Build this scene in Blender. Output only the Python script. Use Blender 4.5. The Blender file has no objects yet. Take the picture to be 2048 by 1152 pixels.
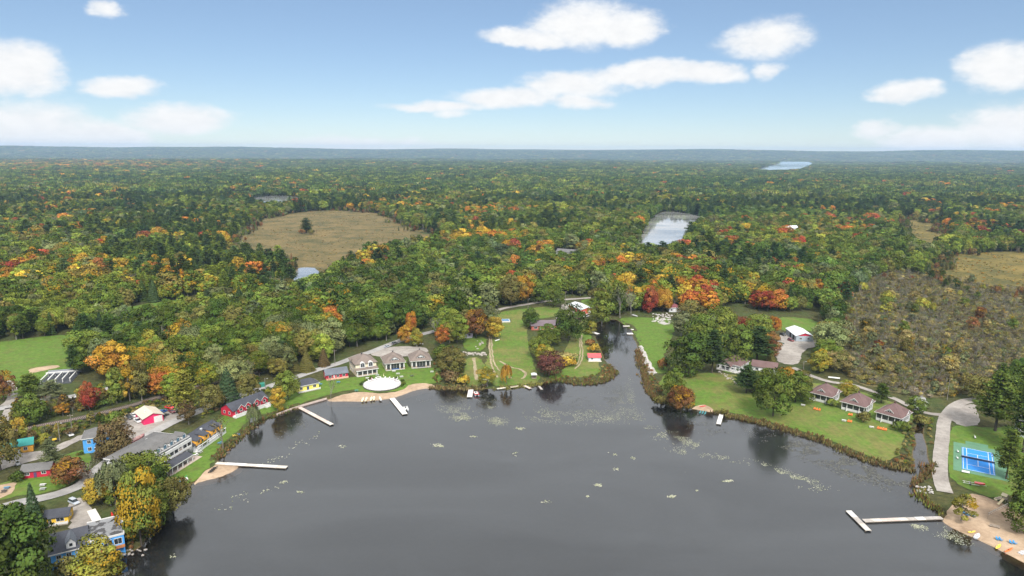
import bpy, bmesh, math, random
import numpy as np
from mathutils import Vector, Matrix
from mathutils.geometry import delaunay_2d_cdt

R = math.radians
scene = bpy.context.scene
COL = scene.collection

# ------------------------------------------------------------------ camera
CAM_H = 125.0
FPX = 1365.0                       # focal length in pixels of a 2048 px wide frame
PITCH, ROLL = R(11.4), R(0.30)
_F = Vector((0, math.cos(PITCH), -math.sin(PITCH)))
_H = Vector((1, 0, 0))
_U = _H.cross(_F)
_R = _H * math.cos(ROLL) + _U * math.sin(ROLL)
_U2 = -_H * math.sin(ROLL) + _U * math.cos(ROLL)
cam_data = bpy.data.cameras.new('camera')
cam_data.sensor_width = 36.0
cam_data.lens = 36.0 * FPX / 2048
cam_data.clip_start = 1.0
cam_data.clip_end = 60000
cam = bpy.data.objects.new('camera', cam_data)
COL.objects.link(cam)
cam.matrix_world = Matrix(((_R.x, _U2.x, -_F.x, 0), (_R.y, _U2.y, -_F.y, 0), (_R.z, _U2.z, -_F.z, CAM_H), (0, 0, 0, 1)))
scene.camera = cam

# ------------------------------------------------------------------ sky
def ray(px, py):
    return (_F + _R * ((px - 1024) / FPX) - _U2 * ((py - 576) / FPX)).normalized()

SUN_EL, SUN_AZ = R(48), R(168)      # azimuth clockwise from +Y (the way the camera looks)
world = bpy.data.worlds.new('World')
scene.world = world
world.use_nodes = True
SKY_STRENGTH = 0.046

def build_sky():
    nt = world.node_tree
    nt.nodes.clear()
    N = nt.nodes.new
    L = nt.links.new
    out = N('ShaderNodeOutputWorld')
    bg = N('ShaderNodeBackground')
    bg.inputs['Strength'].default_value = SKY_STRENGTH
    L(bg.outputs[0], out.inputs[0])
    sky = N('ShaderNodeTexSky')
    sky.sky_type = 'NISHITA'
    sky.sun_disc = False
    sky.sun_elevation = SUN_EL
    sky.sun_rotation = SUN_AZ
    sky.altitude = 200
    sky.air_density = 0.85
    sky.dust_density = 0.0
    sky.ozone_density = 3.0
    def math_(op, a, b=None, c=None, clamp=False):
        n = N('ShaderNodeMath'); n.operation = op; n.use_clamp = clamp
        for i, v in enumerate((a, b, c)):
            if v is None: continue
            if isinstance(v, (int, float)): n.inputs[i].default_value = v
            else: L(v, n.inputs[i])
        return n.outputs[0]
    tc = N('ShaderNodeTexCoord')
    sep = N('ShaderNodeSeparateXYZ'); L(tc.outputs['Generated'], sep.inputs[0])
    x, y, z = sep.outputs
    az = math_('ARCTAN2', x, y)
    el = math_('ARCSINE', z)
    # billowing distortion of the cloud outlines
    comb = N('ShaderNodeCombineXYZ')
    L(az, comb.inputs[0]); L(math_('MULTIPLY', el, 1.8), comb.inputs[1])
    def noise(scale, detail, off):
        n = N('ShaderNodeTexNoise'); n.inputs['Scale'].default_value = scale
        n.inputs['Detail'].default_value = detail; n.inputs['Roughness'].default_value = 0.62
        m = N('ShaderNodeVectorMath'); m.operation = 'ADD'; m.inputs[1].default_value = off
        L(comb.outputs[0], m.inputs[0]); L(m.outputs[0], n.inputs['Vector'])
        return n.outputs['Fac']
    n1 = math_('SUBTRACT', noise(11, 8, (3, 1, 0)), 0.5)
    n2 = math_('SUBTRACT', noise(11, 8, (17, 5, 4)), 0.5)
    n3 = noise(38, 7, (8, 2, 2))
    azd = math_('ADD', az, math_('MULTIPLY', n1, 0.09))
    eld = math_('ADD', el, math_('MULTIPLY', n2, 0.030))
    # (px, py, half width px, half height up, half height down, opacity)
    lobes = [
        (1170, 55, 105, 48, 36, 1), (1250, 60, 75, 32, 28, 1), (1060, 78, 100, 20, 16, 1),
        (1535, 78, 88, 36, 32, .85), (1530, 140, 30, 16, 16, .6),
        (1290, 148, 120, 24, 22, 1), (1400, 146, 90, 20, 20, 1), (1150, 172, 110, 28, 26, .95),
        (1020, 196, 120, 22, 20, .95), (880, 212, 110, 12, 10, .8), (1160, 206, 70, 14, 14, .8), (900, 226, 40, 10, 10, .5),
        (45, 142, 85, 42, 36, 1), (-40, 140, 90, 46, 40, 1), (240, 178, 78, 20, 17, .95), (215, 20, 45, 12, 12, .75),
        (80, 262, 130, 46, 40, 1), (230, 272, 90, 24, 26, .95), (370, 240, 105, 26, 24, 1), (-40, 268, 90, 50, 40, 1),
        (2010, 135, 100, 38, 32, 1), (1810, 184, 80, 18, 18, .9), (2010, 258, 130, 40, 48, 1), (1860, 285, 110, 26, 26, .9), (1760, 258, 50, 16, 14, .7),
        (720, 288, 170, 14, 14, .55), (2120, 250, 120, 50, 50, 1),
    ]
    cov = None
    for (px, py, hw, hu, hd, op) in lobes:
        d = ray(px, py)
        a0 = math.atan2(d.x, d.y); e0 = math.asin(d.z)
        d2 = ray(px + hw, py); wa = abs(math.atan2(d2.x, d2.y) - a0)
        eu = hu / FPX; ed = hd / FPX
        dx = math_('DIVIDE', math_('SUBTRACT', azd, a0), wa * 1.12)
        dy0 = math_('SUBTRACT', eld, e0)
        dy = math_('ADD', math_('DIVIDE', math_('MAXIMUM', dy0, 0.0), eu * 1.15), math_('DIVIDE', math_('MINIMUM', dy0, 0.0), ed * 1.1))
        r2 = math_('ADD', math_('MULTIPLY', dx, dx), math_('MULTIPLY', dy, dy))
        m = math_('MULTIPLY', math_('SUBTRACT', 1.0, r2), op)
        cov = m if cov is None else math_('SMOOTH_MAX', cov, m, 0.25)
    mr = N('ShaderNodeMapRange'); mr.interpolation_type = 'SMOOTHERSTEP'
    mr.inputs[1].default_value = -0.34; mr.inputs[2].default_value = 0.95
    L(math_('ADD', cov, math_('MULTIPLY', math_('SUBTRACT', n3, 0.5), 0.85)), mr.inputs[0])
    near = mr.outputs[0]
    # broken cloud over the rest of the sky, on a layer overhead
    zc = math_('MAXIMUM', z, 0.06)
    lay = N('ShaderNodeCombineXYZ'); L(math_('DIVIDE', x, zc), lay.inputs[0]); L(math_('DIVIDE', y, zc), lay.inputs[1])
    nn = N('ShaderNodeTexNoise'); nn.inputs['Scale'].default_value = 0.9; nn.inputs['Detail'].default_value = 7; nn.inputs['Roughness'].default_value = 0.55
    L(lay.outputs[0], nn.inputs['Vector'])
    mr2 = N('ShaderNodeMapRange'); mr2.interpolation_type = 'SMOOTHSTEP'
    mr2.inputs[1].default_value = 0.16; mr2.inputs[2].default_value = 0.42
    L(nn.outputs['Fac'], mr2.inputs[0])
    up = N('ShaderNodeMapRange'); up.interpolation_type = 'SMOOTHSTEP'
    up.inputs[1].default_value = R(12); up.inputs[2].default_value = R(17)
    L(el, up.inputs[0])
    cover = math_('MULTIPLY', mr2.outputs[0], up.outputs[0])
    total = math_('MAXIMUM', near, cover)
    mix = N('ShaderNodeMix'); mix.data_type = 'RGBA'
    L(total, mix.inputs[0])
    cc = N('ShaderNodeMix'); cc.data_type = 'RGBA'
    cc.inputs[6].default_value = (8.0, 8.15, 8.4, 1); cc.inputs[7].default_value = (10.4, 10.35, 10.2, 1)
    L(n3, cc.inputs[0])
    boost = N('ShaderNodeMix'); boost.data_type = 'RGBA'; boost.blend_type = 'MULTIPLY'; boost.inputs[0].default_value = 1.0
    up2 = N('ShaderNodeMapRange'); up2.interpolation_type = 'SMOOTHSTEP'; up2.inputs[1].default_value = R(8); up2.inputs[2].default_value = R(30); up2.inputs[3].default_value = 1.0; up2.inputs[4].default_value = 1.4  # higher cloud, mostly above the view, brightened to lift the lake's sheen
    L(el, up2.inputs[0]); L(cc.outputs[2], boost.inputs[6]); L(up2.outputs[0], boost.inputs[7])
    tn = N('ShaderNodeMix'); tn.data_type = 'RGBA'; tn.blend_type = 'MULTIPLY'; tn.inputs[0].default_value = 1.0; tn.inputs[7].default_value = (1.02, 1.02, 1.03, 1)
    pl = N('ShaderNodeMix'); pl.data_type = 'RGBA'; pl.inputs[0].default_value = .28; pl.inputs[7].default_value = (4.2, 6.0, 8.2, 1)
    L(sky.outputs[0], tn.inputs[6]); L(tn.outputs[2], pl.inputs[6]); L(pl.outputs[2], mix.inputs[6]); L(boost.outputs[2], mix.inputs[7])
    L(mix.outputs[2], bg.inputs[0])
build_sky()

# ------------------------------------------------------------------ sun behind thin cloud
sun_data = bpy.data.lights.new('sun', 'SUN')
sun_data.energy = 2.3
sun_data.angle = R(15)
sun_data.color = (1.0, 0.95, 0.88)
sun = bpy.data.objects.new('sun', sun_data)
COL.objects.link(sun)
_sd = Vector((math.sin(SUN_AZ) * math.cos(SUN_EL), math.cos(SUN_AZ) * math.cos(SUN_EL), math.sin(SUN_EL)))
sun.rotation_euler = _sd.to_track_quat('Z', 'Y').to_euler()
sun.location = (0, 0, 300)

vs = scene.view_settings
vs.view_transform = 'Standard'
vs.look = 'None'
vs.exposure = 1.2
vs.gamma = 1.0
vs.use_curve_mapping = False
cy = scene.cycles
cy.max_bounces = 5
cy.diffuse_bounces = 2
cy.glossy_bounces = 2
cy.transmission_bounces = 2
cy.transparent_max_bounces = 6
cy.volume_bounces = 0
cy.use_denoising = True
cy.use_adaptive_sampling = True
cy.adaptive_threshold = 0.02
cy.caustics_reflective = False
cy.caustics_refractive = False
cy.sample_clamp_indirect = 4

# ------------------------------------------------------------------ pixel (2048 x 1152 photo) to ground
LAND = 0.8
def G(px, py, z=LAND):
    d = _F + _R * ((px - 1024) / FPX) - _U2 * ((py - 576) / FPX)
    t = (CAM_H - z) / -d.z
    return Vector((d.x * t, d.y * t, z))
def GP(pts, z=LAND):
    return np.array([G(x, y, z)[:2] for x, y in pts])
def depth_of(p):
    return (Vector(p) - Vector((0, 0, CAM_H))).dot(_F)
def mpp(p):                        # metres per photo pixel at a point
    return depth_of(p) / FPX
def project(P):
    Q = np.asarray(P, float) - np.array([0, 0, CAM_H])
    f = Q @ np.array(_F); r = Q @ np.array(_R); u = Q @ np.array(_U2)
    return 1024 + FPX * r / f, 576 - FPX * u / f, f

def in_poly(P, poly):
    x, y = P[:, 0], P[:, 1]
    c = np.zeros(len(P), bool)
    n = len(poly)
    for i in range(n):
        x0, y0 = poly[i]; x1, y1 = poly[(i + 1) % n]
        if y0 == y1: continue
        t = ((y0 > y) != (y1 > y)) & (x < (x1 - x0) * (y - y0) / (y1 - y0) + x0)
        c ^= t
    return c
def dist_line(P, line, closed=False):
    d = np.full(len(P), 1e18)
    n = len(line)
    for i in range(n if closed else n - 1):
        a = np.asarray(line[i]); b = np.asarray(line[(i + 1) % n])
        ab = b - a
        t = np.clip(((P - a) @ ab) / max(ab @ ab, 1e-9), 0, 1)
        q = P - (a + t[:, None] * ab)
        d = np.minimum(d, q[:, 0] ** 2 + q[:, 1] ** 2)
    return np.sqrt(d)
def sdf(P, poly):                  # positive inside
    d = dist_line(P, poly, True)
    return np.where(in_poly(P, poly), d, -d)
def smooth(poly, it=1, closed=True):
    p = np.asarray(poly, float)
    for _ in range(it):
        if closed:
            q = np.roll(p, -1, 0)
            p = np.stack([p * .75 + q * .25, p * .25 + q * .75], 1).reshape(-1, 2)
        else:
            a, b = p[:-1], p[1:]
            m = np.stack([a * .75 + b * .25, a * .25 + b * .75], 1).reshape(-1, 2)
            p = np.vstack([p[:1], m, p[-1:]])
    return p
def sstep(a, b, x):
    t = np.clip((x - a) / (b - a), 0, 1)
    return t * t * (3 - 2 * t)
_tab = np.random.default_rng(5).random((256, 256))
def vnoise(x, y):
    xi = np.floor(x).astype(int); yi = np.floor(y).astype(int)
    u = x - xi; v = y - yi
    u = u * u * (3 - 2 * u); v = v * v * (3 - 2 * v)
    g = lambda i, j: _tab[i & 255, j & 255]
    return (g(xi, yi) * (1 - u) + g(xi + 1, yi) * u) * (1 - v) + (g(xi, yi + 1) * (1 - u) + g(xi + 1, yi + 1) * u) * v
def fbm(x, y, o=4):
    s = 0; a = .5
    for k in range(o):
        s = s + a * vnoise(x * 2 ** k + 17.3 * k, y * 2 ** k + 5.1 * k); a *= .5
    return s / (1 - .5 ** o)

# ------------------------------------------------------------------ materials
MATS = {}
class NT:
    def __init__(s, name):
        s.m = bpy.data.materials.new(name); s.m.use_nodes = True
        s.t = s.m.node_tree; s.t.nodes.clear()
        s.out = s.n('ShaderNodeOutputMaterial')
    def n(s, typ, **kw):
        nd = s.t.nodes.new(typ)
        for k, v in kw.items(): setattr(nd, k, v)
        return nd
    def l(s, a, b): s.t.links.new(a, b)
    def val(s, sock, v):
        if hasattr(v, 'node'): s.l(v, sock)
        else: sock.default_value = v
    def noise(s, scale, detail=4, rough=.55, coord='Object', vec=None, dist=0):
        nd = s.n('ShaderNodeTexNoise')
        nd.inputs['Scale'].default_value = scale; nd.inputs['Detail'].default_value = detail
        nd.inputs['Roughness'].default_value = rough; nd.inputs['Distortion'].default_value = dist
        s.l(vec if vec is not None else s.coord(coord), nd.inputs['Vector'])
        return nd.outputs['Fac']
    def coord(s, c='Object'):
        if c == 'Position':
            return s.n('ShaderNodeNewGeometry').outputs['Position']
        return s.n('ShaderNodeTexCoord').outputs[c]
    def ramp(s, fac, stops, interp='LINEAR'):
        nd = s.n('ShaderNodeValToRGB'); cr = nd.color_ramp; cr.interpolation = interp
        while len(cr.elements) < len(stops): cr.elements.new(.5)
        for e, (p, c) in zip(cr.elements, stops):
            e.position = p; e.color = (*c, 1) if len(c) == 3 else c
        s.val(nd.inputs[0], fac)
        return nd.outputs[0]
    def mix(s, fac, a, b, blend='MIX'):
        nd = s.n('ShaderNodeMix', data_type='RGBA', blend_type=blend)
        s.val(nd.inputs[0], fac)
        for sk, v in ((nd.inputs[6], a), (nd.inputs[7], b)):
            s.val(sk, (*v, 1) if isinstance(v, tuple) and len(v) == 3 else v)
        return nd.outputs[2]
    def math(s, op, a, b=0.0, clamp=False):
        nd = s.n('ShaderNodeMath', operation=op, use_clamp=clamp)
        s.val(nd.inputs[0], a); s.val(nd.inputs[1], b)
        return nd.outputs[0]
    def mapr(s, v, a, b, c=0.0, d=1.0):
        nd = s.n('ShaderNodeMapRange', interpolation_type='SMOOTHSTEP')
        s.val(nd.inputs[0], v)
        for i, q in enumerate((a, b, c, d)): nd.inputs[i + 1].default_value = q
        return nd.outputs[0]
    def bsdf(s, color, rough=.8, spec=.3, metal=0.0, bump=None, bstr=.3, bdist=.05):
        b = s.n('ShaderNodeBsdfPrincipled')
        s.val(b.inputs['Base Color'], (*color, 1) if isinstance(color, tuple) and len(color) == 3 else color)
        s.val(b.inputs['Roughness'], rough); s.val(b.inputs['Specular IOR Level'], spec); b.inputs['Metallic'].default_value = metal
        if bump is not None:
            bp = s.n('ShaderNodeBump'); bp.inputs['Strength'].default_value = bstr; bp.inputs['Distance'].default_value = bdist
            s.l(bump, bp.inputs['Height']); s.l(bp.outputs[0], b.inputs['Normal'])
        s.l(b.outputs[0], s.out.inputs[0])
        return b
def paint(name, c, rough=.6, var=.12, scale=.7, spec=.3, metal=0.0):
    """weathered paint / board / metal of one colour"""
    if name in MATS: return MATS[name]
    t = NT(name)
    n = t.noise(scale, 5, .6, 'Position')
    n2 = t.noise(scale * 9, 3, .6, 'Position')
    f = t.math('ADD', t.math('MULTIPLY', n, .7), t.math('MULTIPLY', n2, .3))
    lo = tuple(max(0, q * (1 - 1.6 * var)) for q in c); hi = tuple(min(1, q * (1 + var)) for q in c)
    col = t.ramp(f, [(.3, lo), (.7, hi)])
    t.bsdf(col, rough, spec, metal, n2, .15, .03)
    MATS[name] = t.m
    return t.m

# ------------------------------------------------------------------ layout of the land (read off the photo, stored as ground positions)
lake_px = [(196,1142),(245,1112),(279,1098),(293,1081),(295,1062),(312,1052),(318,1036),(338,1024),(364,1000),(378,981),(387,967),(411,960),(440,954),(470,940),(478,933),
 (452,926),(437,921),(441,914),(450,902),(468,885),(484,871),(501,855),(525,840),(552,830),(577,821),(597,814),(625,806),(653,799),(660,803),(693,802),(726,803),(767,799),(784,796),(801,791),
 (826,781),(852,776),(888,776),(916,777),(936,778),(963,777),(994,779),(1039,773),(1066,774),(1083,769),(1093,762),(1121,760),(1148,766),(1193,767),(1220,757),(1231,742),(1224,730),(1211,724),
 (1207,712),(1200,694),(1189,671),(1186,658),(1190,647),(1204,642),(1230,638),(1241,645),(1251,651),(1264,660),(1264,671),(1273,688),(1277,701),(1279,718),(1288,746),(1293,770),(1302,792),(1319,805),
 (1346,813),(1384,817),(1425,824),(1442,831),(1476,837),(1521,846),(1555,856),(1613,872),(1664,890),(1716,914),(1760,930),(1800,938),(1828,940),(1832,930),(1826,916),(1826,901),(1834,885),(1828,869),(1835,848),
 (1839,838),(1851,838),(1847,852),(1844,869),(1853,893),(1853,910),(1859,930),(1857,947),(1836,962),(1829,972),(1831,982),(1837,992),(1853,1005),(1869,1015),(1881,1036),(1896,1050),(1917,1061),(1949,1075),(1980,1089),(2019,1109),(2048,1124),(2130,1165)]
LAKE = np.vstack([smooth(GP(lake_px, 0.0), 1, False), [(190, 60), (260, -400), (-120, -400), (-90, 60)], GP([(120, 1195)], 0.0)])

def blob(px): return smooth(GP(px), 2)
POND = {   # small waters
 'mill_pond': blob([(1272,512),(1281,462),(1300,441),(1318,424),(1360,424),(1408,434),(1402,450),(1378,466),(1376,500),(1330,512)]),
 'bog_pool': blob([(580,584),(590,538),(612,535),(638,538),(648,580),(616,588)]),
 'far_pond': blob([(488,412),(506,394),(560,391),(604,395),(604,414),(540,419)]),
 'far_lake': blob([(1496,342),(1550,327),(1572,320),(1632,323),(1614,341),(1560,345)]),
 'marsh_pond': blob([(1712,410),(1740,402),(1764,408),(1750,420)]),
 'creek_pool': blob([(1822,803),(1832,795),(1851,797),(1856,812),(1848,822),(1832,818)]),
}
bog = blob([(430,508),(485,466),(505,440),(600,423),(690,420),(765,426),(808,446),(840,464),(905,468),(885,496),(800,505),(730,520),(680,545),(655,570),(600,585),(575,555),(560,530),(500,520)])
marsh_r = blob([(1840,535),(1880,512),(1960,505),(2060,503),(2200,520),(2200,610),(2060,604),(1990,592),(1870,580)])
marsh_r2 = blob([(1785,445),(1800,436),(1850,440),(1910,462),(1900,500),(1850,512),(1800,480)])
fairway = blob([(215,645),(240,618),(300,606),(380,596),(480,588),(486,604),(400,622),(320,645),(260,660)])
field_left = blob([(-120,700),(0,684),(90,672),(166,668),(170,690),(160,735),(100,765),(20,800),(-120,800)])
swamp = blob([(1672,690),(1690,620),(1720,565),(1790,545),(1870,556),(2060,590),(2250,600),(2250,770),(2060,762),(1935,786),(1870,798),(1800,788),(1740,772),(1690,756)])
FAR_OPEN = [blob([(cx - w, cy), (cx - w * .5, cy - h), (cx + w * .3, cy - h * .8), (cx + w, cy - h * .2), (cx + w * .6, cy + h), (cx - w * .4, cy + h * 1.2)]) for cx, cy, w, h in ((470, 388, 60, 5), (700, 378, 40, 4), (250, 372, 50, 4), (1650, 398, 50, 5), (980, 362, 60, 3), (1300, 352, 70, 3), (560, 350, 50, 2.5), (1830, 378, 50, 4), (1420, 380, 36, 4), (120, 396, 50, 5), (1130, 402, 40, 5), (1980, 352, 50, 3))]
orange_band = blob([(-300,345),(-300,322),(0,318),(330,318),(340,330),(60,342)])

roads = {   # name: (centre line px, width m)
 'road_left': ([(-160,842),(0,818),(39,810),(88,801),(137,795),(166,788),(195,781),(221,777),(262,768),(300,757)], 6.0),
 'field_path': ([(8,812),(22,802),(27,785),(22,770),(12,761),(-30,768)], 4.2),
 'side_path': ([(20,816),(10,836),(4,850),(-30,862)], 4.0),
 'resort_drive': ([(-80,1040),(0,1016),(47,1003),(94,995),(142,980),(168,967),(200,935),(235,910),(267,892),(302,868),(329,852),(366,835),(396,824),(423,811),(454,799),(480,792),(513,781),(548,770),(600,752),(640,738),(679,727),(718,711),(743,704),(767,694),(792,684),(830,672),(900,655)], 5.6),
 'upper_road': ([(940,650),(975,628),(1000,618),(1040,611),(1090,603),(1120,600),(1180,596),(1225,592),(1300,590)], 5.0),
 'cottage_lane': ([(1585,735),(1600,742),(1622,752),(1660,765),(1700,768),(1742,782),(1790,797),(1832,820),(1858,828),(1885,830)], 3.6),
 'beach_road': ([(1965,799),(1935,801),(1912,810),(1898,824),(1887,842),(1886,870),(1881,905),(1879,940),(1882,965),(1890,985)], 5.4),
}
gravel_areas = {
 'gravel_yard': [(228,850),(246,832),(275,822),(330,818),(362,830),(372,838),(330,858),(300,875),(268,900),(244,884),(254,866)],
 'parking_strip': [(735,710),(762,697),(800,692),(852,694),(860,706),(820,713),(770,715)],
 'cabin_yard': [(134,1012),(150,995),(176,1000),(186,1022),(196,1046),(176,1058),(150,1062),(136,1052)],
 'dirt_lane': [(-40,928),(0,915),(40,906),(85,903),(128,886),(164,868),(172,876),(130,896),(96,912),(60,925),(0,940),(-40,950)],
 'boat_yard': [(1556,672),(1576,664),(1612,676),(1640,684),(1632,694),(1612,698),(1602,712),(1596,730),(1560,728),(1550,712)],
 'turnaround': [(1900,828),(1925,812),(1950,806),(1956,830),(1962,850),(1940,855),(1905,846)],
 'driveway': [(1118,610),(1150,606),(1160,618),(1130,640),(1120,645),(1106,640),(1130,626)],
}
lawns = {
 'field_left': None,
 'shore_lawn': [(345,1000),(372,968),(392,958),(425,928),(440,905),(480,866),(520,836),(575,815),(650,791),(700,778),(724,785),(800,782),(840,768),(886,764),(884,735),(862,736),(818,738),(812,716),(758,722),(752,752),(690,756),(650,758),(600,778),(540,800),(470,815),(430,845),(385,885),(352,935),(330,985)],
 'garden_lawn': [(-40,985),(0,965),(45,955),(100,925),(160,898),(182,906),(170,950),(130,975),(90,985),(40,992),(-40,1012)],
 'garden_patch': [(272,884),(268,866),(280,872),(276,888)],
 'long_lawn': [(975,772),(968,740),(978,700),(984,660),(992,630),(1010,622),(1060,616),(1118,610),(1120,632),(1062,640),(1052,665),(1060,700),(1070,740),(1084,764),(1040,770)],
 'strip_lawn': [(928,772),(930,740),(926,716),(962,714),(972,735),(968,772)],
 'rear_lawn': [(926,702),(928,672),(972,672),(974,702)],
 'point_lawn': [(1090,760),(1110,735),(1130,700),(1140,680),(1152,660),(1164,640),(1182,640),(1180,665),(1188,695),(1196,722),(1204,742),(1180,756),(1130,754)],
 'road_lawn': [(1160,600),(1180,598),(1196,604),(1186,625),(1170,615)],
 'channel_lawn': [(1236,637),(1270,634),(1300,636),(1345,636),(1350,655),(1340,690),(1322,720),(1338,740),(1324,748),(1308,745),(1290,712),(1274,680),(1266,660),(1250,648)],
 'point_garden': [(1330,745),(1350,740),(1372,748),(1440,745),(1480,752),(1500,790),(1540,800),(1600,790),(1640,796),(1700,815),(1780,835),(1812,850),(1806,890),(1790,920),(1765,922),(1720,906),(1664,882),(1613,864),(1555,848),(1520,838),(1476,828),(1440,822),(1384,808),(1350,800),(1330,790),(1316,775)],
 'cottage_lawn': [(1596,792),(1604,764),(1650,768),(1700,776),(1760,796),(1818,816),(1832,834),(1814,856),(1780,838),(1700,818),(1640,800)],
 'shed_lawn': [(1556,662),(1550,640),(1570,633),(1640,640),(1634,664),(1610,660)],
 'court_lawn': [(1896,855),(1935,850),(1975,858),(2040,850),(2100,870),(2100,960),(2050,985),(1990,1000),(1940,980),(1905,965),(1894,930)],
 'house_lawn': [(1440,722),(1470,705),(1530,702),(1546,720),(1500,735),(1450,750)],
}
beaches = {
 'beach_hotel': [(384,969),(400,950),(425,932),(445,922),(480,928),(484,936),(474,944),(440,958),(411,964)],
 'beach_pool': [(648,800),(680,790),(722,783),(762,788),(800,781),(822,768),(860,766),(874,772),(852,780),(826,786),(801,796),(767,804),(726,808),(690,807),(660,808)],
 'beach_right': [(1884,1036),(1902,1010),(1930,985),(1980,995),(2048,1030),(2140,1065),(2150,1180),(2048,1132),(2019,1117),(1980,1097),(1949,1083),(1917,1069),(1896,1058)],
 'beach_landing': [(1384,812),(1404,808),(1426,814),(1426,826),(1400,826),(1386,822)],
 'rock_bank': [(1278,690),(1284,704),(1296,722),(1308,738),(1312,748),(1300,752),(1290,735),(1282,716)],
 'play_sand': [(56,742),(62,737),(100,731),(120,731),(120,735),(80,743),(60,748)],
 'picnic_sand': [(-20,975),(10,967),(34,964),(32,975),(20,990),(-20,1005)],
}
def line_px(pts): return smooth(GP(pts), 2, False)
ROADS = {k: (line_px(p), w) for k, (p, w) in roads.items()}
rail_line = line_px([(-60,880),(60,857),(105,848),(156,839),(207,826),(260,813),(305,799),(351,786),(420,768),(520,745)])

# ------------------------------------------------------------------ terrain
def lake_sd(P): return -sdf(P, LAKE)          # positive on land
def H(P):
    P = np.asarray(P, float)
    x, y = P[:, 0], P[:, 1]
    z = np.full(len(P), LAND)
    near = (y < 620) & (np.abs(x) < 420)
    if near.any():
        d = lake_sd(P[near])
        sandy = np.full(near.sum(), 1e9)
        for k in ('beach_hotel', 'beach_pool', 'beach_right', 'beach_landing'):
            sandy = np.minimum(sandy, dist_line(P[near], GP(beaches[k]), True) * ~in_poly(P[near], GP(beaches[k])))
        w = 2.2 + 7 * (1 - sstep(0, 8, sandy))
        zz = np.where(d > 0, LAND * sstep(-.15, 1, d / w), -np.minimum(2.6, -d * .2))
        zz = np.where((d > 0) & (zz < .02), .02, zz)
        z[near] = zz
    far = y > 620
    if far.any():
        xf, yf = x[far], y[far]
        r = np.hypot(xf, yf)
        flat = np.full(far.sum(), 1e9)
        Pf = P[far]
        for kq, q in list(POND.items()) + [('', bog), ('', marsh_r), ('', marsh_r2)] + [('', q) for q in FAR_OPEN]:
            s = dist_line(Pf, q, True); s[in_poly(Pf, q)] = 0
            if kq in ('far_lake', 'far_pond'): s = s / (6 if kq == 'far_lake' else 2.5)
            flat = np.minimum(flat, s)
        amp = 14 * sstep(700, 3000, r) + 22 * sstep(3000, 8000, r)
        n = fbm(xf / 520 + 9, yf / 520 + 4, 3) - .42
        nb = fbm(xf / 2600 + 2, yf / 1900 + 7, 2) - .5
        hz = (n * amp * 1.2 + nb * 40 * sstep(2500, 7000, r)) * sstep(10, 220, flat)
        a = np.arctan2(xf, yf)
        ridge = 66 + 125 * fbm(a * 3.1 + 3, a * 0 + 1.5, 2) + 40 * fbm(a * 11 + 3, r / 2500, 3)
        hz = hz * (1 - sstep(8500, 12000, r)) + ridge * sstep(11000, 15800, r) - 20 * sstep(6000, 9500, r) * (1 - sstep(11000, 15800, r))
        hz = hz + 34 * fbm(a * 5 + 11, a * 0 + 3.3, 3) * np.exp(-((r - 9300) / 800) ** 2)
        z[far] = LAND + np.maximum(hz, -30)
    return z

def mesh_obj(name, V, F, mat, parent=None, smooth_=False):
    me = bpy.data.meshes.new(name)
    V = np.asarray(V, np.float32); F = np.asarray(F, np.int32)
    k = F.shape[1]
    me.vertices.add(len(V)); me.vertices.foreach_set('co', V.ravel())
    me.loops.add(F.size); me.loops.foreach_set('vertex_index', F.ravel())
    me.polygons.add(len(F)); me.polygons.foreach_set('loop_start', np.arange(0, F.size, k, dtype=np.int32))
    me.polygons.foreach_set('loop_total', np.full(len(F), k, np.int32))
    if smooth_: me.polygons.foreach_set('use_smooth', np.ones(len(F), bool))
    me.update(calc_edges=True)
    if mat: me.materials.append(mat)
    o = bpy.data.objects.new(name, me)
    COL.objects.link(o)
    if parent: o.parent = parent
    return o
def structure(o): o['kind'] = 'structure'; return o
def grid_faces(nx, ny):
    i = np.arange(nx * ny).reshape(ny, nx)
    return np.stack([i[:-1, :-1], i[:-1, 1:], i[1:, 1:], i[1:, :-1]], -1).reshape(-1, 4)

def m_ground():
    t = NT('forest_floor')
    pos = t.coord('Position')
    a = t.noise(.045, 6, .6, vec=pos); b = t.noise(.5, 5, .65, vec=pos); c = t.noise(3.0, 3, .6, vec=pos)
    c1 = t.ramp(b, [(.28, (.030, .026, .014)), (.5, (.060, .062, .022)), (.72, (.10, .088, .034))])
    c2 = t.ramp(b, [(.28, (.034, .045, .015)), (.5, (.055, .075, .022)), (.75, (.095, .095, .04))])
    col = t.mix(t.mapr(a, .42, .6), c1, c2)
    # mud and sand under the water line
    sep = t.n('ShaderNodeSeparateXYZ'); t.l(pos, sep.inputs[0])
    bed = t.ramp(b, [(.3, (.07, .048, .022)), (.7, (.19, .13, .06))])
    col = t.mix(t.mapr(sep.outputs[2], -.05, .25, 1, 0), col, bed)
    t.bsdf(col, .95, .15, bump=t.math('ADD', b, c), bstr=.8, bdist=.35)
    return t.m
xs = np.concatenate([-330 - np.cumsum(1.6 * 1.16 ** np.arange(1, 50))[::-1], np.arange(-330, 331, 1.65), 330 + np.cumsum(1.6 * 1.16 ** np.arange(1, 50))])
ys = np.concatenate([[-1500, -700, -300, -100, 0, 60, 110, 140], np.arange(150, 570, 1.65), 570 + np.cumsum(1.7 * 1.03 ** np.arange(1, 195))])
ys = ys[ys < 17000]; xs = xs[np.abs(xs) < 16000]
XX, YY = np.meshgrid(xs, ys)
PP = np.stack([XX.ravel(), YY.ravel()], 1)
zz = H(PP)
rough_ = (fbm(PP[:, 0] / 3, PP[:, 1] / 3, 2) - .5) * .16 * (zz > .75) * (np.hypot(PP[:, 0], PP[:, 1]) < 900)
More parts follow.
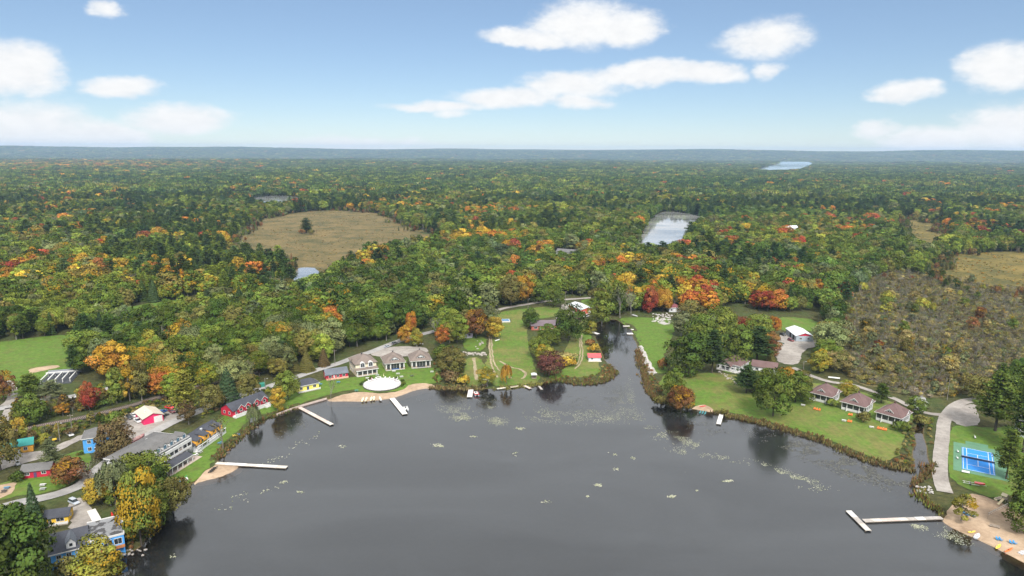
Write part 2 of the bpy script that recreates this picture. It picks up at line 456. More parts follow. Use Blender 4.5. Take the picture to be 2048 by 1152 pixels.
ground = structure(mesh_obj('ground', np.column_stack([PP, zz - .08 + rough_ * .6]), grid_faces(len(xs), len(ys)), m_ground(), smooth_=True))

def drape(name, poly, off, mat, res=4.0, jitter=.5, edge=2.0, flat=None):
    """a sheet cut to an outline and laid on the land"""
    pts = []
    n = len(poly)
    for i in range(n):
        a, b = poly[i], poly[(i + 1) % n]
        k = max(1, int(np.hypot(*(b - a)) / edge))
        for j in range(k): pts.append(a + (b - a) * j / k)
    pts = np.array(pts)
    if jitter:
        if jitter > 4: pts = pts + jitter * 3 * np.stack([fbm(pts[:, 0] / 40, pts[:, 1] / 40, 3) - .5, fbm(pts[:, 0] / 40 + 40, pts[:, 1] / 40, 3) - .5], 1) * 2
        pts = pts + jitter * 2 * np.stack([fbm(pts[:, 0] / 3, pts[:, 1] / 3, 2) - .5, fbm(pts[:, 0] / 3 + 40, pts[:, 1] / 3, 2) - .5], 1) * 2
    x0, y0 = pts.min(0); x1, y1 = pts.max(0)
    gx, gy = np.meshgrid(np.arange(x0, x1, res), np.arange(y0, y1, res))
    g = np.stack([gx.ravel(), gy.ravel()], 1)
    if len(g):
        g = g[in_poly(g, pts)]
        if len(g): g = g[dist_line(g, pts, True) > res * .4]
    allp = np.vstack([pts, g]) if len(g) else pts
    nb = len(pts)
    r = delaunay_2d_cdt([Vector(p) for p in allp], [], [list(range(nb))], 1, 1e-5)
    V = np.array([(v.x, v.y) for v in r[0]])
    z = H(V) if flat is None else np.full(len(V), flat)
    F = np.array([f for f in r[2] if len(f) == 3])
    return structure(mesh_obj(name, np.column_stack([V, z + off]), F, mat, smooth_=True))
def ribbon(line, w, wob=.35):
    line = np.asarray(line)
    d = np.gradient(line, axis=0); d /= np.linalg.norm(d, axis=1)[:, None]
    nrm = np.stack([-d[:, 1], d[:, 0]], 1)
    return np.vstack([line + nrm * w / 2, (line - nrm * w / 2)[::-1]])

def m_lawn(name, dry=.45, seed=0.0):
    t = NT(name)
    v = t.n('ShaderNodeVectorMath', operation='ADD'); t.l(t.coord('Position'), v.inputs[0]); v.inputs[1].default_value = (seed, seed * 2, 0)
    p = v.outputs[0]
    a = t.noise(.05, 5, .6, vec=p); b = t.noise(.6, 4, .65, vec=p); c = t.noise(6, 3, .6, vec=p)
    mp = t.n('ShaderNodeMapping'); mp.inputs['Scale'].default_value = (1.3, .12, 1); mp.inputs['Rotation'].default_value = (0, 0, .5); t.l(p, mp.inputs[0])
    st = t.noise(.8, 3, .5, vec=mp.outputs[0])
    g = t.ramp(b, [(.25, (.050, .100, .012)), (.5, (.092, .168, .021)), (.78, (.14, .21, .034))])
    y = t.ramp(b, [(.25, (.11, .12, .03)), (.7, (.19, .18, .055))])
    col = t.mix(t.mapr(t.math('ADD', t.math('MULTIPLY', a, .75), t.math('MULTIPLY', st, .25)), dry, dry + .2), g, y)
    mo = t.noise(.22, 5, .65, vec=p)
    col = t.mix(t.mapr(mo, .46, .66, 0, .55), col, (.105, .105, .032))
    col = t.mix(t.math('MULTIPLY', c, .35), col, t.mix(.5, col, (.03, .05, .01)))
    t.bsdf(col, .9, .2, bump=c, bstr=.6, bdist=.08)
    return t.m
def m_soil(name, lo, hi, sc=.5, tracks=None):
    t = NT(name)
    p = t.coord('Position')
    a = t.noise(sc * .12, 5, .6, vec=p); b = t.noise(sc, 5, .65, vec=p); c = t.noise(sc * 9, 3, .6, vec=p)
    f = t.math('ADD', t.math('MULTIPLY', a, .45), t.math('ADD', t.math('MULTIPLY', b, .35), t.math('MULTIPLY', c, .2)))
    t.bsdf(t.ramp(f, [(.40, lo), (.60, hi)]), .92, .2, bump=c, bstr=.5, bdist=.05)
    return t.m
M_LAWN = m_lawn('lawn_grass', .50)
M_LAWN_DRY = m_lawn('lawn_grass_dry', .41, 30)
M_LAWN_LUSH = m_lawn('lawn_grass_lush', .60, 60)
M_GRAVEL = m_soil('gravel', (.20, .18, .165), (.36, .335, .305))
M_ASPHALT = m_soil('worn_road', (.22, .215, .21), (.36, .35, .34), .35)
M_SAND = m_soil('sand', (.25, .175, .115), (.44, .33, .23))
M_ROCK = m_soil('rip_rap', (.13, .12, .11), (.46, .44, .42), 2.2)
M_BOG = m_soil('bog_sedge', (.045, .050, .015), (.185, .132, .052), .22)
M_MARSH = m_soil('marsh_sedge', (.04, .048, .012), (.20, .145, .035), .22)
M_SWAMP = m_soil('swamp_floor', (.065, .058, .026), (.16, .14, .062), .3)
M_FAIRWAY = m_lawn('fairway', .66, 12)

for k, px in lawns.items():
    poly = field_left if px is None else smooth(GP(px), 1)
    m = M_LAWN_DRY if k in ('long_lawn', 'point_lawn', 'point_garden', 'strip_lawn', 'cottage_lawn') else M_LAWN_LUSH if k in ('shore_lawn', 'channel_lawn') else M_LAWN
    drape('lawn', poly, .03 if k == 'cottage_lawn' else .05, m, 4.5, .6)
drape('fairway', fairway, .05, M_FAIRWAY, 12, 1)
drape('bog', bog, .25, M_BOG, 14, 7, 8)
drape('marsh', marsh_r, .25, M_MARSH, 14, 3, 8)
drape('marsh', marsh_r2, .25, M_MARSH, 20, 3, 8)
for q in FAR_OPEN: drape('marsh', q, .6, M_BOG, 60, 7, 14)
drape('swamp_ground', swamp, .12, M_SWAMP, 9, 2, 6)
for k, px in gravel_areas.items(): drape('gravel_yard' if 'yard' in k else 'driveway', smooth(GP(px), 1), .12, M_GRAVEL, 4, .5)
for k, (ln, w) in ROADS.items():
    drape('path' if 'path' in k or 'lane' in k else 'road', ribbon(ln, w), .18 if 'beach' in k else .16, M_ASPHALT if k in ('road_left', 'resort_drive') else M_GRAVEL, 4, .07)
for k, px in beaches.items():
    if k == 'rock_bank': drape('rock_bank', smooth(GP(px), 1), .2, M_ROCK, 1.5, .6, 1.2)
    else: drape('beach' if 'beach' in k else 'sand_patch', smooth(GP(px), 1), .10, M_SAND, 2.0, .4, 1.5)
# wheel tracks and worn paths on the lawns
M_TRACK = m_soil('worn_track', (.20, .165, .10), (.36, .30, .20), .8)
tracks = [([(979,672),(979,690),(980,715),(984,735),(990,748),(996,755)], 1.1), ([(983,672),(984,700),(986,722),(996,738),(1000,742)], 1.0),
          ([(1000,722),(1020,735),(1040,738),(1052,746),(1050,756),(1042,757)], 1.5), ([(948,716),(950,735),(953,760)], 1.8),
          ([(1163,670),(1164,695),(1166,715),(1160,730),(1150,738)], .9), ([(1160,676),(1160,700),(1160,718),(1154,730)], .8)]
for ln, w in tracks: drape('path', ribbon(line_px(ln), w), .11, M_TRACK, 3, .3)
M_BALLAST = m_soil('track_ballast', (.05, .042, .04), (.11, .092, .088), 1.2)
drape('railway_bed', ribbon(rail_line, 5.2), .35, M_BALLAST, 3, .3)

# ------------------------------------------------------------------ water
def m_water(name, murk_sheen, rough=.045, shallow=True, bump=.0035, k=.75, ior=1.68):
    t = NT(name)
    p = t.coord('Position')
    w1 = t.noise(.9, 4, .6, vec=p); w2 = t.noise(4.0, 3, .6, vec=p); big = t.noise(.012, 4, .6, vec=p, dist=.6)
    bp = t.n('ShaderNodeBump'); bp.inputs['Distance'].default_value = 1.0
    att = t.n('ShaderNodeAttribute', attribute_name='depth')
    calm = t.math('MULTIPLY', t.mapr(att.outputs['Fac'], .8, 3.5, .10, 1.0), t.mapr(big, .3, .7, .75, 1.15)) if shallow else .35
    hgt = t.math('MULTIPLY', t.math('ADD', t.math('MULTIPLY', w1, .7), t.math('MULTIPLY', w2, .3)), calm)
    t.l(hgt, bp.inputs['Height']); bp.inputs['Strength'].default_value = 1.0; bp.inputs['Distance'].default_value = bump * 10
    gl = t.n('ShaderNodeBsdfGlossy'); gl.inputs['Color'].default_value = (.94, .97, 1.0, 1); t.l(t.mapr(big, .35, .65, rough * .5, rough * 2.6), gl.inputs['Roughness']); t.l(bp.outputs[0], gl.inputs['Normal'])
    mpw = t.n('ShaderNodeMapping'); mpw.inputs['Scale'].default_value = (.35, 1, 1); mpw.inputs['Rotation'].default_value = (0, 0, .35); t.l(p, mpw.inputs[0])
    sk = t.noise(.03, 5, .6, vec=mpw.outputs[0], dist=.8)
    df = t.n('ShaderNodeBsdfDiffuse'); t.l(t.ramp(sk, [(.35, tuple(q * .6 for q in murk_sheen)), (.66, tuple(q * 1.8 for q in murk_sheen))]), df.inputs['Color'])
    fr = t.n('ShaderNodeFresnel'); fr.inputs['IOR'].default_value = ior; t.l(bp.outputs[0], fr.inputs['Normal'])
    body = df.outputs[0]
    if shallow:
        tr = t.n('ShaderNodeBsdfTransparent'); tr.inputs['Color'].default_value = (.72, .62, .42, 1)
        op = t.math('SUBTRACT', 1.0, t.math('POWER', 2.718, t.math('MULTIPLY', att.outputs['Fac'], -k)), True)
        mx = t.n('ShaderNodeMixShader'); t.l(op, mx.inputs[0]); t.l(tr.outputs[0], mx.inputs[1]); t.l(df.outputs[0], mx.inputs[2]); body = mx.outputs[0]
    mx2 = t.n('ShaderNodeMixShader'); t.l(fr.outputs[0], mx2.inputs[0]); t.l(body, mx2.inputs[1]); t.l(gl.outputs[0], mx2.inputs[2])
    t.l(mx2.outputs[0], t.out.inputs[0])
    return t.m
M_WATER = m_water('lake_water', (.013, .014, .015))
M_POND = m_water('pond_water', (.20, .20, .195), .05, False, ior=2.2)  # pale body colour stands in for white sky reflected in the ponds
gx = np.arange(-240, 331, 3.0); gy = np.concatenate([[-400, -200, 0, 100], np.arange(140, 530, 3.0)])
GX, GY = np.meshgrid(gx, gy); WP = np.stack([GX.ravel(), GY.ravel()], 1)
wd = -lake_sd(WP)
gf = grid_faces(len(gx), len(gy))
gf = gf[(wd[gf] > -5).any(1)]
used = np.unique(gf); remap = -np.ones(len(WP), int); remap[used] = np.arange(len(used))
lake = structure(mesh_obj('lake', np.column_stack([WP[used], np.zeros(len(used))]), remap[gf], M_WATER))
at = lake.data.attributes.new('depth', 'FLOAT', 'POINT')
at.data.foreach_set('value', np.clip(wd[used] * .2, 0, 3.5).astype(np.float32))
for k, poly in POND.items():
    drape('pond', poly, .45, M_POND, 40, 1.0, 4)

# ------------------------------------------------------------------ trees
def m_leaf(name, trans=.15):
    """leaf colour comes from the tree's own tint; each clump of leaves differs a little"""
    t = NT(name)
    at = t.n('ShaderNodeAttribute', attribute_type='INSTANCER', attribute_name='tint')
    va = t.n('ShaderNodeAttribute', attribute_name='var')
    sep = t.n('ShaderNodeSeparateColor'); t.l(va.outputs['Color'], sep.inputs[0])
    hsv = t.n('ShaderNodeHueSaturation')
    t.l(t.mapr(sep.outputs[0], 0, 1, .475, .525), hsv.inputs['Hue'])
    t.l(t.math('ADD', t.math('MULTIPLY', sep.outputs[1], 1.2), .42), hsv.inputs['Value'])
    hsv.inputs['Saturation'].default_value = 1.0
    t.l(at.outputs['Color'], hsv.inputs['Color'])
    col = hsv.outputs[0]
    # turning leaves: some clumps of a tree go further to yellow
    turn = t.math('MULTIPLY', t.mapr(t.math('SUBTRACT', sep.outputs[2], t.math('SUBTRACT', 1.0, t.math('MULTIPLY', at.outputs['Alpha'], .45))), -.06, .08), t.math('GREATER_THAN', at.outputs['Alpha'], .05))
    col = t.mix(turn, col, t.mix(.75, col, (.42, .24, .02)))
    d = t.n('ShaderNodeBsdfDiffuse'); t.l(col, d.inputs[0])
    tr = t.n('ShaderNodeBsdfTranslucent'); t.l(col, tr.inputs[0])
    mx = t.n('ShaderNodeMixShader'); mx.inputs[0].default_value = trans
    t.l(d.outputs[0], mx.inputs[1]); t.l(tr.outputs[0], mx.inputs[2])
    t.l(mx.outputs[0], t.out.inputs[0])
    return t.m
M_LEAF = m_leaf('leaves')
M_BARK = m_soil('bark', (.05, .042, .034), (.12, .10, .085), 2.0)
M_BARK_PALE = m_soil('pale_bark', (.14, .125, .11), (.30, .28, .255), 2.0)

class Leaves:
    def __init__(s, seed): s.r = np.random.default_rng(seed); s.c = []; s.n = []; s.sz = []; s.v = []; s.sn = []; s.el = []
    def add(s, c, n, sn, size, var, el=1.0):
        k = len(c)
        s.c.append(c); s.n.append(n); s.sn.append(sn); s.sz.append(np.broadcast_to(size, k)); s.v.append(np.broadcast_to(var, (k, 3))); s.el.append(np.broadcast_to(el, k))
    def mesh(s, name, extra=None, quad=True):
        c = np.vstack(s.c); n = np.vstack(s.n); sn = np.vstack(s.sn); sz = np.concatenate(s.sz); v = np.vstack(s.v); el = np.concatenate(s.el)
        n /= np.linalg.norm(n, axis=1)[:, None] + 1e-9
        sn /= np.linalg.norm(sn, axis=1)[:, None] + 1e-9
        k = len(c)
        a = np.cross(n, s.r.normal(size=(k, 3))); a /= np.linalg.norm(a, axis=1)[:, None] + 1e-9
        b = np.cross(n, a)
        a = a * (sz * .5 * el)[:, None]; b = b * (sz * .5 / el)[:, None]
        sk = s.r.uniform(.55, 1.25, (k, 4, 1))
        V = np.stack([c - a * sk[:, 0] - b * .3, c - b * sk[:, 1] + a * .2, c + a * sk[:, 2] + b * .3, c + b * sk[:, 3] - a * .2], 1).reshape(-1, 3)
        F = np.arange(k * 4).reshape(-1, 4)
        cols = np.repeat(v, 4, 0); nn = np.repeat(sn, 4, 0)
        mi = np.zeros(k, np.int32)
        if extra:
            for (EV, EF, m) in extra:
                F = np.vstack([F, EF + len(V)]); 
                V = np.vstack([V, EV]); cols = np.vstack([cols, np.full((len(EV), 3), .5)])
                mi = np.concatenate([mi, np.full(len(EF), m, np.int32)])
        me = bpy.data.meshes.new(name)
        me.vertices.add(len(V)); me.vertices.foreach_set('co', V.astype(np.float32).ravel())
        me.loops.add(F.size); me.loops.foreach_set('vertex_index', F.astype(np.int32).ravel())
        me.polygons.add(len(F)); me.polygons.foreach_set('loop_start', np.arange(0, F.size, 4, dtype=np.int32)); me.polygons.foreach_set('loop_total', np.full(len(F), 4, np.int32))
        me.polygons.foreach_set('use_smooth', np.ones(len(F), bool))
        me.polygons.foreach_set('material_index', mi)
        me.update(calc_edges=True)
        ca = me.color_attributes.new('var', 'FLOAT_COLOR', 'POINT')
        ca.data.foreach_set('color', np.column_stack([cols, np.ones(len(cols))]).astype(np.float32).ravel())
        if extra:
            gn = np.zeros((len(V), 3)); gn[:len(nn)] = nn
            me.vertices.foreach_get
            vn = np.zeros(len(V) * 3, np.float32); me.vertices.foreach_get('normal', vn); vn = vn.reshape(-1, 3)
            gn[len(nn):] = vn[len(nn):]
            nn = gn
        me.normals_split_custom_set_from_vertices(nn.astype(np.float32))
        me.materials.append(M_LEAF)
        return me
def unit(r, k):
    d = r.normal(size=(k, 3)); return d / np.linalg.norm(d, axis=1)[:, None]
def puff(L, c, rad, k, size, axis_c, var, squash=.8, up=.35):
    """one clump of foliage: leaves lying over a lumpy ball, denser on its outer and upper side"""
    r = L.r
    d = unit(r, int(k * 1.7))
    out = c - axis_c; out = out / (np.linalg.norm(out) + 1e-6)
    keep = (d @ out) * .6 + d[:, 2] * .5 + r.uniform(-.7, .9, len(d)) > -.1
    d = d[keep][:k]
    p = c + d * rad * r.uniform(.72, 1.06, (len(d), 1)) * np.array([1, 1, squash])
    n = d + r.normal(size=d.shape) * .45
    sn = d * .75 + out * .35 + np.array([0, 0, up]) + r.normal(size=d.shape) * .22
    vv = np.tile(var, (len(d), 1)) + r.normal(size=(len(d), 3)) * np.array([.1, .12, .12])
    L.add(p, n, sn, size * r.uniform(.7, 1.35, len(d)), np.clip(vv, 0, 1))
def tube(path, r0, r1, k=5):
    path = np.asarray(path, float); n = len(path)
    V = []; 
    for i, p in enumerate(path):
        t = path[min(i + 1, n - 1)] - path[max(i - 1, 0)]; t /= np.linalg.norm(t) + 1e-9
        a = np.cross(t, [0.3, 1, .2]); a /= np.linalg.norm(a); b = np.cross(t, a)
        rr = r0 + (r1 - r0) * i / (n - 1)
        for j in range(k):
            an = 2 * math.pi * j / k
            V.append(p + (a * math.cos(an) + b * math.sin(an)) * rr)
    F = [[i * k + j, i * k + (j + 1) % k, (i + 1) * k + (j + 1) % k, (i + 1) * k + j] for i in range(n - 1) for j in range(k)]
    return np.array(V), np.array(F)
def join(parts):
    V = []; F = []; o = 0
    for v, f in parts: V.append(v); F.append(f + o); o += len(v)
    return np.vstack(V), np.vstack(F)
def trunk_parts(seed, h, r0, spread, nb=6, start=.35, lean=.3):
    r = np.random.default_rng(seed)
    top = np.array([r.normal() * lean, r.normal() * lean, h])
    pts = [np.array([0, 0, -.6]), np.array([0, 0, h * .25]) + r.normal(size=3) * .1, top * .6, top]
    parts = [tube(pts, r0, r0 * .25, 6)]
    for i in range(nb):
        z = h * (start + (1 - start) * (i + .3) / nb)
        an = i * 2.4 + r.uniform(-.4, .4)
        b0 = np.array([top[0] * z / h, top[1] * z / h, z])
        ln = spread * r.uniform(.6, 1)
        e = b0 + np.array([math.cos(an) * ln, math.sin(an) * ln, ln * r.uniform(.5, .9)])
        parts.append(tube([b0, (b0 + e) / 2 + np.array([0, 0, -ln * .06]), e], r0 * .38, r0 * .08, 4))
    return join(parts)

# reference trees, all 16 m tall
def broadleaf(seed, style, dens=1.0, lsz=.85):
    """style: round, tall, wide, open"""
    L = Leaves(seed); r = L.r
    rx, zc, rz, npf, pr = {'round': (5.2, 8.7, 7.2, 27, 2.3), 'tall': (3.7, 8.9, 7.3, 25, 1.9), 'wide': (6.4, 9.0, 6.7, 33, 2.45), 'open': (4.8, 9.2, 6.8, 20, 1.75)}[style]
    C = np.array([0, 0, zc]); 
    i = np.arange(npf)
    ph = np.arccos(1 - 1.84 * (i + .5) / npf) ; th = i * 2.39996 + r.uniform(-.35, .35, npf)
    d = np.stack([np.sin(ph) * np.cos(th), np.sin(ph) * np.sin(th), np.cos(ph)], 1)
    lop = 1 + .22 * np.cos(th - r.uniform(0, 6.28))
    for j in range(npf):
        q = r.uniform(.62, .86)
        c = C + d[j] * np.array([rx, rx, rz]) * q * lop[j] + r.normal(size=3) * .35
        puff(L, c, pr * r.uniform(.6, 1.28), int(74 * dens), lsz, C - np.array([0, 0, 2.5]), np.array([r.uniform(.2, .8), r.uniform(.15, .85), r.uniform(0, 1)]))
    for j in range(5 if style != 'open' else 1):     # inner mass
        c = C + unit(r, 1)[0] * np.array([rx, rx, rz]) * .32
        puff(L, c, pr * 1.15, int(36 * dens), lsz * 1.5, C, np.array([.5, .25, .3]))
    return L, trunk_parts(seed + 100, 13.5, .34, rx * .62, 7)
def pine(seed, dens=1.0, lsz=.8):
    L = Leaves(seed); r = L.r
    n = 12
    for i in range(n):
        f = i / (n - 1)
        z = 4.0 + f * 11.6 + r.uniform(-.25, .25)
        ln = (4.6 * (1 - f) ** .75 + .6) * r.uniform(.8, 1.12) * (.72 + .28 * min(1, f * 4 + .3))
        nb = 6 if f < .8 else 4
        a0 = r.uniform(0, 6.28)
        for b in range(nb):
            an = a0 + b * 6.283 / nb + r.uniform(-.35, .35); l2 = ln * r.uniform(.6, 1.1)
            dirn = np.array([math.cos(an), math.sin(an), .16])
            k = int((14 + 22 * l2 / 4) * dens)
            s = r.uniform(.25, 1, k) ** .8
            p = np.array([0, 0, z]) + dirn * (s * l2)[:, None] + np.stack([r.normal(size=k) * .32 * (1 + s), r.normal(size=k) * .32 * (1 + s), r.normal(size=k) * .16 + s * .25], 1)
            nr = np.array([0, 0, 1.]) + r.normal(size=(k, 3)) * .45
            sn = np.array([0, 0, .8]) + dirn * .55 + r.normal(size=(k, 3)) * .3
            v = np.clip(np.tile([r.uniform(.3, .7), r.uniform(.25, .75), .3], (k, 1)) + r.normal(size=(k, 3)) * .12, 0, 1); v[:, 2] = .2
            L.add(p, nr, sn, lsz * r.uniform(.7, 1.3, k), v, 1.35)
    return L, trunk_parts(seed + 100, 15.2, .30, 1.6, 9, .25, .15)
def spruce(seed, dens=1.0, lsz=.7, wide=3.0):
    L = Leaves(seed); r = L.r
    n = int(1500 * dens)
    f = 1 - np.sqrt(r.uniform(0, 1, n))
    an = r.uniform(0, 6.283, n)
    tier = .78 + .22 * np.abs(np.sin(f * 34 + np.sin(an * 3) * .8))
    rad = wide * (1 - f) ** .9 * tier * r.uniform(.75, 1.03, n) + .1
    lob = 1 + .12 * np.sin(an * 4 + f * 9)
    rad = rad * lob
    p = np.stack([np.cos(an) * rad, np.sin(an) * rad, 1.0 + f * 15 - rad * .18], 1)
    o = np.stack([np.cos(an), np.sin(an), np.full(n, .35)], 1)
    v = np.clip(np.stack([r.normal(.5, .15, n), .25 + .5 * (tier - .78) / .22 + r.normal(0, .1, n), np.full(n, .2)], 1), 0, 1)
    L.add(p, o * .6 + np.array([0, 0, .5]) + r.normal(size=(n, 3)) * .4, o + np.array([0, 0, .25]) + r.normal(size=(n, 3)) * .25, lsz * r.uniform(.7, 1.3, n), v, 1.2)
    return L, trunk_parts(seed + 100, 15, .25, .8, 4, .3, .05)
def bare(seed, leaf=.35):
    """thin grey tree with few leaves left"""
    r = np.random.default_rng(seed); parts = []; tips = []
    def grow(p, d, ln, rad, lv):
        e = p + d * ln
        parts.append(tube([p, (p + e) / 2 + r.normal(size=3) * ln * .04, e], rad, rad * .6, 4 if lv < 2 else 3))
        if lv >= 3: tips.append(e); return
        for q in range(4 if lv else 5):
            nd = d * .75 + unit(r, 1)[0] * (.55 if lv else .42) + np.array([0, 0, .22]); nd /= np.linalg.norm(nd)
            grow(p + d * ln * r.uniform(.45, 1), nd, ln * r.uniform(.5, .7), rad * .5, lv + 1)
    grow(np.array([0, 0, -.5]), np.array([.03, .02, 1.]), 7.5, .2, 0)
    L = Leaves(seed); tips = np.array(tips)
    k = int(len(tips) * leaf * 7)
    c = tips[r.integers(0, len(tips), k)] + r.normal(size=(k, 3)) * .55
    v = np.clip(r.normal(.5, .2, (k, 3)), 0, 1)
    o = c - np.array([0, 0, 8]); 
    L.add(c, unit(r, k), o / 6 + np.array([0, 0, .6]) + r.normal(size=(k, 3)) * .4, .5 * r.uniform(.7, 1.3, k), v)
    return L, join(parts)
def willow(seed, dens=1.0):
    """drooping strands over a rounded head"""
    L = Leaves(seed); r = L.r
    for i in range(70):
        an = r.uniform(0, 6.283); q = r.uniform(.2, 1) ** .6 * 5.0
        top = np.array([math.cos(an) * q, math.sin(an) * q, 15.4 - q * q * .22 + r.normal() * .4]); ln = r.uniform(3, 8.5) * (.5 + q / 9)
        k = int(24 * dens); s = r.uniform(0, 1, k)
        p = top - np.array([0, 0, 1.]) * (s * ln)[:, None] + np.array([math.cos(an), math.sin(an), 0]) * (np.sin(s * 2) * .8)[:, None] + r.normal(size=(k, 3)) * .3
        o = np.array([math.cos(an), math.sin(an), .5])
        L.add(p, o + r.normal(size=(k, 3)) * .6, o + np.array([0, 0, .3]) + r.normal(size=(k, 3)) * .3, .62 * r.uniform(.7, 1.3, k), np.clip(np.tile([r.uniform(.3, .7), r.uniform(.2, .8), r.uniform(0, 1)], (k, 1)) + r.normal(size=(k, 3)) * .1, 0, 1), .7)
    return L, trunk_parts(seed + 100, 13, .4, 4.2, 8, .3)
def shrub(seed, dens=1.0):
    """bush of several lobes, 4 m tall and 5 m wide"""
    L = Leaves(seed); r = L.r
    C = np.array([0, 0, .8])
    for j in range(11):
        an = j * 2.4; q = 1.7 * math.sqrt((j + .3) / 11)
        c = np.array([math.cos(an) * q, math.sin(an) * q, 2.7 - q * .75 + r.normal() * .25])
        puff(L, c, r.uniform(.75, 1.15), int(46 * dens), .42, C, np.array([r.uniform(.2, .8), r.uniform(.15, .85), r.uniform(0, 1)]), .95)
    parts = [tube([np.array([0, 0, -.3]), np.array([math.cos(a) * .5, math.sin(a) * .5, 1.3]), np.array([math.cos(a) * 1.2, math.sin(a) * 1.2, 2.6])], .07, .02, 4) for a in np.arange(0, 6.2, 1.05)]
    return L, join(parts)

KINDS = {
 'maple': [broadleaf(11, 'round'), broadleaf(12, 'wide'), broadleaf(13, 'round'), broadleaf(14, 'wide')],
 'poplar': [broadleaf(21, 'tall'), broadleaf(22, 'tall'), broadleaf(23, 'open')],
 'pine': [pine(31), pine(32), pine(33)],
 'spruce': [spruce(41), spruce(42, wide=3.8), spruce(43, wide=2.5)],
 'bare': [bare(51), bare(52, .9), bare(53, .15)],
 'willow': [willow(61), willow(62)],
 'shrub': [shrub(71), shrub(72), shrub(73)],
}
HI = {   # finer foliage for the trees that stand as things of their own
 'maple': [broadleaf(11, 'round', 2.6, .5), broadleaf(12, 'wide', 2.4, .52), broadleaf(13, 'round', 2.6, .5), broadleaf(14, 'wide', 2.4, .52)],
 'poplar': [broadleaf(21, 'tall', 2.4, .5), broadleaf(22, 'tall', 2.4, .5), broadleaf(23, 'open', 2.6, .45)],
 'pine': [pine(31, 2.4, .5), pine(32, 2.4, .5), pine(33, 2.4, .5)],
 'spruce': [spruce(41, 3.0, .42), spruce(42, 3.4, .42, 3.8), spruce(43, 2.6, .42, 2.5)],
 'willow': [willow(61, 2.0), willow(62, 2.0)], 'shrub': [shrub(71, 1.6), shrub(72, 1.6), shrub(73, 1.6)],
}
PARTS = {}; SRC = []; SRC_IDX = {}
src_col = bpy.data.collections.new('tree_sources')
for kind, lst in KINDS.items():
    for i, (L, (tv, tf)) in enumerate(lst):
        bark = M_BARK_PALE if kind in ('bare', 'poplar') else M_BARK
        crown = (HI[kind][i][0] if kind in HI else L).mesh(f'{kind}_crown')
        tm = bpy.data.meshes.new(f'{kind}_trunk'); tm.from_pydata(tv.tolist(), [], tf.tolist()); tm.materials.append(bark); tm.shade_smooth()
        PARTS[(kind, i)] = (crown, tm)
        w = L.mesh(f'{kind}_whole', [(tv, tf, 1)]); w.materials.append(bark)
        o = bpy.data.objects.new(f'{kind}_source', w); src_col.objects.link(o)
        SRC.append(o); SRC_IDX[(kind, i)] = len(SRC) - 1
def clump(seed, conifer):
    """a patch of far canopy about 26 m across: a dozen crowns"""
    L = Leaves(seed); r = L.r
    for j in range(15):
        an = j * 2.4; q = 12 * math.sqrt((j + .4) / 15)
        c = np.array([math.cos(an) * q, math.sin(an) * q, 10 + r.uniform(-2.5, 2.5)])
        v = np.array([r.uniform(.1, .9), r.uniform(.05, .95), r.uniform(0, 1)])
        if conifer and j % 2:
            k = 26; f = r.uniform(0, 1, k); a = r.uniform(0, 6.28, k)
            p = c + np.stack([np.cos(a) * 2.6 * (1 - f), np.sin(a) * 2.6 * (1 - f), f * 8 - 3], 1)
            o = np.stack([np.cos(a), np.sin(a), np.full(k, .5)], 1)
            L.add(p, o, o + r.normal(size=(k, 3)) * .2, 2.2, np.clip(v + r.normal(size=(k, 3)) * .1, 0, 1))
        else:
            puff(L, c, r.uniform(3, 4.4), 40, 2.2, c - np.array([0, 0, 6.]), v, .9, .5)
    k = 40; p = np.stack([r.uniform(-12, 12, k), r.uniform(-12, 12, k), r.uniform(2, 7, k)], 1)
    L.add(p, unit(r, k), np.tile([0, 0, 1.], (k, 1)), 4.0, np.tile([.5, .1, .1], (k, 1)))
    return L
for i in range(4):
    w = clump(81 + i, i % 2).mesh('canopy_patch'); o = bpy.data.objects.new('canopy_source', w); src_col.objects.link(o)
    SRC.append(o); SRC_IDX[('clump', i)] = len(SRC) - 1
for i, o in enumerate(SRC): o.name = f'{i:03d}_source'

# leaf tints
TINT = {
 'deep': (.062, .094, .020), 'green': (.105, .142, .028), 'fresh': (.150, .185, .036), 'lime': (.225, .225, .040),
 'yellow': (.36, .27, .045), 'gold': (.36, .20, .035), 'orange': (.36, .145, .034), 'red': (.28, .075, .038), 'crimson': (.26, .035, .03),
 'rust': (.19, .095, .038), 'olive': (.150, .138, .042), 'brown': (.125, .092, .042), 'pine': (.048, .080, .026), 'blue': (.050, .082, .038),
 'sage': (.135, .155, .072), 'khaki': (.26, .22, .085), 'grey': (.17, .15, .11), 'wine': (.135, .060, .046),
}

# ------------------------------------------------------------------ where the woods stand
clear_px = [
 # the resort on the left, from the rail line down to the lake
 [(-200,1250),(-200,905),(0,868),(105,856),(210,833),(310,806),(420,778),(560,757),(640,733),(690,703),(760,686),(860,684),(905,690),(915,775),(870,790),(640,820),(500,900),(400,1000),(250,1200)],
 # middle lawns and house
 [(905,775),(912,700),(925,665),(975,655),(980,615),(1050,600),(1190,590),(1205,640),(1240,635),(1262,622),(1368,618),(1360,680),(1345,720),(1300,800),(1240,770),(1190,780),(1050,790)],
 # right lawns, house, cottages, court
 [(1300,800),(1320,720),(1360,640),(1470,610),(1545,625),(1650,625),(1660,690),(1640,735),(1700,752),(1800,780),(1850,786),(1960,786),(2000,800),(2250,800),(2250,1300),(1990,1120),(1830,1000),(1600,890)],
 # strip between road and rail line
 [(-200,880),(-200,800),(0,795),(60,770),(160,745),(215,765),(300,745),(310,797),(210,825),(105,848),(0,872)],
 [(1100,502),(1160,502),(1168,530),(1096,530)], [(1560,458),(1600,458),(1600,476),(1560,476)],
]
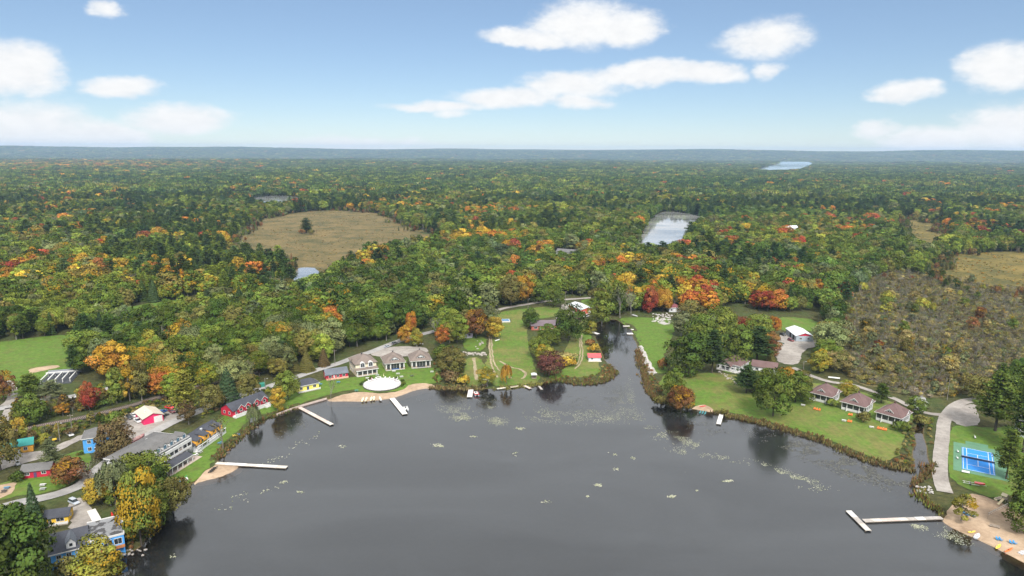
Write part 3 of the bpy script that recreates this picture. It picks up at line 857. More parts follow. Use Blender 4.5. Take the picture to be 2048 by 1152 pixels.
CLEAR = [GP(p) for p in clear_px] + [bog, marsh_r, marsh_r2, fairway, field_left] + FAR_OPEN + list(POND.values())
forest_rng = np.random.default_rng(2024)

def scatter(y0, y1, step, half=.82, pad=60):
    """jittered rows of positions over the part of the land the view covers"""
    out = []
    y = y0
    while y < y1:
        w = half * y + pad
        n = int(2 * w / step)
        x = (np.arange(n) + .5) / n * 2 * w - w
        out.append(np.stack([x + forest_rng.uniform(-.46, .46, n) * step, y + forest_rng.uniform(-.46, .46, n) * step], 1))
        y += step
    P = np.vstack(out)
    keep = np.ones(len(P), bool)
    near = P[:, 1] < 560
    keep[near] &= lake_sd(P[near]) > 3
    for c in CLEAR: keep &= ~in_poly(P, c)
    for ln, w in ROADS.values():
        m = P[:, 1] < ln[:, 1].max() + 40
        keep[m] &= dist_line(P[m], ln) > w / 2 + 3.2
    keep[near] &= dist_line(P[near], rail_line) > 5
    return P[keep]

def autumn_at(P):
    """share of turning trees: patches of their own, stronger in some stands"""
    px, py, _ = project(np.column_stack([P, np.full(len(P), 12.)]))
    n = fbm(P[:, 0] / 70, P[:, 1] / 100, 4)
    a = .02 + 1.2 * sstep(.66, .80, n)
    stands = [(150, 545, 260, 42, .75), (500, 575, 120, 40, .25), (300, 745, 170, 50, .55), (560, 650, 120, 60, .2), (950, 440, 40, 22, .9), (1080, 520, 150, 40, .35), (1300, 560, 160, 50, .45),
              (1500, 560, 160, 90, .35), (1640, 460, 120, 25, .5), (1900, 450, 160, 22, .6), (120, 415, 120, 14, .5), (760, 410, 100, 18, .4), (620, 375, 120, 10, .4), (60, 330, 330, 9, .9), (850, 620, 60, 40, .3)]
    for cx, cy_, sx, sy, k in stands:
        a = a + k * np.exp(-((px - cx) / sx) ** 2 - ((py - cy_) / sy) ** 2) * (.35 + 1.3 * vnoise(P[:, 0] / 40, P[:, 1] / 60))
    return a * (1 - .55 * sstep(900, 3500, P[:, 1])) + .8 * np.exp(-((px - 120) / 300) ** 2 - ((py - 328) / 7) ** 2)

def choose(P):
    n = len(P)
    au = autumn_at(P)
    sc_ = .6 * (1 - fbm(P[:, 0] / 30 + 50, P[:, 1] / 38 + 20, 3)) + .13 * forest_rng.random(n)
    u = np.empty(n); u[np.argsort(sc_)] = np.arange(n) / n
    sw = in_poly(P, swamp)
    con = sstep(.47, .60, fbm(P[:, 0] / 190 + 31, P[:, 1] / 260 + 7, 3)) * .78 + .06
    con = np.clip(con + .25 * sstep(900, 2200, P[:, 1]), 0, .8)
    kinds = []; tints = []; alpha = []
    r = forest_rng
    cn = r.random(n); t = r.random(n); v = r.random(n)
    for i in range(n):
        if sw[i]:
            k = 'bare' if cn[i] < .6 else 'poplar' if cn[i] < .66 else 'shrub'
            c = ('khaki', 'olive', 'grey', 'sage', 'brown', 'khaki', 'sage', 'grey')[int(t[i] * 8)]
            if t[i] > .985: c = 'red'
            al = .2
        elif u[i] < au[i] * .34:
            k = 'maple' if cn[i] < .7 else 'poplar'
            c = ('yellow', 'gold', 'orange', 'gold', 'red', 'lime', 'rust', 'yellow', 'olive', 'orange')[int(t[i] * 10)]
            if P[i, 0] > 150 and t[i] < .25: c = 'red'
            al = .5
        elif cn[i] < con[i]:
            k = 'pine' if v[i] < .72 else 'spruce'
            c = ('pine', 'pine', 'deep', 'blue', 'green')[int(t[i] * 5)]; al = 0
        else:
            k = 'maple' if v[i] < .72 else 'poplar' if v[i] < .95 else 'bare'
            c = ('deep', 'green', 'green', 'fresh', 'fresh', 'olive', 'deep', 'green', 'sage', 'deep')[int(t[i] * 10)]; al = .3 * (au[i] > .45)
        kinds.append(k); tints.append(c); alpha.append(al)
    return kinds, tints, np.array(alpha)

F_near = scatter(300, 1750, 8.9)
F_kind, F_tint, F_al = choose(F_near)
nF = len(F_near)
F_h = forest_rng.normal(16.2, 3.2, nF).clip(8, 25) * (1 - .12 * (fbm(F_near[:, 0] / 60, F_near[:, 1] / 60, 2) < .45))
sw = in_poly(F_near, swamp)
F_h[sw] = forest_rng.uniform(5, 8.5, sw.sum())
F_h = np.where([k == 'pine' for k in F_kind], F_h * 1.13, F_h)
# edges of the woods by lawns and fields stay lower
F_z = H(F_near)
F_rot = forest_rng.uniform(0, 6.283, nF); F_wid = forest_rng.uniform(.92, 1.42, nF)
F_var = forest_rng.integers(0, 3, nF)
F_jit = forest_rng.normal(1, .24, nF).clip(.55, 1.6)

# far woods: patches of canopy, coarser with distance
far_sets = [(scatter(1750, 3300, 15), 1.0), (scatter(3300, 6500, 27, .8), 1.25), (scatter(6500, 14500, 62, .8), 2.6)]

def tint_of(name, jit=1.0, hue=0.0):
    c = np.array(TINT[name]) * jit
    return c * np.array([1 + hue, 1, 1])

def warmth(P):
    w = (fbm(P[:, 0] / 95 + 3, P[:, 1] / 150 + 9, 3) - .47) * 3.2
    w = np.clip(w, -.8, 1.2)
    return np.stack([1.08 + .34 * w, 1.12 + .18 * w, 1.0 + 0 * w], 1)
def points_object(name, P, idx, rot, scale, tint):
    me = bpy.data.meshes.new(name)
    n = len(P)
    me.vertices.add(n); me.vertices.foreach_set('co', np.asarray(P, np.float32).ravel())
    a = me.attributes.new('src', 'INT', 'POINT'); a.data.foreach_set('value', np.asarray(idx, np.int32))
    a = me.attributes.new('rot', 'FLOAT_VECTOR', 'POINT'); a.data.foreach_set('vector', np.column_stack([np.zeros(n), np.zeros(n), rot]).astype(np.float32).ravel())
    a = me.attributes.new('siz', 'FLOAT_VECTOR', 'POINT'); a.data.foreach_set('vector', np.asarray(scale, np.float32).ravel())
    a = me.attributes.new('tint', 'FLOAT_COLOR', 'POINT'); a.data.foreach_set('color', np.asarray(tint, np.float32).ravel())
    o = bpy.data.objects.new(name, me); COL.objects.link(o)
    ng = bpy.data.node_groups.get('plant_out')
    if ng is None:
        ng = bpy.data.node_groups.new('plant_out', 'GeometryNodeTree')
        ng.interface.new_socket('Geometry', in_out='INPUT', socket_type='NodeSocketGeometry')
        ng.interface.new_socket('Geometry', in_out='OUTPUT', socket_type='NodeSocketGeometry')
        N = ng.nodes.new; K = ng.links.new
        gi, go = N('NodeGroupInput'), N('NodeGroupOutput')
        ci = N('GeometryNodeCollectionInfo'); ci.inputs['Collection'].default_value = src_col
        ci.inputs['Separate Children'].default_value = True; ci.inputs['Reset Children'].default_value = True
        ip = N('GeometryNodeInstanceOnPoints'); ip.inputs['Pick Instance'].default_value = True
        def att(nm, typ):
            q = N('GeometryNodeInputNamedAttribute'); q.data_type = typ; q.inputs['Name'].default_value = nm; return q.outputs['Attribute']
        mp = N('GeometryNodeMeshToPoints')
        K(gi.outputs[0], mp.inputs[0]); K(mp.outputs[0], ip.inputs['Points']); K(ci.outputs[0], ip.inputs['Instance'])
        K(att('src', 'INT'), ip.inputs['Instance Index'])
        er = N('FunctionNodeEulerToRotation'); K(att('rot', 'FLOAT_VECTOR'), er.inputs[0]); K(er.outputs[0], ip.inputs['Rotation'])
        K(att('siz', 'FLOAT_VECTOR'), ip.inputs['Scale']); K(ip.outputs[0], go.inputs[0])
    md = o.modifiers.new('plant_out', 'NODES'); md.node_group = ng
    return o

F_warm = warmth(F_near)
def thing(name, label, cat, loc=(0, 0, 0), rz=0.0, group=None):
    o = bpy.data.objects.new(name, None); o.empty_display_size = .5
    COL.objects.link(o); o.location = loc; o.rotation_euler = (0, 0, rz)
    o['label'] = label; o['category'] = cat
    if group: o['group'] = group
    return o
TREE_NAME = {'maple': 'maple_tree', 'poplar': 'poplar_tree', 'pine': 'pine_tree', 'spruce': 'spruce_tree', 'bare': 'bare_tree', 'willow': 'willow_tree', 'shrub': 'shrub'}
def tree(kind, var, loc, h, wid, rz, tint, al, label, group=None):
    ref = 4.0 if kind == 'shrub' else 16.0
    s = h / ref
    e = thing(TREE_NAME[kind], label, 'shrub' if kind == 'shrub' else 'tree', loc, rz, group)
    e.scale = (s * wid, s * wid, s)
    crown, trunk = PARTS[(kind, var % len(KINDS[kind]))]
    c = bpy.data.objects.new('crown', crown); COL.objects.link(c); c.parent = e
    c['tint'] = [float(q) for q in tint] + [float(al)]
    t = bpy.data.objects.new('trunk', trunk); COL.objects.link(t); t.parent = e
    return e

# the nearest trees of the wood stand as trees of their own
fx, fy, fd = project(np.column_stack([F_near, F_z + F_h * .6]))
inview = (fx > -30) & (fx < 2078) & (fy < 1180)
order = np.argsort(fd + 1e6 * ~inview)
HUE = {'deep': 'dark green', 'green': 'green', 'fresh': 'bright green', 'lime': 'yellow-green', 'yellow': 'yellow', 'gold': 'golden', 'orange': 'orange', 'red': 'red', 'crimson': 'crimson', 'rust': 'rust brown',
       'olive': 'olive', 'brown': 'brown', 'pine': 'dark green', 'blue': 'blue-green', 'sage': 'grey-green', 'khaki': 'straw-coloured', 'grey': 'grey', 'wine': 'dark wine red'}
KN = {'maple': 'round-crowned broadleaf tree', 'poplar': 'slender broadleaf tree', 'pine': 'layered pine', 'spruce': 'conical spruce', 'bare': 'thin half-bare tree', 'willow': 'weeping willow', 'shrub': 'low bush'}
def zone(px, py):
    if py > 690 and px < 700: return 'in the wood by the railway'
    if px < 700: return 'in the wood around the green field'
    if px < 990: return 'in the wood behind the taupe cottages'
    if px < 1240: return 'in the wood behind the upper road'
    if px < 1560: return 'in the wood behind the stone landing'
    return 'in the swamp beyond the shed' if px > 1640 else 'in the wood beside the shed'
picked = np.zeros(nF, bool); cnt = {}; todo = []
LIMIT = {'maple': 190, 'poplar': 110, 'pine': 90, 'spruce': 40, 'bare': 70, 'shrub': 50}
for i in order:
    if not inview[i]: break
    k = F_kind[i]
    if cnt.get(k, 0) >= LIMIT[k] or fd[i] > 640: continue
    cnt[k] = cnt.get(k, 0) + 1; picked[i] = True
    todo.append((i, k, zone(fx[i], fy[i])))
def nth(n):
    w = ('first', 'second', 'third', 'fourth', 'fifth', 'sixth', 'seventh', 'eighth', 'ninth', 'tenth', 'eleventh', 'twelfth')
    return w[n - 1] if n <= 12 else f'{n}' + ('th' if 10 < n % 100 < 14 else {1: 'st', 2: 'nd', 3: 'rd'}.get(n % 10, 'th'))
fam = {}
for i, k, z_ in todo: fam.setdefault((HUE[F_tint[i]], KN[k], z_), []).append((fx[i], i, k))
for (hue, kn, z_), lst in fam.items():
    for q, (_, i, k) in enumerate(sorted(lst)):
        lab = f'{hue} {kn} {z_}' if len(lst) == 1 else f'{nth(q + 1)} {hue} {kn} from the left {z_}'
        tree(k, int(F_var[i]), (*F_near[i], F_z[i]), F_h[i] * (.42 if k == 'shrub' else 1), F_wid[i], F_rot[i], tint_of(F_tint[i], F_jit[i]) * F_warm[i], F_al[i], lab, f'{hue} {kn}s {z_}')

rest = ~picked
P3 = np.column_stack([F_near, F_z])[rest]
idx = np.array([SRC_IDX[(F_kind[i], int(F_var[i]) % len(KINDS[F_kind[i]]))] for i in np.where(rest)[0]])
ref = np.array([.25 * .42 if F_kind[i] == 'shrub' else 1 / 16 for i in np.where(rest)[0]])
s = F_h[rest] * ref
tn = np.array([np.append(tint_of(F_tint[i], F_jit[i]) * F_warm[i], F_al[i]) for i in np.where(rest)[0]])
fo = points_object('forest', P3, idx, F_rot[rest], np.column_stack([s * F_wid[rest], s * F_wid[rest], s]), tn)
fo['kind'] = 'stuff'; fo['label'] = 'mixed autumn forest stretching back from the lakeside'; fo['category'] = 'forest'
Q3 = []; qi = []; qs = []; qt = []
for P, sc in far_sets:
    k, t, al = choose(P); wm = warmth(P / 2.0)
    Q3.append(np.column_stack([P, H(P) - (sc - 1) * 6])); qi += [SRC_IDX[('clump', j)] for j in forest_rng.integers(0, 4, len(P))]
    s = sc * forest_rng.uniform(.65, 1.3, len(P)); sx = s * (1.0 if sc > 1.1 else .72)
    qs.append(np.column_stack([sx, sx, s * .85 / sc * forest_rng.uniform(.9, 1.35, len(P))])); qt += [np.append(tint_of(t[i], forest_rng.normal(1.0, .22)) * wm[i], al[i]) for i in range(len(P))]
Q3 = np.vstack(Q3); qs = np.vstack(qs)
fo2 = points_object('forest', Q3, qi, forest_rng.uniform(0, 6.28, len(Q3)), qs, qt)
fo2['kind'] = 'stuff'; fo2['label'] = 'far forest running to the hills on the horizon'; fo2['category'] = 'forest'
print('FOREST', nF, picked.sum(), cnt, len(Q3))

# ------------------------------------------------------------------ scrub of the swamp on the right, and thickets along rail line and shore
def mass(name, P, kinds, tints, hlo, hhi, label, cat, wid=(.8, 1.25), gain=1.0):
    r = forest_rng; n = len(P)
    kk = [kinds[i] for i in r.integers(0, len(kinds), n)]; vv = r.integers(0, 3, n)
    idx = [SRC_IDX[(k, int(v) % len(KINDS[k]))] for k, v in zip(kk, vv)]
    h = r.uniform(hlo, hhi, n) * np.array([.55 if k == 'shrub' else 1 for k in kk])
    s = h / np.array([4 if k == 'shrub' else 16 for k in kk]); w = r.uniform(*wid, n)
    tt = [np.append(tint_of(tints[i], r.normal(gain, .2)), .1) for i in r.integers(0, len(tints), n)]
    o = points_object(name, np.column_stack([P, H(P) - .05]), idx, r.uniform(0, 6.28, n), np.column_stack([s * w, s * w, s]), tt)
    o['kind'] = 'stuff'; o['label'] = label; o['category'] = cat
    return o
def fill(poly, step, avoid=(), lake_gap=1.0, thin=0.0):
    x0, y0 = poly.min(0); x1, y1 = poly.max(0)
    gx, gy = np.meshgrid(np.arange(x0, x1, step), np.arange(y0, y1, step))
    P = np.stack([gx.ravel(), gy.ravel()], 1) + forest_rng.uniform(-.48, .48, (gx.size, 2)) * step
    k = in_poly(P, poly)
    for ln, w in ROADS.values(): k &= dist_line(P, ln) > w / 2 + 1.2
    for q in avoid: k &= ~in_poly(P, q)
    near = P[:, 1] < 520
    if near.any(): k[near] &= lake_sd(P[near]) > lake_gap
    if thin: k &= forest_rng.random(len(P)) > thin
    return P[k]
SW = fill(swamp, 2.9, [POND['creek_pool']], 4)
SWn = fbm(SW[:, 0] / 26, SW[:, 1] / 40, 3)
mass('scrub', SW[SWn > .40], ['shrub', 'bare', 'shrub', 'bare', 'shrub'], ['khaki', 'olive', 'khaki', 'sage', 'olive', 'grey', 'sage', 'olive'], 3.8, 7.8, 'straw and olive scrub of the swamp behind the three cottages', 'scrub', (1.1, 1.7), 1.15)
mass('scrub', SW[SWn <= .40], ['shrub', 'bare', 'shrub'], ['olive', 'brown', 'khaki', 'sage', 'olive'], 3.0, 6.0, 'low brown scrub in the gaps of the swamp', 'scrub', (1.1, 1.7), 1.0)
TR = fill(swamp, 13, [POND['creek_pool']], 4, .2); TR = TR[fbm(TR[:, 0] / 34 + 7, TR[:, 1] / 45, 3) > .47]
mass('thicket', TR, ['poplar', 'bare', 'maple', 'bare'], ['khaki', 'sage', 'olive', 'lime', 'green', 'khaki', 'rust'], 6, 12, 'taller half-bare trees standing out of the swamp scrub', 'thicket', (.8, 1.3), 1.1)
for px_, lab, k_, a_, b_ in [([(-40,880),(60,866),(120,868),(150,856),(228,838),(224,848),(165,860),(130,878),(85,894),(0,904),(-40,912)], 'tangle of bushes along the dirt lane below the railway', ['shrub', 'shrub', 'poplar'], 3.5, 8),
                   ([(-40,1030),(0,1026),(60,1016),(88,1012),(88,1040),(92,1080),(40,1090),(-40,1080)], 'undergrowth behind the yellow cabin', ['shrub', 'shrub', 'maple'], 3.5, 8),
                   ([(180,985),(205,945),(240,915),(262,915),(280,945),(330,975),(325,1010),(300,1035),(262,1060),(240,1030),(215,1010)], 'undergrowth beneath the trees beside the hotel', ['shrub', 'shrub', 'poplar'], 3, 7),
                   ([(110,940),(160,905),(180,915),(178,945),(150,965),(120,968)], 'bushes around the rust-tinged tree', ['shrub'], 2.5, 5),
                   ([(395,832),(440,812),(500,792),(545,775),(560,780),(500,800),(445,822),(410,842)], 'low bushes behind the red cottage and the guest wing', ['shrub'], 2.5, 5)]:
    mass('thicket', fill(GP(px_), 3.4, [GP(gravel_areas['dirt_lane']), GP(gravel_areas['cabin_yard']), GP([(395,885),(365,862),(440,830),(470,810),(520,790),(540,812),(470,845),(430,862)])], 2, .3), k_, ['green', 'olive', 'deep', 'brown', 'lime', 'sage', 'fresh'], a_, b_, lab, 'thicket')
rail_strip = GP([(-60,868),(60,845),(105,836),(156,828),(207,815),(260,800),(330,782),(330,770),(262,776),(195,790),(137,803),(88,810),(30,822),(-60,840)])
mass('thicket', fill(rail_strip, 3.1, [ribbon(rail_line, 8)], 3, .12), ['shrub', 'shrub', 'bare', 'poplar'], ['olive', 'brown', 'green', 'deep', 'lime', 'rust', 'olive', 'green'], 4.0, 8.5, 'tangled thicket between the left road and the railway', 'thicket')
rail_low = ribbon(rail_line + np.array([3, -10.5]), 11)
mass('thicket', fill(rail_low[:, :], 2.6, [ribbon(rail_line, 7)], 3, .15), ['shrub'], ['olive', 'khaki', 'lime', 'green', 'brown', 'deep'], 2.6, 6.0, 'weedy bank on the near side of the railway', 'thicket')
for px_, lab in [([(1822,842),(1834,838),(1830,868),(1836,886),(1828,905),(1832,936),(1800,938),(1786,926),(1800,890),(1812,855)], 'brown willow scrub filling the bank between cottage lawn and creek'),
                 ([(1852,838),(1868,836),(1874,880),(1872,930),(1864,958),(1840,975),(1862,945),(1862,912),(1856,885)], 'brown willow scrub on the bank between creek and beach road'),
                 ([(868,775),(866,735),(880,700),(905,690),(918,705),(925,740),(935,776),(900,778)], 'mixed bushes between the last taupe cottage and the narrow lawn'),
                 ([(1310,790),(1296,752),(1282,712),(1290,712),(1306,745),(1322,775),(1338,806),(1320,806)], 'rusty bank brush along the channel below the stone bank'),
                 ([(1200,738),(1216,726),(1232,740),(1222,757),(1194,768),(1148,766),(1120,760),(1110,752),(1150,756),(1190,752)], 'rusty brush fringing the grassy point'),
                 ([(250,1108),(280,1092),(290,1062),(262,1060),(250,1080)], 'weedy bank brush beside the blue lakeside house')]:
    mass('bank_brush', fill(smooth(GP(px_), 1), 2.4, [], .3, .1), ['shrub'], ['olive', 'brown', 'rust', 'olive', 'green', 'khaki'], 1.6, 3.4, lab, 'brush')

def rim(poly, w, seed):
    P = fill(poly, 5.0, list(POND.values()), 0, .2)
    d = dist_line(P, poly, True)
    return P[d < w * (2.4 * fbm(P[:, 0] / 28 + seed, P[:, 1] / 28, 3) - .75)]
for poly, w, lab in ((bog, 26, 'ragged low trees creeping in around the edge of the bog'), (marsh_r, 26, 'ragged brush creeping in around the right-hand marsh'), (marsh_r2, 30, 'ragged brush around the upper right marsh')):
    mass('bank_brush', rim(poly, w, w), ['maple', 'spruce', 'shrub', 'poplar', 'pine', 'shrub', 'bare'], ['green', 'deep', 'olive', 'pine', 'rust', 'sage', 'brown'], 4, 11, lab, 'brush')

# ------------------------------------------------------------------ trees that stand on their own, one by one
REFW = {'maple': 12.6, 'poplar': 9.6, 'pine': 9.4, 'spruce': 6.4, 'bare': 9.5, 'willow': 11, 'shrub': 5.2}
def solve_h(px, py, top):
    b = G(px, py)
    lo, hi = .3, 60.0
    for _ in range(30):
        m = (lo + hi) / 2
        if project([[b.x, b.y, b.z + m]])[1][0] > top: lo = m
        else: hi = m
    return m
solo = [
 # bottom left corner
 ('maple',36,1196,1012,150,'deep','huge dark tree filling the bottom left corner'),
 ('pine',-14,1140,1020,100,'deep','dark conifer cut by the left edge below the yellow cabin'),
 ('spruce',72,1062,962,46,'blue','dark spire-topped spruce behind the yellow cabin'),
 ('poplar',200,1172,1074,80,'lime','yellow-green broadleaf tree in front of the blue lakeside house'),
 ('shrub',138,1152,1108,64,'olive','olive bush under the yellow-green tree by the blue lakeside house'),
 ('shrub',214,1128,1098,50,'lime','bright bush at the lake corner of the blue lakeside house'),
 ('maple',283,1088,930,80,'fresh','tall golden-green maple leaning over the lake by the blue house'),
 ('maple',306,1056,962,60,'fresh','green tree between the golden maple and the lake'),
 ('willow',232,1012,912,64,'sage','grey-green willow next to the golden maple'),
 ('bare',183,992,918,58,'grey','bare grey tree by the bend of the resort drive'),
 ('maple',196,1010,952,50,'yellow','small yellow tree inside the bend of the resort drive'),
 ('maple',288,978,906,92,'fresh','broad light green tree against the end of the white hotel'),
 ('poplar',322,1018,928,52,'deep','dark green tree between the hotel and the golden maple'),
 ('maple',346,1022,944,62,'olive','olive-brown tree at the water end of the hotel lawn'),
 ('maple',234,918,838,68,'brown','dense brown-green tree beside the tall blue house'),
 ('spruce',207,914,840,34,'brown','narrow brown cedar touching the tall blue house'),
 ('maple',138,968,916,64,'rust','rust-tinged round tree right of the red cottage'),
 ('shrub',34,964,938,34,'deep','dark bush at the left end of the red cottage'),
 ('pine',104,938,880,44,'sage','grey-green pine between teal-roofed building and red cottage'),
 ('maple',2,940,838,62,'olive','olive tree standing over the teal-roofed building'),
 ('maple',-6,900,835,64,'yellow','yellowish tree on the left edge above the teal roof'),
 ('shrub',40,858,828,34,'yellow','yellow bush beside the path below the left road'),
 ('maple',66,848,790,56,'green','green tree just below the left road junction'),
 ('poplar',126,832,806,24,'gold','small golden tree between left road and railway'),
 ('maple',180,822,763,36,'red','red-topped maple beside the left road'),
 ('pine',62,796,748,62,'green','green pine in front of the outdoor rink posts'),
 ('pine',104,798,762,54,'sage','grey-green pine hiding part of the rink posts'),
 ('maple',8,800,745,36,'rust','rust tree on the left edge beside the field path'),
 ('poplar',234,806,728,38,'fresh','tall light green tree at the end of the left road'),
 ('poplar',260,802,720,34,'yellow','tall yellow tree at the end of the left road'),
 ('poplar',284,800,718,36,'olive','tall olive tree right of the tall yellow one'),
 ('maple',320,790,740,56,'orange','orange maple beside the railway cutting'),
 ('maple',352,782,735,44,'yellow','yellow-leaved maple beside the railway right of the orange one'),
 ('shrub',232,850,816,42,'green','dark green bush behind the cars left of the red garage'),
 ('pine',372,832,742,66,'lime','light green feathery pine behind the red garage'),
 ('poplar',378,848,800,34,'brown','narrow brown tree at the corner of the gravel yard'),
 ('maple',428,822,768,50,'olive','olive tree behind the drive between garage and red cottages'),
 ('spruce',457,806,733,44,'blue','dark blue-green spruce behind the three-gabled red cottage'),
 ('maple',497,798,746,44,'olive','rounded olive tree beside the drive near the green dumpster'),
 ('poplar',555,822,774,28,'yellow','small yellow tree on the shore lawn by the blue bin'),
 ('maple',577,798,740,52,'fresh','light green tree left of the yellow lake cabin'),
 ('willow',508,848,804,28,'sage','small weeping tree in front of the three-gabled cottage'),
 ('bare',446,898,828,50,'olive','sparse crooked tree on the lawn by the orange dormers'),
 ('shrub',400,892,878,36,'fresh','clipped green hedge below the orange dormers'),
 ('bare',662,800,742,24,'brown','thin brown tree on the lawn between two cabins'),
 ('spruce',588,742,698,28,'olive','first olive cedar in the row behind the lake cabins'),
 ('spruce',614,742,700,30,'olive','second olive cedar in the row behind the lake cabins'),
 ('spruce',648,732,695,32,'brown','third and brownest cedar in the row behind the cabins'),
 ('maple',575,722,680,28,'gold','golden tree above the row of cedars'),
 ('maple',568,696,640,50,'yellow','large yellow maple in the wood behind the cabins'),
 ('maple',612,702,680,30,'orange','orange maple in the wood above the cedars'),
 # middle
 ('poplar',834,694,656,24,'lime','yellow-green poplar behind the taupe cottages'),
 ('maple',808,686,650,28,'gold','gold tree by the utility pole behind the cottages'),
 ('poplar',886,694,650,28,'orange','orange poplar behind the last taupe cottage'),
 ('maple',822,672,622,24,'orange','slim orange tree deeper behind the taupe cottages'),
 ('maple',905,745,695,52,'olive','olive tree in the bushes by the last taupe cottage'),
 ('maple',882,720,690,40,'green','green tree touching the last taupe cottage'),
 ('shrub',900,765,735,46,'brown','brown bush above the end of the pool beach'),
 ('shrub',928,770,746,30,'yellow','yellow bush on the shore left of the narrow lawn'),
 ('shrub',918,738,716,34,'deep','dark bush below the stone-edged garden'),
 ('maple',930,668,620,52,'olive','olive tree over the hidden purple porch'),
 ('maple',952,676,612,44,'rust','rust-orange maple beside the hidden purple porch'),
 ('poplar',972,672,602,44,'sage','tall grey-green tree at the top of the long lawn'),
 ('poplar',991,678,632,34,'yellow','yellow tree at the head of the wheel track'),
 ('willow',1013,768,726,24,'gold','small golden weeping tree near the lake end of the long lawn'),
 ('poplar',975,772,732,36,'lime','yellow-green sapling group beside the little gazebo'),
 ('maple',1062,656,616,34,'deep','dark green tree left of the brick bungalow'),
 ('maple',1107,614,574,34,'green','green tree beside the upper road'),
 ('maple',1022,612,548,52,'olive','big olive tree behind the upper road'),
 ('maple',1042,606,545,48,'gold','golden-orange maple behind the upper road'),
 ('maple',1076,604,558,48,'green','green tree behind the upper road right of the orange maple'),
 ('maple',1136,682,612,56,'deep','large dark tree in front of the brick bungalow'),
 ('maple',1100,690,648,54,'green','green tree hiding the front of the brick bungalow'),
 ('maple',1078,715,668,40,'fresh','light green tree on the lawn edge below the bungalow'),
 ('maple',1092,728,690,42,'lime','lime tree above the wine-brown maple'),
 ('maple',1098,752,706,48,'wine','round wine-brown maple near the grassy point'),
 ('shrub',1130,720,702,60,'khaki','straw-coloured weed patch on the point lawn'),
 ('shrub',1135,730,712,50,'yellow','yellow goldenrod clump on the point lawn'),
 ('poplar',1203,650,578,46,'fresh','tall light green tree at the head of the channel'),
 ('poplar',1180,668,640,26,'lime','yellow-green tree on the left bank of the channel'),
 ('shrub',1188,704,684,30,'yellow','yellow bush above the red-roofed boathouse'),
 ('shrub',1180,690,676,24,'rust','rust bush on the left bank of the channel'),
 ('bare',1240,636,560,46,'sage','bare-stemmed tree at the right head of the channel'),
 ('bare',1262,632,575,36,'grey','grey bare trees beside the channel head'),
 ('maple',1302,626,572,30,'red','red maple by the stone landing'),
 ('maple',1326,624,572,36,'gold','gold maple by the stone landing'),
 ('maple',1380,648,598,56,'olive','olive tree right of the purple-roofed house'),
 ('poplar',1362,672,624,42,'sage','grey-green tree on the edge of the channel lawn'),
 # right cluster
 ('maple',1377,748,664,84,'deep','dark broad tree at the left of the big lawn cluster'),
 ('pine',1424,746,662,62,'pine','dark layered pine in the big lawn cluster'),
 ('maple',1398,706,625,68,'green','green domed tree at the back of the lawn cluster'),
 ('maple',1440,692,614,66,'fresh','bright domed tree crowning the lawn cluster'),
 ('maple',1470,728,648,70,'green','large green oak beside the brown-roofed house'),
 ('maple',1492,678,632,44,'red','reddish maple in the lawn cluster'),
 ('maple',1512,694,626,58,'fresh','light green domed tree in the lawn cluster'),
 ('pine',1514,722,654,74,'pine','dark pine shading the brown-roofed house'),
 ('maple',1536,712,662,46,'rust','rust-orange tree by the gravel boat yard'),
 ('maple',1549,668,630,22,'orange','bright orange slim maple by the metal shed'),
 ('spruce',1541,722,700,26,'olive','small rounded cedar beside the boat yard'),
 ('shrub',1326,740,710,26,'rust','rust bush at the foot of the lawn cluster'),
 ('maple',1344,796,736,46,'green','green tree on the shore next to the rust-brown tree'),
 ('maple',1362,822,764,44,'rust','rust-brown tree leaning over the water'),
 ('shrub',1322,808,784,36,'olive','olive bush on the channel corner'),
 ('maple',1546,832,738,66,'green','large green tree on the lawn left of the cottages'),
 ('maple',1590,804,744,60,'green','green tree behind the cottages'),
 ('pine',1492,786,732,60,'pine','dark pine in front of the brown-roofed house'),
 ('maple',1524,784,738,56,'green','green tree right of the pine before the brown-roofed house'),
 ('maple',1572,764,734,30,'gold','golden tree above the cottages'),
 ('poplar',1600,790,738,38,'olive','olive poplar beside the cottage lane'),
 ('maple',1650,690,638,44,'yellow','bright yellow maple at the swamp edge'),
 ('maple',1640,745,700,44,'lime','lime tree where the lane meets the swamp'),
 ('maple',1672,740,700,50,'khaki','straw-yellow tree at the swamp edge by the lane'),
 ('maple',1692,794,760,36,'lime','lime tree between the first two cottages'),
 ('pine',1762,806,768,40,'deep','dark tree between the second and third cottages'),
 ('maple',1834,826,795,40,'green','green tree behind the third cottage'),
 ('shrub',1664,812,795,28,'fresh','bush at the porch corner of the first cottage'),
 ('shrub',1726,844,818,34,'olive','bush at the porch corner of the second cottage'),
 ('shrub',1803,862,838,40,'green','bush at the porch corner of the third cottage'),
 ('shrub',1842,846,824,34,'olive','olive bush over the upper end of the creek'),
 ('shrub',1448,828,812,18,'olive','small bush on the shore beside the little dock'),
 ('pine',1990,862,748,90,'green','tall spreading pine at the turnaround'),
 ('pine',2046,905,760,80,'deep','tall dark pine on the right edge by the house'),
 ('pine',2012,958,862,62,'green','dark pine overhanging the blue court'),
 ('pine',2056,1030,885,90,'green','large dark pine on the right edge below the court'),
 ('maple',2060,1070,965,80,'green','green tree on the right edge beside the playground'),
 ('poplar',1922,1040,984,44,'lime','yellow-green tree on the beach beside the long dock'),
 ('maple',1960,800,752,60,'olive','olive tree at the far end of the beach road'),
 ('maple',2030,800,740,80,'deep','dark tree on the right edge behind the turnaround'),
 ('bare',562,588,548,50,'grey','grey leafless trees at the outlet of the bog'),
 ('pine',613,466,436,30,'pine','lone dark pine islet in the middle of the bog'),
 ('shrub',604,468,456,16,'rust','rust bush at the left foot of the bog pine'),
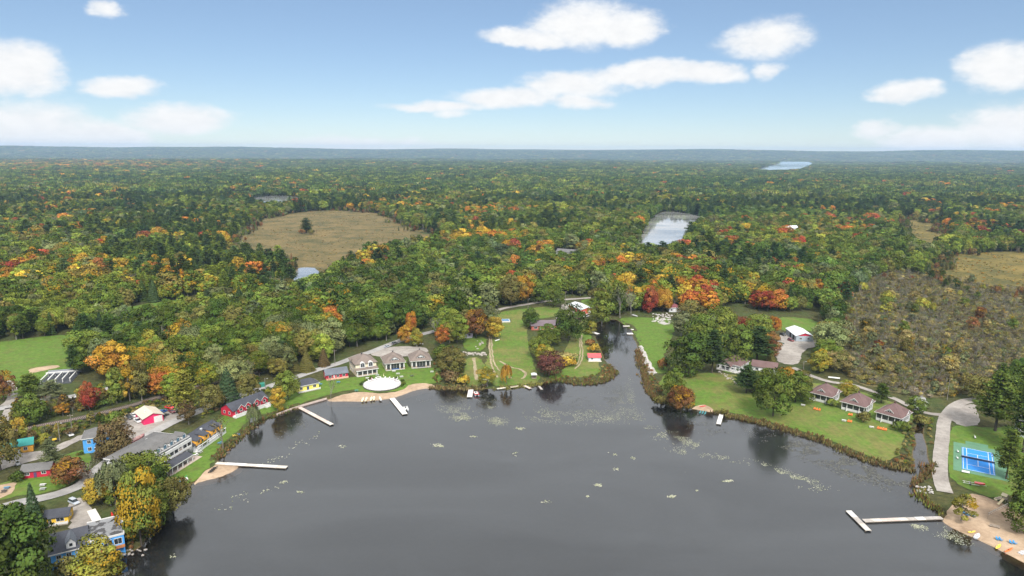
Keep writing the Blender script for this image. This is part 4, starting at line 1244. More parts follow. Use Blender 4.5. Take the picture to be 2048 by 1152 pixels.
 ('shrub',622,469,457,18,'olive','olive bush at the right foot of the bog pine'),
 ('maple',616,464,450,16,'green','low green tree beside the bog pine'),
 ('bare',195,726,672,54,'grey','grey bare-branched tree at the corner of the field'),
]
for n_, (k, px, py, top, w, tint, lab) in enumerate(solo):
    b = G(px, py); h = solve_h(px, py, top)
    ref = 4.0 if k == 'shrub' else 16.0
    wid = w * mpp(b) / (REFW[k] * h / ref)
    z = float(H(np.array([[b.x, b.y]]))[0])
    sink = .11 * h if k in ('maple', 'poplar') else 0
    tree(k, n_, (b.x, b.y, max(z, .1) - .05 - sink), h + sink, min(max(wid, .45), 2.6), n_ * 1.7, tint_of(tint, 1.0), 1.0 if 'golden-green' in lab else .4 if tint in ('gold', 'lime', 'yellow', 'rust', 'orange') else 0, lab)

# ------------------------------------------------------------------ reeds along the water, lily pads and drifting weed on it
def blades_mesh(name, P, hh, tints, per, mat, width=.25, spread=.9):
    r = forest_rng; n = len(P) * per
    c = np.repeat(P, per, 0) + r.normal(0, spread * .5, (n, 2)); z0 = np.maximum(H(c), -.25)
    h = r.uniform(.6, 1.15, n) * np.repeat(hh, per); an = r.uniform(0, 6.28, n); w = width * r.uniform(.7, 1.4, n)
    ax = np.stack([np.cos(an) * w, np.sin(an) * w], 1); ln = r.normal(0, .22, (n, 2)) * h[:, None]
    b = np.column_stack([c, z0])
    V = np.stack([b - np.column_stack([ax, np.zeros(n)]), b + np.column_stack([ax, np.zeros(n)]), b + np.column_stack([ln + ax * .3, h]), b + np.column_stack([ln - ax * .3, h])], 1).reshape(-1, 3)
    o = mesh_obj(name, V, np.arange(n * 4).reshape(-1, 4), mat)
    ca = o.data.color_attributes.new('col', 'FLOAT_COLOR', 'POINT')
    cc = np.array([TINT[t] for t in tints])[r.integers(0, len(tints), n)] * r.uniform(.6, 1.3, (n, 1))
    ca.data.foreach_set('color', np.repeat(np.column_stack([cc, np.ones(n)]), 4, 0).astype(np.float32).ravel())
    return o
def m_vcol(name, rough=.8):
    t = NT(name); a = t.n('ShaderNodeAttribute', attribute_name='col'); t.bsdf(a.outputs['Color'], rough, .2); return t.m
M_REED = m_vcol('reeds', .9)
def along(px, step, off=0.0, jit=1.0):
    ln = smooth(GP(px, 0.0), 2, False)
    seg = np.linalg.norm(np.diff(ln, axis=0), axis=1); s = np.concatenate([[0], np.cumsum(seg)])
    q = np.arange(0, s[-1], step)
    P = np.stack([np.interp(q, s, ln[:, 0]), np.interp(q, s, ln[:, 1])], 1)
    return P + forest_rng.normal(0, jit, P.shape)
fringe = [
 ([(1430,826),(1476,837),(1521,846),(1555,856),(1613,872),(1664,890),(1716,914),(1760,930),(1800,938),(1828,940)], 'rusty reed fringe along the cottage lawn', 1.4, ['rust', 'olive', 'brown', 'olive', 'brown', 'khaki']),
 ([(437,921),(450,903),(468,885),(484,871),(501,855),(525,840),(552,831),(577,822),(597,815)], 'dark rushes along the hotel lawn shore', 1.0, ['olive', 'brown', 'rust', 'deep']),
 ([(1093,763),(1121,761),(1148,767),(1193,768),(1220,758),(1231,742)], 'olive reed fringe around the grassy point', 1.4, ['olive', 'rust', 'brown', 'green']),
 ([(1276,700),(1279,718),(1288,746),(1293,770),(1302,792),(1319,805)], 'brown reeds on the right side of the channel mouth', 1.3, ['brown', 'rust', 'olive']),
 ([(1832,982),(1838,992),(1853,1005),(1869,1015),(1880,1030)], 'green sedge by the landward end of the long dock', 1.3, ['fresh', 'olive', 'rust', 'lime']),
 ([(860,776),(888,777),(916,778),(936,779),(963,778)], 'straw reeds between beach and gazebo', 1.2, ['olive', 'khaki', 'brown', 'rust']),
 ([(990,779),(1039,774),(1083,769)], 'thin sedge along the long lawn shore', .7, ['olive', 'khaki', 'lime']),
 ([(1860,930),(1857,947),(1836,962),(1830,972)], 'reeds at the creek mouth', 1.5, ['olive', 'rust', 'brown']),
]
for px, lab, hh, tt in fringe:
    P = along(px, .32, jit=1.1)
    o = blades_mesh('reeds', P, np.full(len(P), hh), tt, 7, M_REED)
    o['kind'] = 'stuff'; o['label'] = lab; o['category'] = 'reeds'

def m_pads():
    t = NT('lily_pads'); a = t.n('ShaderNodeAttribute', attribute_name='col'); t.bsdf(a.outputs['Color'], .45, .4); return t.m
M_PADS = m_pads()
def pads(name, label, spots, palette, size=(.25, .6), z=.03):
    r = forest_rng; C = []; spots = [(a, b, c, d, e, int(n * 1.0)) for a, b, c, d, e, n in spots]
    for (cx, cy_, hx, hy, ang, n) in spots:
        d = r.normal(0, .5, (n, 2))
        d = d[np.hypot(d[:, 0], d[:, 1]) < 1.25]
        ca, sa = math.cos(ang), math.sin(ang)
        px = cx + d[:, 0] * hx * ca - d[:, 1] * hy * sa; py = cy_ + d[:, 0] * hx * sa + d[:, 1] * hy * ca
        P = np.array([G(a, b, 0)[:2] for a, b in zip(px, py)])
        if len(P):
            cl = fbm(P[:, 0] / 4.5, P[:, 1] / 4.5, 3) > .47
            C.append(P[cl])
    P = np.vstack(C); P = P[lake_sd(P) < -.6]; n = len(P)
    k = 6; an = np.arange(k) * 6.283 / k
    rad = r.uniform(*size, n); rot = r.uniform(0, 6.28, n)
    ring = np.stack([np.cos(an[None] + rot[:, None]), np.sin(an[None] + rot[:, None])], -1) * (rad[:, None] * r.uniform(.75, 1.15, (n, k)))[:, :, None]
    V = np.concatenate([ring + P[:, None], np.full((n, k, 1), z) + r.uniform(0, .02, (n, 1, 1)) + r.uniform(0, .05, (n, k, 1)) * (rad[:, None, None] > .3)], -1).reshape(-1, 3)
    o = mesh_obj(name, V, np.arange(n * k).reshape(-1, k), M_PADS)
    cc = np.array(palette)[r.integers(0, len(palette), n)] * r.uniform(.7, 1.25, (n, 1))
    ca = o.data.color_attributes.new('col', 'FLOAT_COLOR', 'POINT')
    ca.data.foreach_set('color', np.repeat(np.column_stack([cc, np.ones(n)]), k, 0).astype(np.float32).ravel())
    o['kind'] = 'stuff'; o['label'] = label; o['category'] = 'water plants'
PALE = [(.36, .37, .24), (.28, .30, .17), (.42, .41, .31), (.20, .22, .12), (.34, .34, .26)]
DULL = [(.02, .02, .018), (.04, .038, .03), (.08, .078, .06), (.13, .13, .10)]
pads('lily_pads', 'pale lily pads in loose beds off the long lawn', [(915,822,45,16,.15,900),(925,835,26,9,.1,700),(993,842,22,10,.1,600),(982,812,12,6,0,160),(1085,830,36,14,.05,800),(1140,838,40,14,0,500),(1180,828,50,14,-.1,600),(1215,838,40,10,-.2,500),(1245,815,20,30,.1,500)], PALE, (.07, .19))
pads('lily_pads', 'band of pale lily pads off the cottage lawn', [(1262,790,10,40,-.1,300),(1275,840,16,30,-.3,320),(1310,865,40,12,.35,600),(1365,880,40,12,.3,600),(1400,895,30,10,.3,420),(1375,905,40,8,.2,360),(1440,915,40,8,.25,260),(1520,930,30,8,.35,360),(1560,945,40,10,.3,500),(1590,958,45,9,.15,700),(1630,975,40,8,.15,160),(1835,1050,14,7,0,300),(1905,1075,40,14,.35,420),(1855,1058,40,10,0,180)], PALE, (.07, .20))
pads('lily_pads', 'scattered small rafts of lily pads in open water', [(878,891,14,4,.1,120),(946,873,8,2,0,40),(1040,857,12,3,0,70),(1086,877,10,4,.1,110),(1032,908,7,5,.6,50),(1242,938,14,3,0,140),(1226,908,8,3,.2,50),(1196,970,8,3,.1,60),(1267,916,6,3,.3,30),(1364,945,9,3,.1,50),(1330,956,9,3,.1,50),(1455,961,11,4,.1,110),(1344,993,9,3,0,45),(1394,981,3,2,0,14),(1175,993,4,2,0,14),(1093,1004,10,3,0,20),(1818,1133,16,5,.1,160),(1740,1007,6,3,.2,20),(683,893,9,3,0,30),(566,965,9,3,-.2,25),(600,984,7,3,0,18),(590,895,60,8,-.5,220),(510,985,40,6,-.2,90),(470,1010,40,8,-.2,60),(350,1112,14,5,-.5,30)], PALE, (.10, .32))
pads('water_weed', 'dull film of weed near the cottage reeds and channel mouth', [(1640,905,90,26,.35,3000),(1720,940,60,22,.3,2600),(1800,965,50,16,0,900),(1560,885,70,14,.3,1200),(1400,850,60,16,.25,500),(1230,790,34,30,0,900),(1130,805,60,16,0,500),(1000,800,90,12,0,700),(900,800,60,10,0,600),(1845,900,10,40,.1,500),(600,850,50,14,-.4,400)], DULL, (.10, .30), .015)

# ------------------------------------------------------------------ building kit
class MB:
    """collects faces in a thing's own axes (x along its front, y away from the front, z up)"""
    def __init__(s): s.v = []; s.f = []
    def face(s, pts):
        i = len(s.v); s.v += [tuple(p) for p in pts]; s.f.append(tuple(range(i, i + len(pts)))); return s
    def box(s, x0, x1, y0, y1, z0, z1, top=None):
        """top: optional inset of the upper face (tapered box)"""
        t = top or 0
        p = [(x0, y0, z0), (x1, y0, z0), (x1, y1, z0), (x0, y1, z0), (x0 + t, y0 + t, z1), (x1 - t, y0 + t, z1), (x1 - t, y1 - t, z1), (x0 + t, y1 - t, z1)]
        i = len(s.v); s.v += p
        for q in ((0, 3, 2, 1), (4, 5, 6, 7), (0, 1, 5, 4), (1, 2, 6, 5), (2, 3, 7, 6), (3, 0, 4, 7)): s.f.append(tuple(i + k for k in q))
        return s
    def prism(s, poly, axis, a, b):
        """extrude a 2-D outline: axis 'x' (outline in y,z), 'y' (outline in x,z) or 'z' (outline in x,y)"""
        m = {'x': lambda p, t: (t, p[0], p[1]), 'y': lambda p, t: (p[0], t, p[1]), 'z': lambda p, t: (p[0], p[1], t)}[axis]
        n = len(poly); i = len(s.v)
        s.v += [m(p, a) for p in poly] + [m(p, b) for p in poly]
        s.f.append(tuple(i + k for k in range(n))[::-1]); s.f.append(tuple(i + n + k for k in range(n)))
        for k in range(n): s.f.append((i + k, i + (k + 1) % n, i + n + (k + 1) % n, i + n + k))
        return s
    def cyl(s, c, r, h, k=8, r2=None, axis='z'):
        r2 = r if r2 is None else r2; i = len(s.v)
        for t, rr in ((0, r), (h, r2)):
            for j in range(k):
                a = 6.28318 * j / k; u, w = math.cos(a) * rr, math.sin(a) * rr
                s.v.append({'z': (c[0] + u, c[1] + w, c[2] + t), 'x': (c[0] + t, c[1] + u, c[2] + w), 'y': (c[0] + u, c[1] + t, c[2] + w)}[axis])
        for j in range(k): s.f.append((i + j, i + (j + 1) % k, i + k + (j + 1) % k, i + k + j))
        s.f.append(tuple(i + j for j in range(k))[::-1]); s.f.append(tuple(i + k + j for j in range(k)))
        return s
    def loft(s, rings, cap=True):
        i = len(s.v); k = len(rings[0])
        for r in rings: s.v += [tuple(p) for p in r]
        for a in range(len(rings) - 1):
            for j in range(k): s.f.append((i + a * k + j, i + a * k + (j + 1) % k, i + (a + 1) * k + (j + 1) % k, i + (a + 1) * k + j))
        if cap:
            s.f.append(tuple(i + j for j in range(k))[::-1]); s.f.append(tuple(i + (len(rings) - 1) * k + j for j in range(k)))
        return s
    def gable(s, x0, x1, y0, y1, z, rise, axis='x', over=.45, th=.16):
        """two roof slabs; the ridge runs along the given axis"""
        if axis == 'x':
            ym = (y0 + y1) / 2; k = rise / (ym - y0)
            for a, sg in ((y0, -1), (y1, 1)):
                e = a + sg * over; ze = z - over * k
                s.prism([(ym, z + rise), (ym, z + rise + th), (e, ze + th), (e, ze)], 'x', x0 - over, x1 + over)
        else:
            xm = (x0 + x1) / 2; k = rise / (xm - x0)
            for a, sg in ((x0, -1), (x1, 1)):
                e = a + sg * over; ze = z - over * k
                s.prism([(xm, z + rise), (xm, z + rise + th), (e, ze + th), (e, ze)], 'y', y0 - over, y1 + over)
        return s
    def hip(s, x0, x1, y0, y1, z, rise, over=.5, ridge=None, th=.18, axis=None):
        x0 -= over; x1 += over; y0 -= over; y1 += over
        w, d = x1 - x0, y1 - y0; axis = axis or ('x' if w > d else 'y')
        r = (abs(w - d) / 2 if ridge is None else ridge / 2)
        xm, ym = (x0 + x1) / 2, (y0 + y1) / 2
        a, b = ((xm - r, ym), (xm + r, ym)) if axis == 'x' else ((xm, ym - r), (xm, ym + r))
        i = len(s.v)
        s.v += [(x0, y0, z), (x1, y0, z), (x1, y1, z), (x0, y1, z), (x0, y0, z + th), (x1, y0, z + th), (x1, y1, z + th), (x0, y1, z + th), (*a, z + th + rise), (*b, z + th + rise)]
        q = [(0, 3, 2, 1), (0, 1, 5, 4), (1, 2, 6, 5), (2, 3, 7, 6), (3, 0, 4, 7)]
        q += [(4, 5, 9, 8), (5, 6, 9), (6, 7, 8, 9), (7, 4, 8)] if axis == 'x' else [(4, 5, 8), (5, 6, 9, 8), (6, 7, 9), (7, 4, 8, 9)]
        s.f += [tuple(i + k for k in t) for t in q]
        return s
    def build(s, name, mat, parent=None, smooth_=False, label=None):
        me = bpy.data.meshes.new(name); me.from_pydata(s.v, [], s.f)
        bm = bmesh.new(); bm.from_mesh(me); bmesh.ops.recalc_face_normals(bm, faces=bm.faces); bm.to_mesh(me); bm.free()
        me.materials.append(mat)
        if smooth_: me.shade_smooth()
        o = bpy.data.objects.new(name, me); COL.objects.link(o)
        if parent is not None: o.parent = parent
        if label: o['label'] = label
        return o
def m_shingle(name, c, var=.22):
    t = NT(name)
    p = t.coord('Position')
    a = t.noise(.25, 4, .6, vec=p); b = t.noise(2.5, 4, .65, vec=p); d = t.noise(11, 2, .5, vec=p)
    f = t.math('ADD', t.math('MULTIPLY', a, .4), t.math('ADD', t.math('MULTIPLY', b, .35), t.math('MULTIPLY', d, .25)))
    w = t.n('ShaderNodeTexWave', wave_type='BANDS', bands_direction='Z'); w.inputs['Scale'].default_value = 2.0; w.inputs['Distortion'].default_value = .6; t.l(p, w.inputs['Vector'])
    lo = tuple(q * (1 - var * 1.5) for q in c); hi = tuple(min(1, q * (1 + var * 1.3)) for q in c)
    t.bsdf(t.ramp(f, [(.32, lo), (.68, hi)]), .9, .2, bump=t.math('ADD', w.outputs['Fac'], d), bstr=.5, bdist=.05)
    return t.m
def m_boards(name, c, var=.14, scale=3.2, horiz=True):
    t = NT(name)
    p = t.coord('Object')
    w = t.n('ShaderNodeTexWave', wave_type='BANDS', bands_direction='Z' if horiz else 'X', wave_profile='SAW'); w.inputs['Scale'].default_value = scale * .5; t.l(p, w.inputs['Vector'])
    a = t.noise(.8, 5, .6, vec=p); b = t.noise(6, 3, .6, vec=p)
    f = t.math('ADD', t.math('MULTIPLY', a, .6), t.math('MULTIPLY', b, .4))
    lo = tuple(q * (1 - var * 1.6) for q in c); hi = tuple(min(1, q * (1 + var)) for q in c)
    t.bsdf(t.ramp(f, [(.3, lo), (.7, hi)]), .65, .3, bump=w.outputs['Fac'], bstr=.5, bdist=.04)
    return t.m
def m_glass(name='window_glass', c=(.02, .025, .03)):
    t = NT(name)
    n = t.noise(.9, 3, .5, 'Position')
    t.bsdf(t.ramp(n, [(.35, tuple(q * .6 for q in c)), (.65, tuple(q * 2.2 for q in c))]), .08, .6)
    return t.m
M_GLASS = m_glass(); M_SCREEN = m_glass('porch_screen', (.03, .032, .036))
M_WHITE = paint('white_trim', (.62, .62, .61), .55, .08)
M_CREAM = m_boards('cream_siding', (.74, .66, .50)); M_GREYW = m_boards('grey_siding', (.55, .56, .60))
M_BLUE = m_boards('blue_siding', (.09, .36, .80)); M_RED = m_boards('red_siding', (.50, .022, .055)); M_CRIM = m_boards('crimson_siding', (.68, .03, .13))
M_YEL = m_boards('yellow_siding', (.78, .50, .05)); M_LEMON = m_boards('lemon_siding', (.80, .72, .16)); M_ORANGE = m_boards('orange_siding', (.80, .40, .06)); M_WSIDE = m_boards('white_siding', (.68, .69, .71))
M_BRICK = m_boards('red_brick', (.42, .13, .10), .2, 6)
M_SH_PURP = m_shingle('plum_shingles', (.145, .094, .090)); M_SH_TAUPE = m_shingle('taupe_shingles', (.19, .155, .135)); M_SH_DARK = m_shingle('charcoal_shingles', (.062, .066, .080)); M_SH_GREY = m_shingle('grey_shingles', (.135, .133, .132))
M_SH_BEIGE = m_shingle('beige_roofing', (.50, .45, .37), .12); M_SH_TEAL = m_shingle('teal_roofing', (.045, .25, .23), .15); M_SH_RED = m_shingle('red_roofing', (.58, .10, .11), .12); M_METAL = m_shingle('white_metal_roofing', (.56, .59, .62), .08); M_SH_BLUEG = m_shingle('slate_roofing', (.13, .145, .17))
M_WOOD = m_boards('weathered_wood', (.30, .25, .20), .2, 4); M_DECKW = m_boards('pale_dock_boards', (.56, .52, .46), .16, 5, False); M_ORDECK = m_boards('orange_deck_boards', (.48, .20, .08)); M_CONC = m_soil('concrete', (.42, .41, .39), (.62, .61, .58), .6)
M_BLACK = paint('black_rubber', (.02, .02, .02), .7); M_DKMETAL = paint('dark_metal', (.05, .05, .055), .4, .1, 1, .5)

def window(parent, face, u, z, w, h, W=0, D=0, frame=M_WHITE, name='window'):
    """frame standing proud of the wall, pane set inside it"""
    t = .07
    def pl(mb, a, b, c, d, o0, o1):
        if face == 'F': mb.box(a, b, -o1, -o0, c, d)
        elif face == 'B': mb.box(a, b, D + o0, D + o1, c, d)
        elif face == 'L': mb.box(-o1, -o0, a, b, c, d)
        else: mb.box(W + o0, W + o1, a, b, c, d)
    m = MB(); e = .13
    pl(m, u - w / 2 - e, u + w / 2 + e, z - e, z, -.02, t); pl(m, u - w / 2 - e, u + w / 2 + e, z + h, z + h + e, -.02, t)
    pl(m, u - w / 2 - e, u - w / 2, z, z + h, -.02, t); pl(m, u + w / 2, u + w / 2 + e, z, z + h, -.02, t)
    if w > 1.0: pl(m, u - .035, u + .035, z, z + h, -.02, t * .8)
    f = m.build(name, frame, parent)
    p = MB(); pl(p, u - w / 2, u + w / 2, z, z + h, -.02, .025); p.build('pane', M_GLASS, f)
    return f
def door(parent, face, u, w, h, mat, W=0, D=0, z=.1, off=.05):
    m = MB()
    if face == 'F': m.box(u - w / 2, u + w / 2, -off, .02, z, z + h)
    elif face == 'L': m.box(-off, .02, u - w / 2, u + w / 2, z, z + h)
    elif face == 'R': m.box(W - .02, W + off, u - w / 2, u + w / 2, z, z + h)
    else: m.box(u - w / 2, u + w / 2, D - .02, D + off, z, z + h)
    d = m.build('door', mat, parent)
    k = MB()
    if face == 'F': k.box(u + w / 2 - .16, u + w / 2 - .08, -off - .06, -off, z + 1, z + 1.12)
    elif face == 'L': k.box(-off - .06, -off, u + w / 2 - .16, u + w / 2 - .08, z + 1, z + 1.12)
    elif face == 'R': k.box(W + off, W + off + .06, u + w / 2 - .16, u + w / 2 - .08, z + 1, z + 1.12)
    else: k.box(u + w / 2 - .16, u + w / 2 - .08, D + off, D + off + .06, z + 1, z + 1.12)
    k.build('handle', M_DKMETAL, d)
    return d
def gdormer(parent, x, y, z, w, dep, h, rise, wall, roof, trim=M_WHITE, win=True, over=.25, arch=False):
    """gabled dormer facing the front: its wall at y, running back dep"""
    m = MB().prism([(x - w / 2, z), (x + w / 2, z), (x + w / 2, z + h), (x, z + h + rise), (x - w / 2, z + h)], 'y', y, y + dep)
    d = m.build('dormer', wall, parent)
    r = MB().gable(x - w / 2, x + w / 2, y, y + dep, z + h, rise, 'y', over, .12); r.build('dormer_roof', roof, d)
    # barge boards
    k = rise / (w / 2); b = MB()
    for s in (-1, 1):
        b.prism([(x, z + h + rise + .14), (x, z + h + rise - .14), (x + s * (w / 2 + over), z + h - over * k - .14), (x + s * (w / 2 + over), z + h - over * k + .14)], 'y', y - over - .06, y - over - .002)
    b.build('barge_board', trim, d)
    if win:
        m = MB(); ww, hh = w * .5, h * .75
        m.box(x - ww / 2, x + ww / 2, y - .05, y + .05, z + .15, z + .15 + hh); f = m.build('window', trim, d)
        return d
    return d
def pane_on(d, x, y, z, w, h): MB().box(x - w / 2, x + w / 2, y - .09, y - .052, z, z + h).build('pane', M_GLASS, d)

def house(name, label, A, rz, W, D, Hh, roof, wall_m, roof_m, wins=(), doors=(), z0=None, cat='house', over=.5, gable_m=None):
    z = LAND if z0 is None else z0
    t = thing(name, label, cat, (A[0], A[1], z), R(rz))
    MB().box(0, W, 0, D, -.4, Hh).build('wall', wall_m, t)
    kind, rise = roof[0], roof[1]
    if kind == 'gx':
        MB().gable(0, W, 0, D, Hh, rise, 'x', over).build('roof', roof_m, t)
        MB().prism([(0.002, Hh), (D / 2, Hh + rise - .02), (D - .002, Hh)], 'x', 0, W).build('gable_wall', gable_m or wall_m, t)
    elif kind == 'gy':
        MB().gable(0, W, 0, D, Hh, rise, 'y', over).build('roof', roof_m, t)
        MB().prism([(0.002, Hh), (W / 2, Hh + rise - .02), (W - .002, Hh)], 'y', 0, D).build('gable_wall', gable_m or wall_m, t)
    elif kind == 'hip':
        MB().hip(0, W, 0, D, Hh, rise, over, *(roof[3:4] or ())).build('roof', roof_m, t)
        f = MB(); o = over
        f.box(-o - .03, W + o + .03, -o - .03, -o - .002, Hh - .12, Hh + .2); f.box(-o - .03, W + o + .03, D + o + .002, D + o + .03, Hh - .12, Hh + .2)
        f.box(-o - .03, -o - .002, -o, D + o, Hh - .12, Hh + .2); f.box(W + o + .002, W + o + .03, -o, D + o, Hh - .12, Hh + .2)
        f.build('fascia', M_WHITE, t)
    for q in wins: window(t, *q, W=W, D=D)
    for q in doors: door(t, *q, W=W, D=D)
    return t

# ------------------------------------------------------------------ three cottages on the right: screened porches under hip roofs
def porch_cottage(label, A, rz, W=10.5, D=12.0, roof_m=M_SH_PURP):
    t = thing('lake_cottage', label, 'cottage', (A[0], A[1], LAND), R(rz), 'plum-roofed cottages in a row on the right')
    Hh, pd = 4.2, 3.0
    MB().box(0, W - .15, pd, D, -.4, Hh).build('wall', M_GREYW, t)
    MB().box(0, W, 0, pd, -.4, .35).build('porch_floor', M_WOOD, t)
    k = MB(); k.box(0, W, 0, .12, .35, 1.55); k.box(0, .12, .12, pd, .35, 1.55); k.box(W - .12, W, .12, pd, .35, 1.55); k.build('porch_wall', M_WHITE, t)
    xs_ = [0, 2.4, 5.25, 8.1, W - .26]
    for x in xs_: MB().box(x, x + .26, -.04, .22, .35, Hh).build('post', M_WHITE, t)
    for x0, x1 in zip(xs_[:-1], xs_[1:]): MB().box(x0 + .26, x1, .05, .09, 1.55, Hh - .25).build('screen', M_SCREEN, t)
    for x in (.05, W - .09): MB().box(x, x + .04, .22, pd, 1.55, Hh - .25).build('screen', M_SCREEN, t)
    MB().box(0, W, 0, .14, Hh - .25, Hh).build('beam', M_WHITE, t)
    for x in (2.4, 8.1): MB().prism([(-1.0, -.3), (.1, -.3), (.1, Hh - .6), (-.05, Hh - .6)], 'x', x + .02, x + .24).build('buttress', M_WHITE, t)
    rf = MB().hip(0, W, 0, D, Hh, 4.3, .75, 1.6).build('roof', roof_m, t)
    MB().box(W / 2 - .35, W / 2 + .35, D * .5, D * .5 + .7, Hh + 3.6, Hh + 5.1).build('chimney', paint('dark_brick', (.09, .05, .045), .9), rf)
    f = MB(); o = .75
    f.box(-o - .03, W + o + .03, -o - .03, -o - .002, Hh - .1, Hh + .2); f.box(W + o + .002, W + o + .03, -o, D + o, Hh - .1, Hh + .2); f.box(-o - .03, -o - .002, -o, D + o, Hh - .1, Hh + .2); f.build('fascia', M_WHITE, t)
    d = gdormer(t, W / 2, .9, Hh + .95, 3.3, 4.2, .6, 1.35, M_WSIDE, roof_m, M_WHITE, False, .4)
    for sx in (-.45, .45): MB().cyl((W / 2 + sx, .82, Hh + 1.5), .34, .1, 10, axis='y').build('vent', M_GLASS, d)
    # cross gable on the right side with white rakes
    y0, y1 = 5.0, 9.4; m = MB(); ym = (y0 + y1) / 2
    g = MB().prism([(y0, Hh), (y1, Hh), (y1, Hh + .8), (ym, Hh + 2.3), (y0, Hh + .8)], 'x', W - 3.0, W + .5).build('side_gable', M_WSIDE, t)
    r2 = MB()
    for a, sg in ((y0, -1), (y1, 1)): r2.prism([(ym, Hh + 2.32), (ym, Hh + 2.48), (a + sg * .5, Hh + .6), (a + sg * .5, Hh + .46)], 'x', W - 3.4, W + .85)
    r2.build('side_roof', roof_m, t)
    b = MB()
    for a, sg in ((y0, -1), (y1, 1)): b.prism([(ym, Hh + 2.2), (ym, Hh + 2.5), (a + sg * .5, Hh + .62), (a + sg * .5, Hh + .34)], 'x', W + .86, W + .95)
    b.build('barge_board', M_WHITE, g)
    for y in (5.0, 7.2, 9.4): window(t, 'R', y, 1.3, 1.3, 1.6, W - .15, D)
    for y in (5.5, 8.5): window(t, 'L', y, 1.3, 1.2, 1.5, 0, D)
    return t
porch_cottage('plum-roofed cottage with screened porch, leftmost of the three in a row', (152.3, 331.0), -45)
porch_cottage('plum-roofed cottage with screened porch, middle of the three in a row', (162.3, 317.6), -46)
porch_cottage('plum-roofed cottage with screened porch, rightmost of the three beside the creek', (172.3, 304.2), -50)

# ------------------------------------------------------------------ two taupe cottages and the cream house behind the pool deck
def pillar_cottage(label, A, rz, W, D, accent):
    t = thing('lake_cottage', label, 'cottage', (A[0], A[1], LAND), R(rz))
    Hh = 4.3
    MB().box(0, W - .1, 2.4, D, -.4, Hh).build("wall", M_CREAM, t)
    MB().box(0, W, -.2, 2.4, -.4, .3).build('porch_floor', M_CONC, t)
    for x in (.1, 2.5, W - 3.1, W - .75):
        MB().box(x, x + .65, 0, .65, .3, Hh, None).build('column', M_WHITE, t)
        MB().box(x - .12, x + .77, -.12, .77, .3, 1.3).build('plinth', paint('fieldstone', (.42, .34, .26), .9, .25, 2.5), t)
    for x0, x1 in ((.75, 2.5), (3.15, W - 3.1), (W - 2.45, W - .75)):
        g = MB().box(x0, x1, .3, .36, .9, Hh - .4).build('screen', M_SCREEN, t)
        n = max(1, int((x1 - x0) / 1.3))
        for i in range(1, n): MB().box(x0 + (x1 - x0) * i / n - .04, x0 + (x1 - x0) * i / n + .04, .24, .30, .9, Hh - .4).build('mullion', M_WHITE, g)
    MB().box(3.15, W - 3.1, .2, .5, .3, .9).build('railing', paint(accent[0], accent[1], .6), t)
    MB().box(0, W, 0, .5, Hh - .4, Hh).build('beam', M_WHITE, t)
    MB().hip(0, W, 0, D, Hh, 4.6, .7, 1.0).build('roof', M_SH_TAUPE, t)
    f = MB(); o = .7
    f.box(-o - .03, W + o + .03, -o - .03, -o - .002, Hh - .1, Hh + .2); f.box(-o - .03, -o - .002, -o, D + o, Hh - .1, Hh + .2); f.box(W + o + .002, W + o + .03, -o, D + o, Hh - .1, Hh + .2); f.build('fascia', M_WHITE, t)
    for x in (1.7, W - 1.7):
        MB().hip(x - 1.3, x + 1.3, -.6, 2.0, Hh + .2, 1.0, .2, .4).build('corner_roof', M_SH_TAUPE, t)
    # broad front dormer with a row of windows
    m = MB().prism([(W / 2 - 2.6, Hh + 1.2), (W / 2 + 2.6, Hh + 1.2), (W / 2 + 2.3, Hh + 1.9), (W / 2, Hh + 3.1), (W / 2 - 2.3, Hh + 1.9)], 'y', 1.1, 4.8)
    d = m.build('dormer', M_WSIDE, t)
    MB().gable(W / 2 - 2.6, W / 2 + 2.6, 1.1, 4.8, Hh + 1.75, 1.5, 'y', .35).build('dormer_roof', M_SH_TAUPE, d)
    for i in range(4): MB().box(W / 2 - 1.7 + i * .9, W / 2 - 1.05 + i * .9, 1.02, 1.08, Hh + 1.35, Hh + 2.0).build('pane', M_GLASS, d)
    MB().box(W / 2 - .3, W / 2 + .3, D / 2, D / 2 + .6, Hh + 4.1, Hh + 5.4).build('chimney', M_DKMETAL, t)
    for y in (4.5, 7.5, 10.3): window(t, 'L', y, 1.4, 1.4, 1.7, 0, D); window(t, 'R', y, 1.4, 1.4, 1.7, W - .1, D)
    return t
pillar_cottage('taupe-roofed cottage with blue porch rail, middle of three behind the pool deck', (-72.0, 373.5), 20, 11.0, 13.0, ('blue_rail', (.03, .09, .25)))
pillar_cottage('taupe-roofed cottage with white porch pillars, nearest the bushy wood edge', (-58.0, 378.5), 15, 11.3, 13.0, ('dark_rail', (.06, .06, .07)))
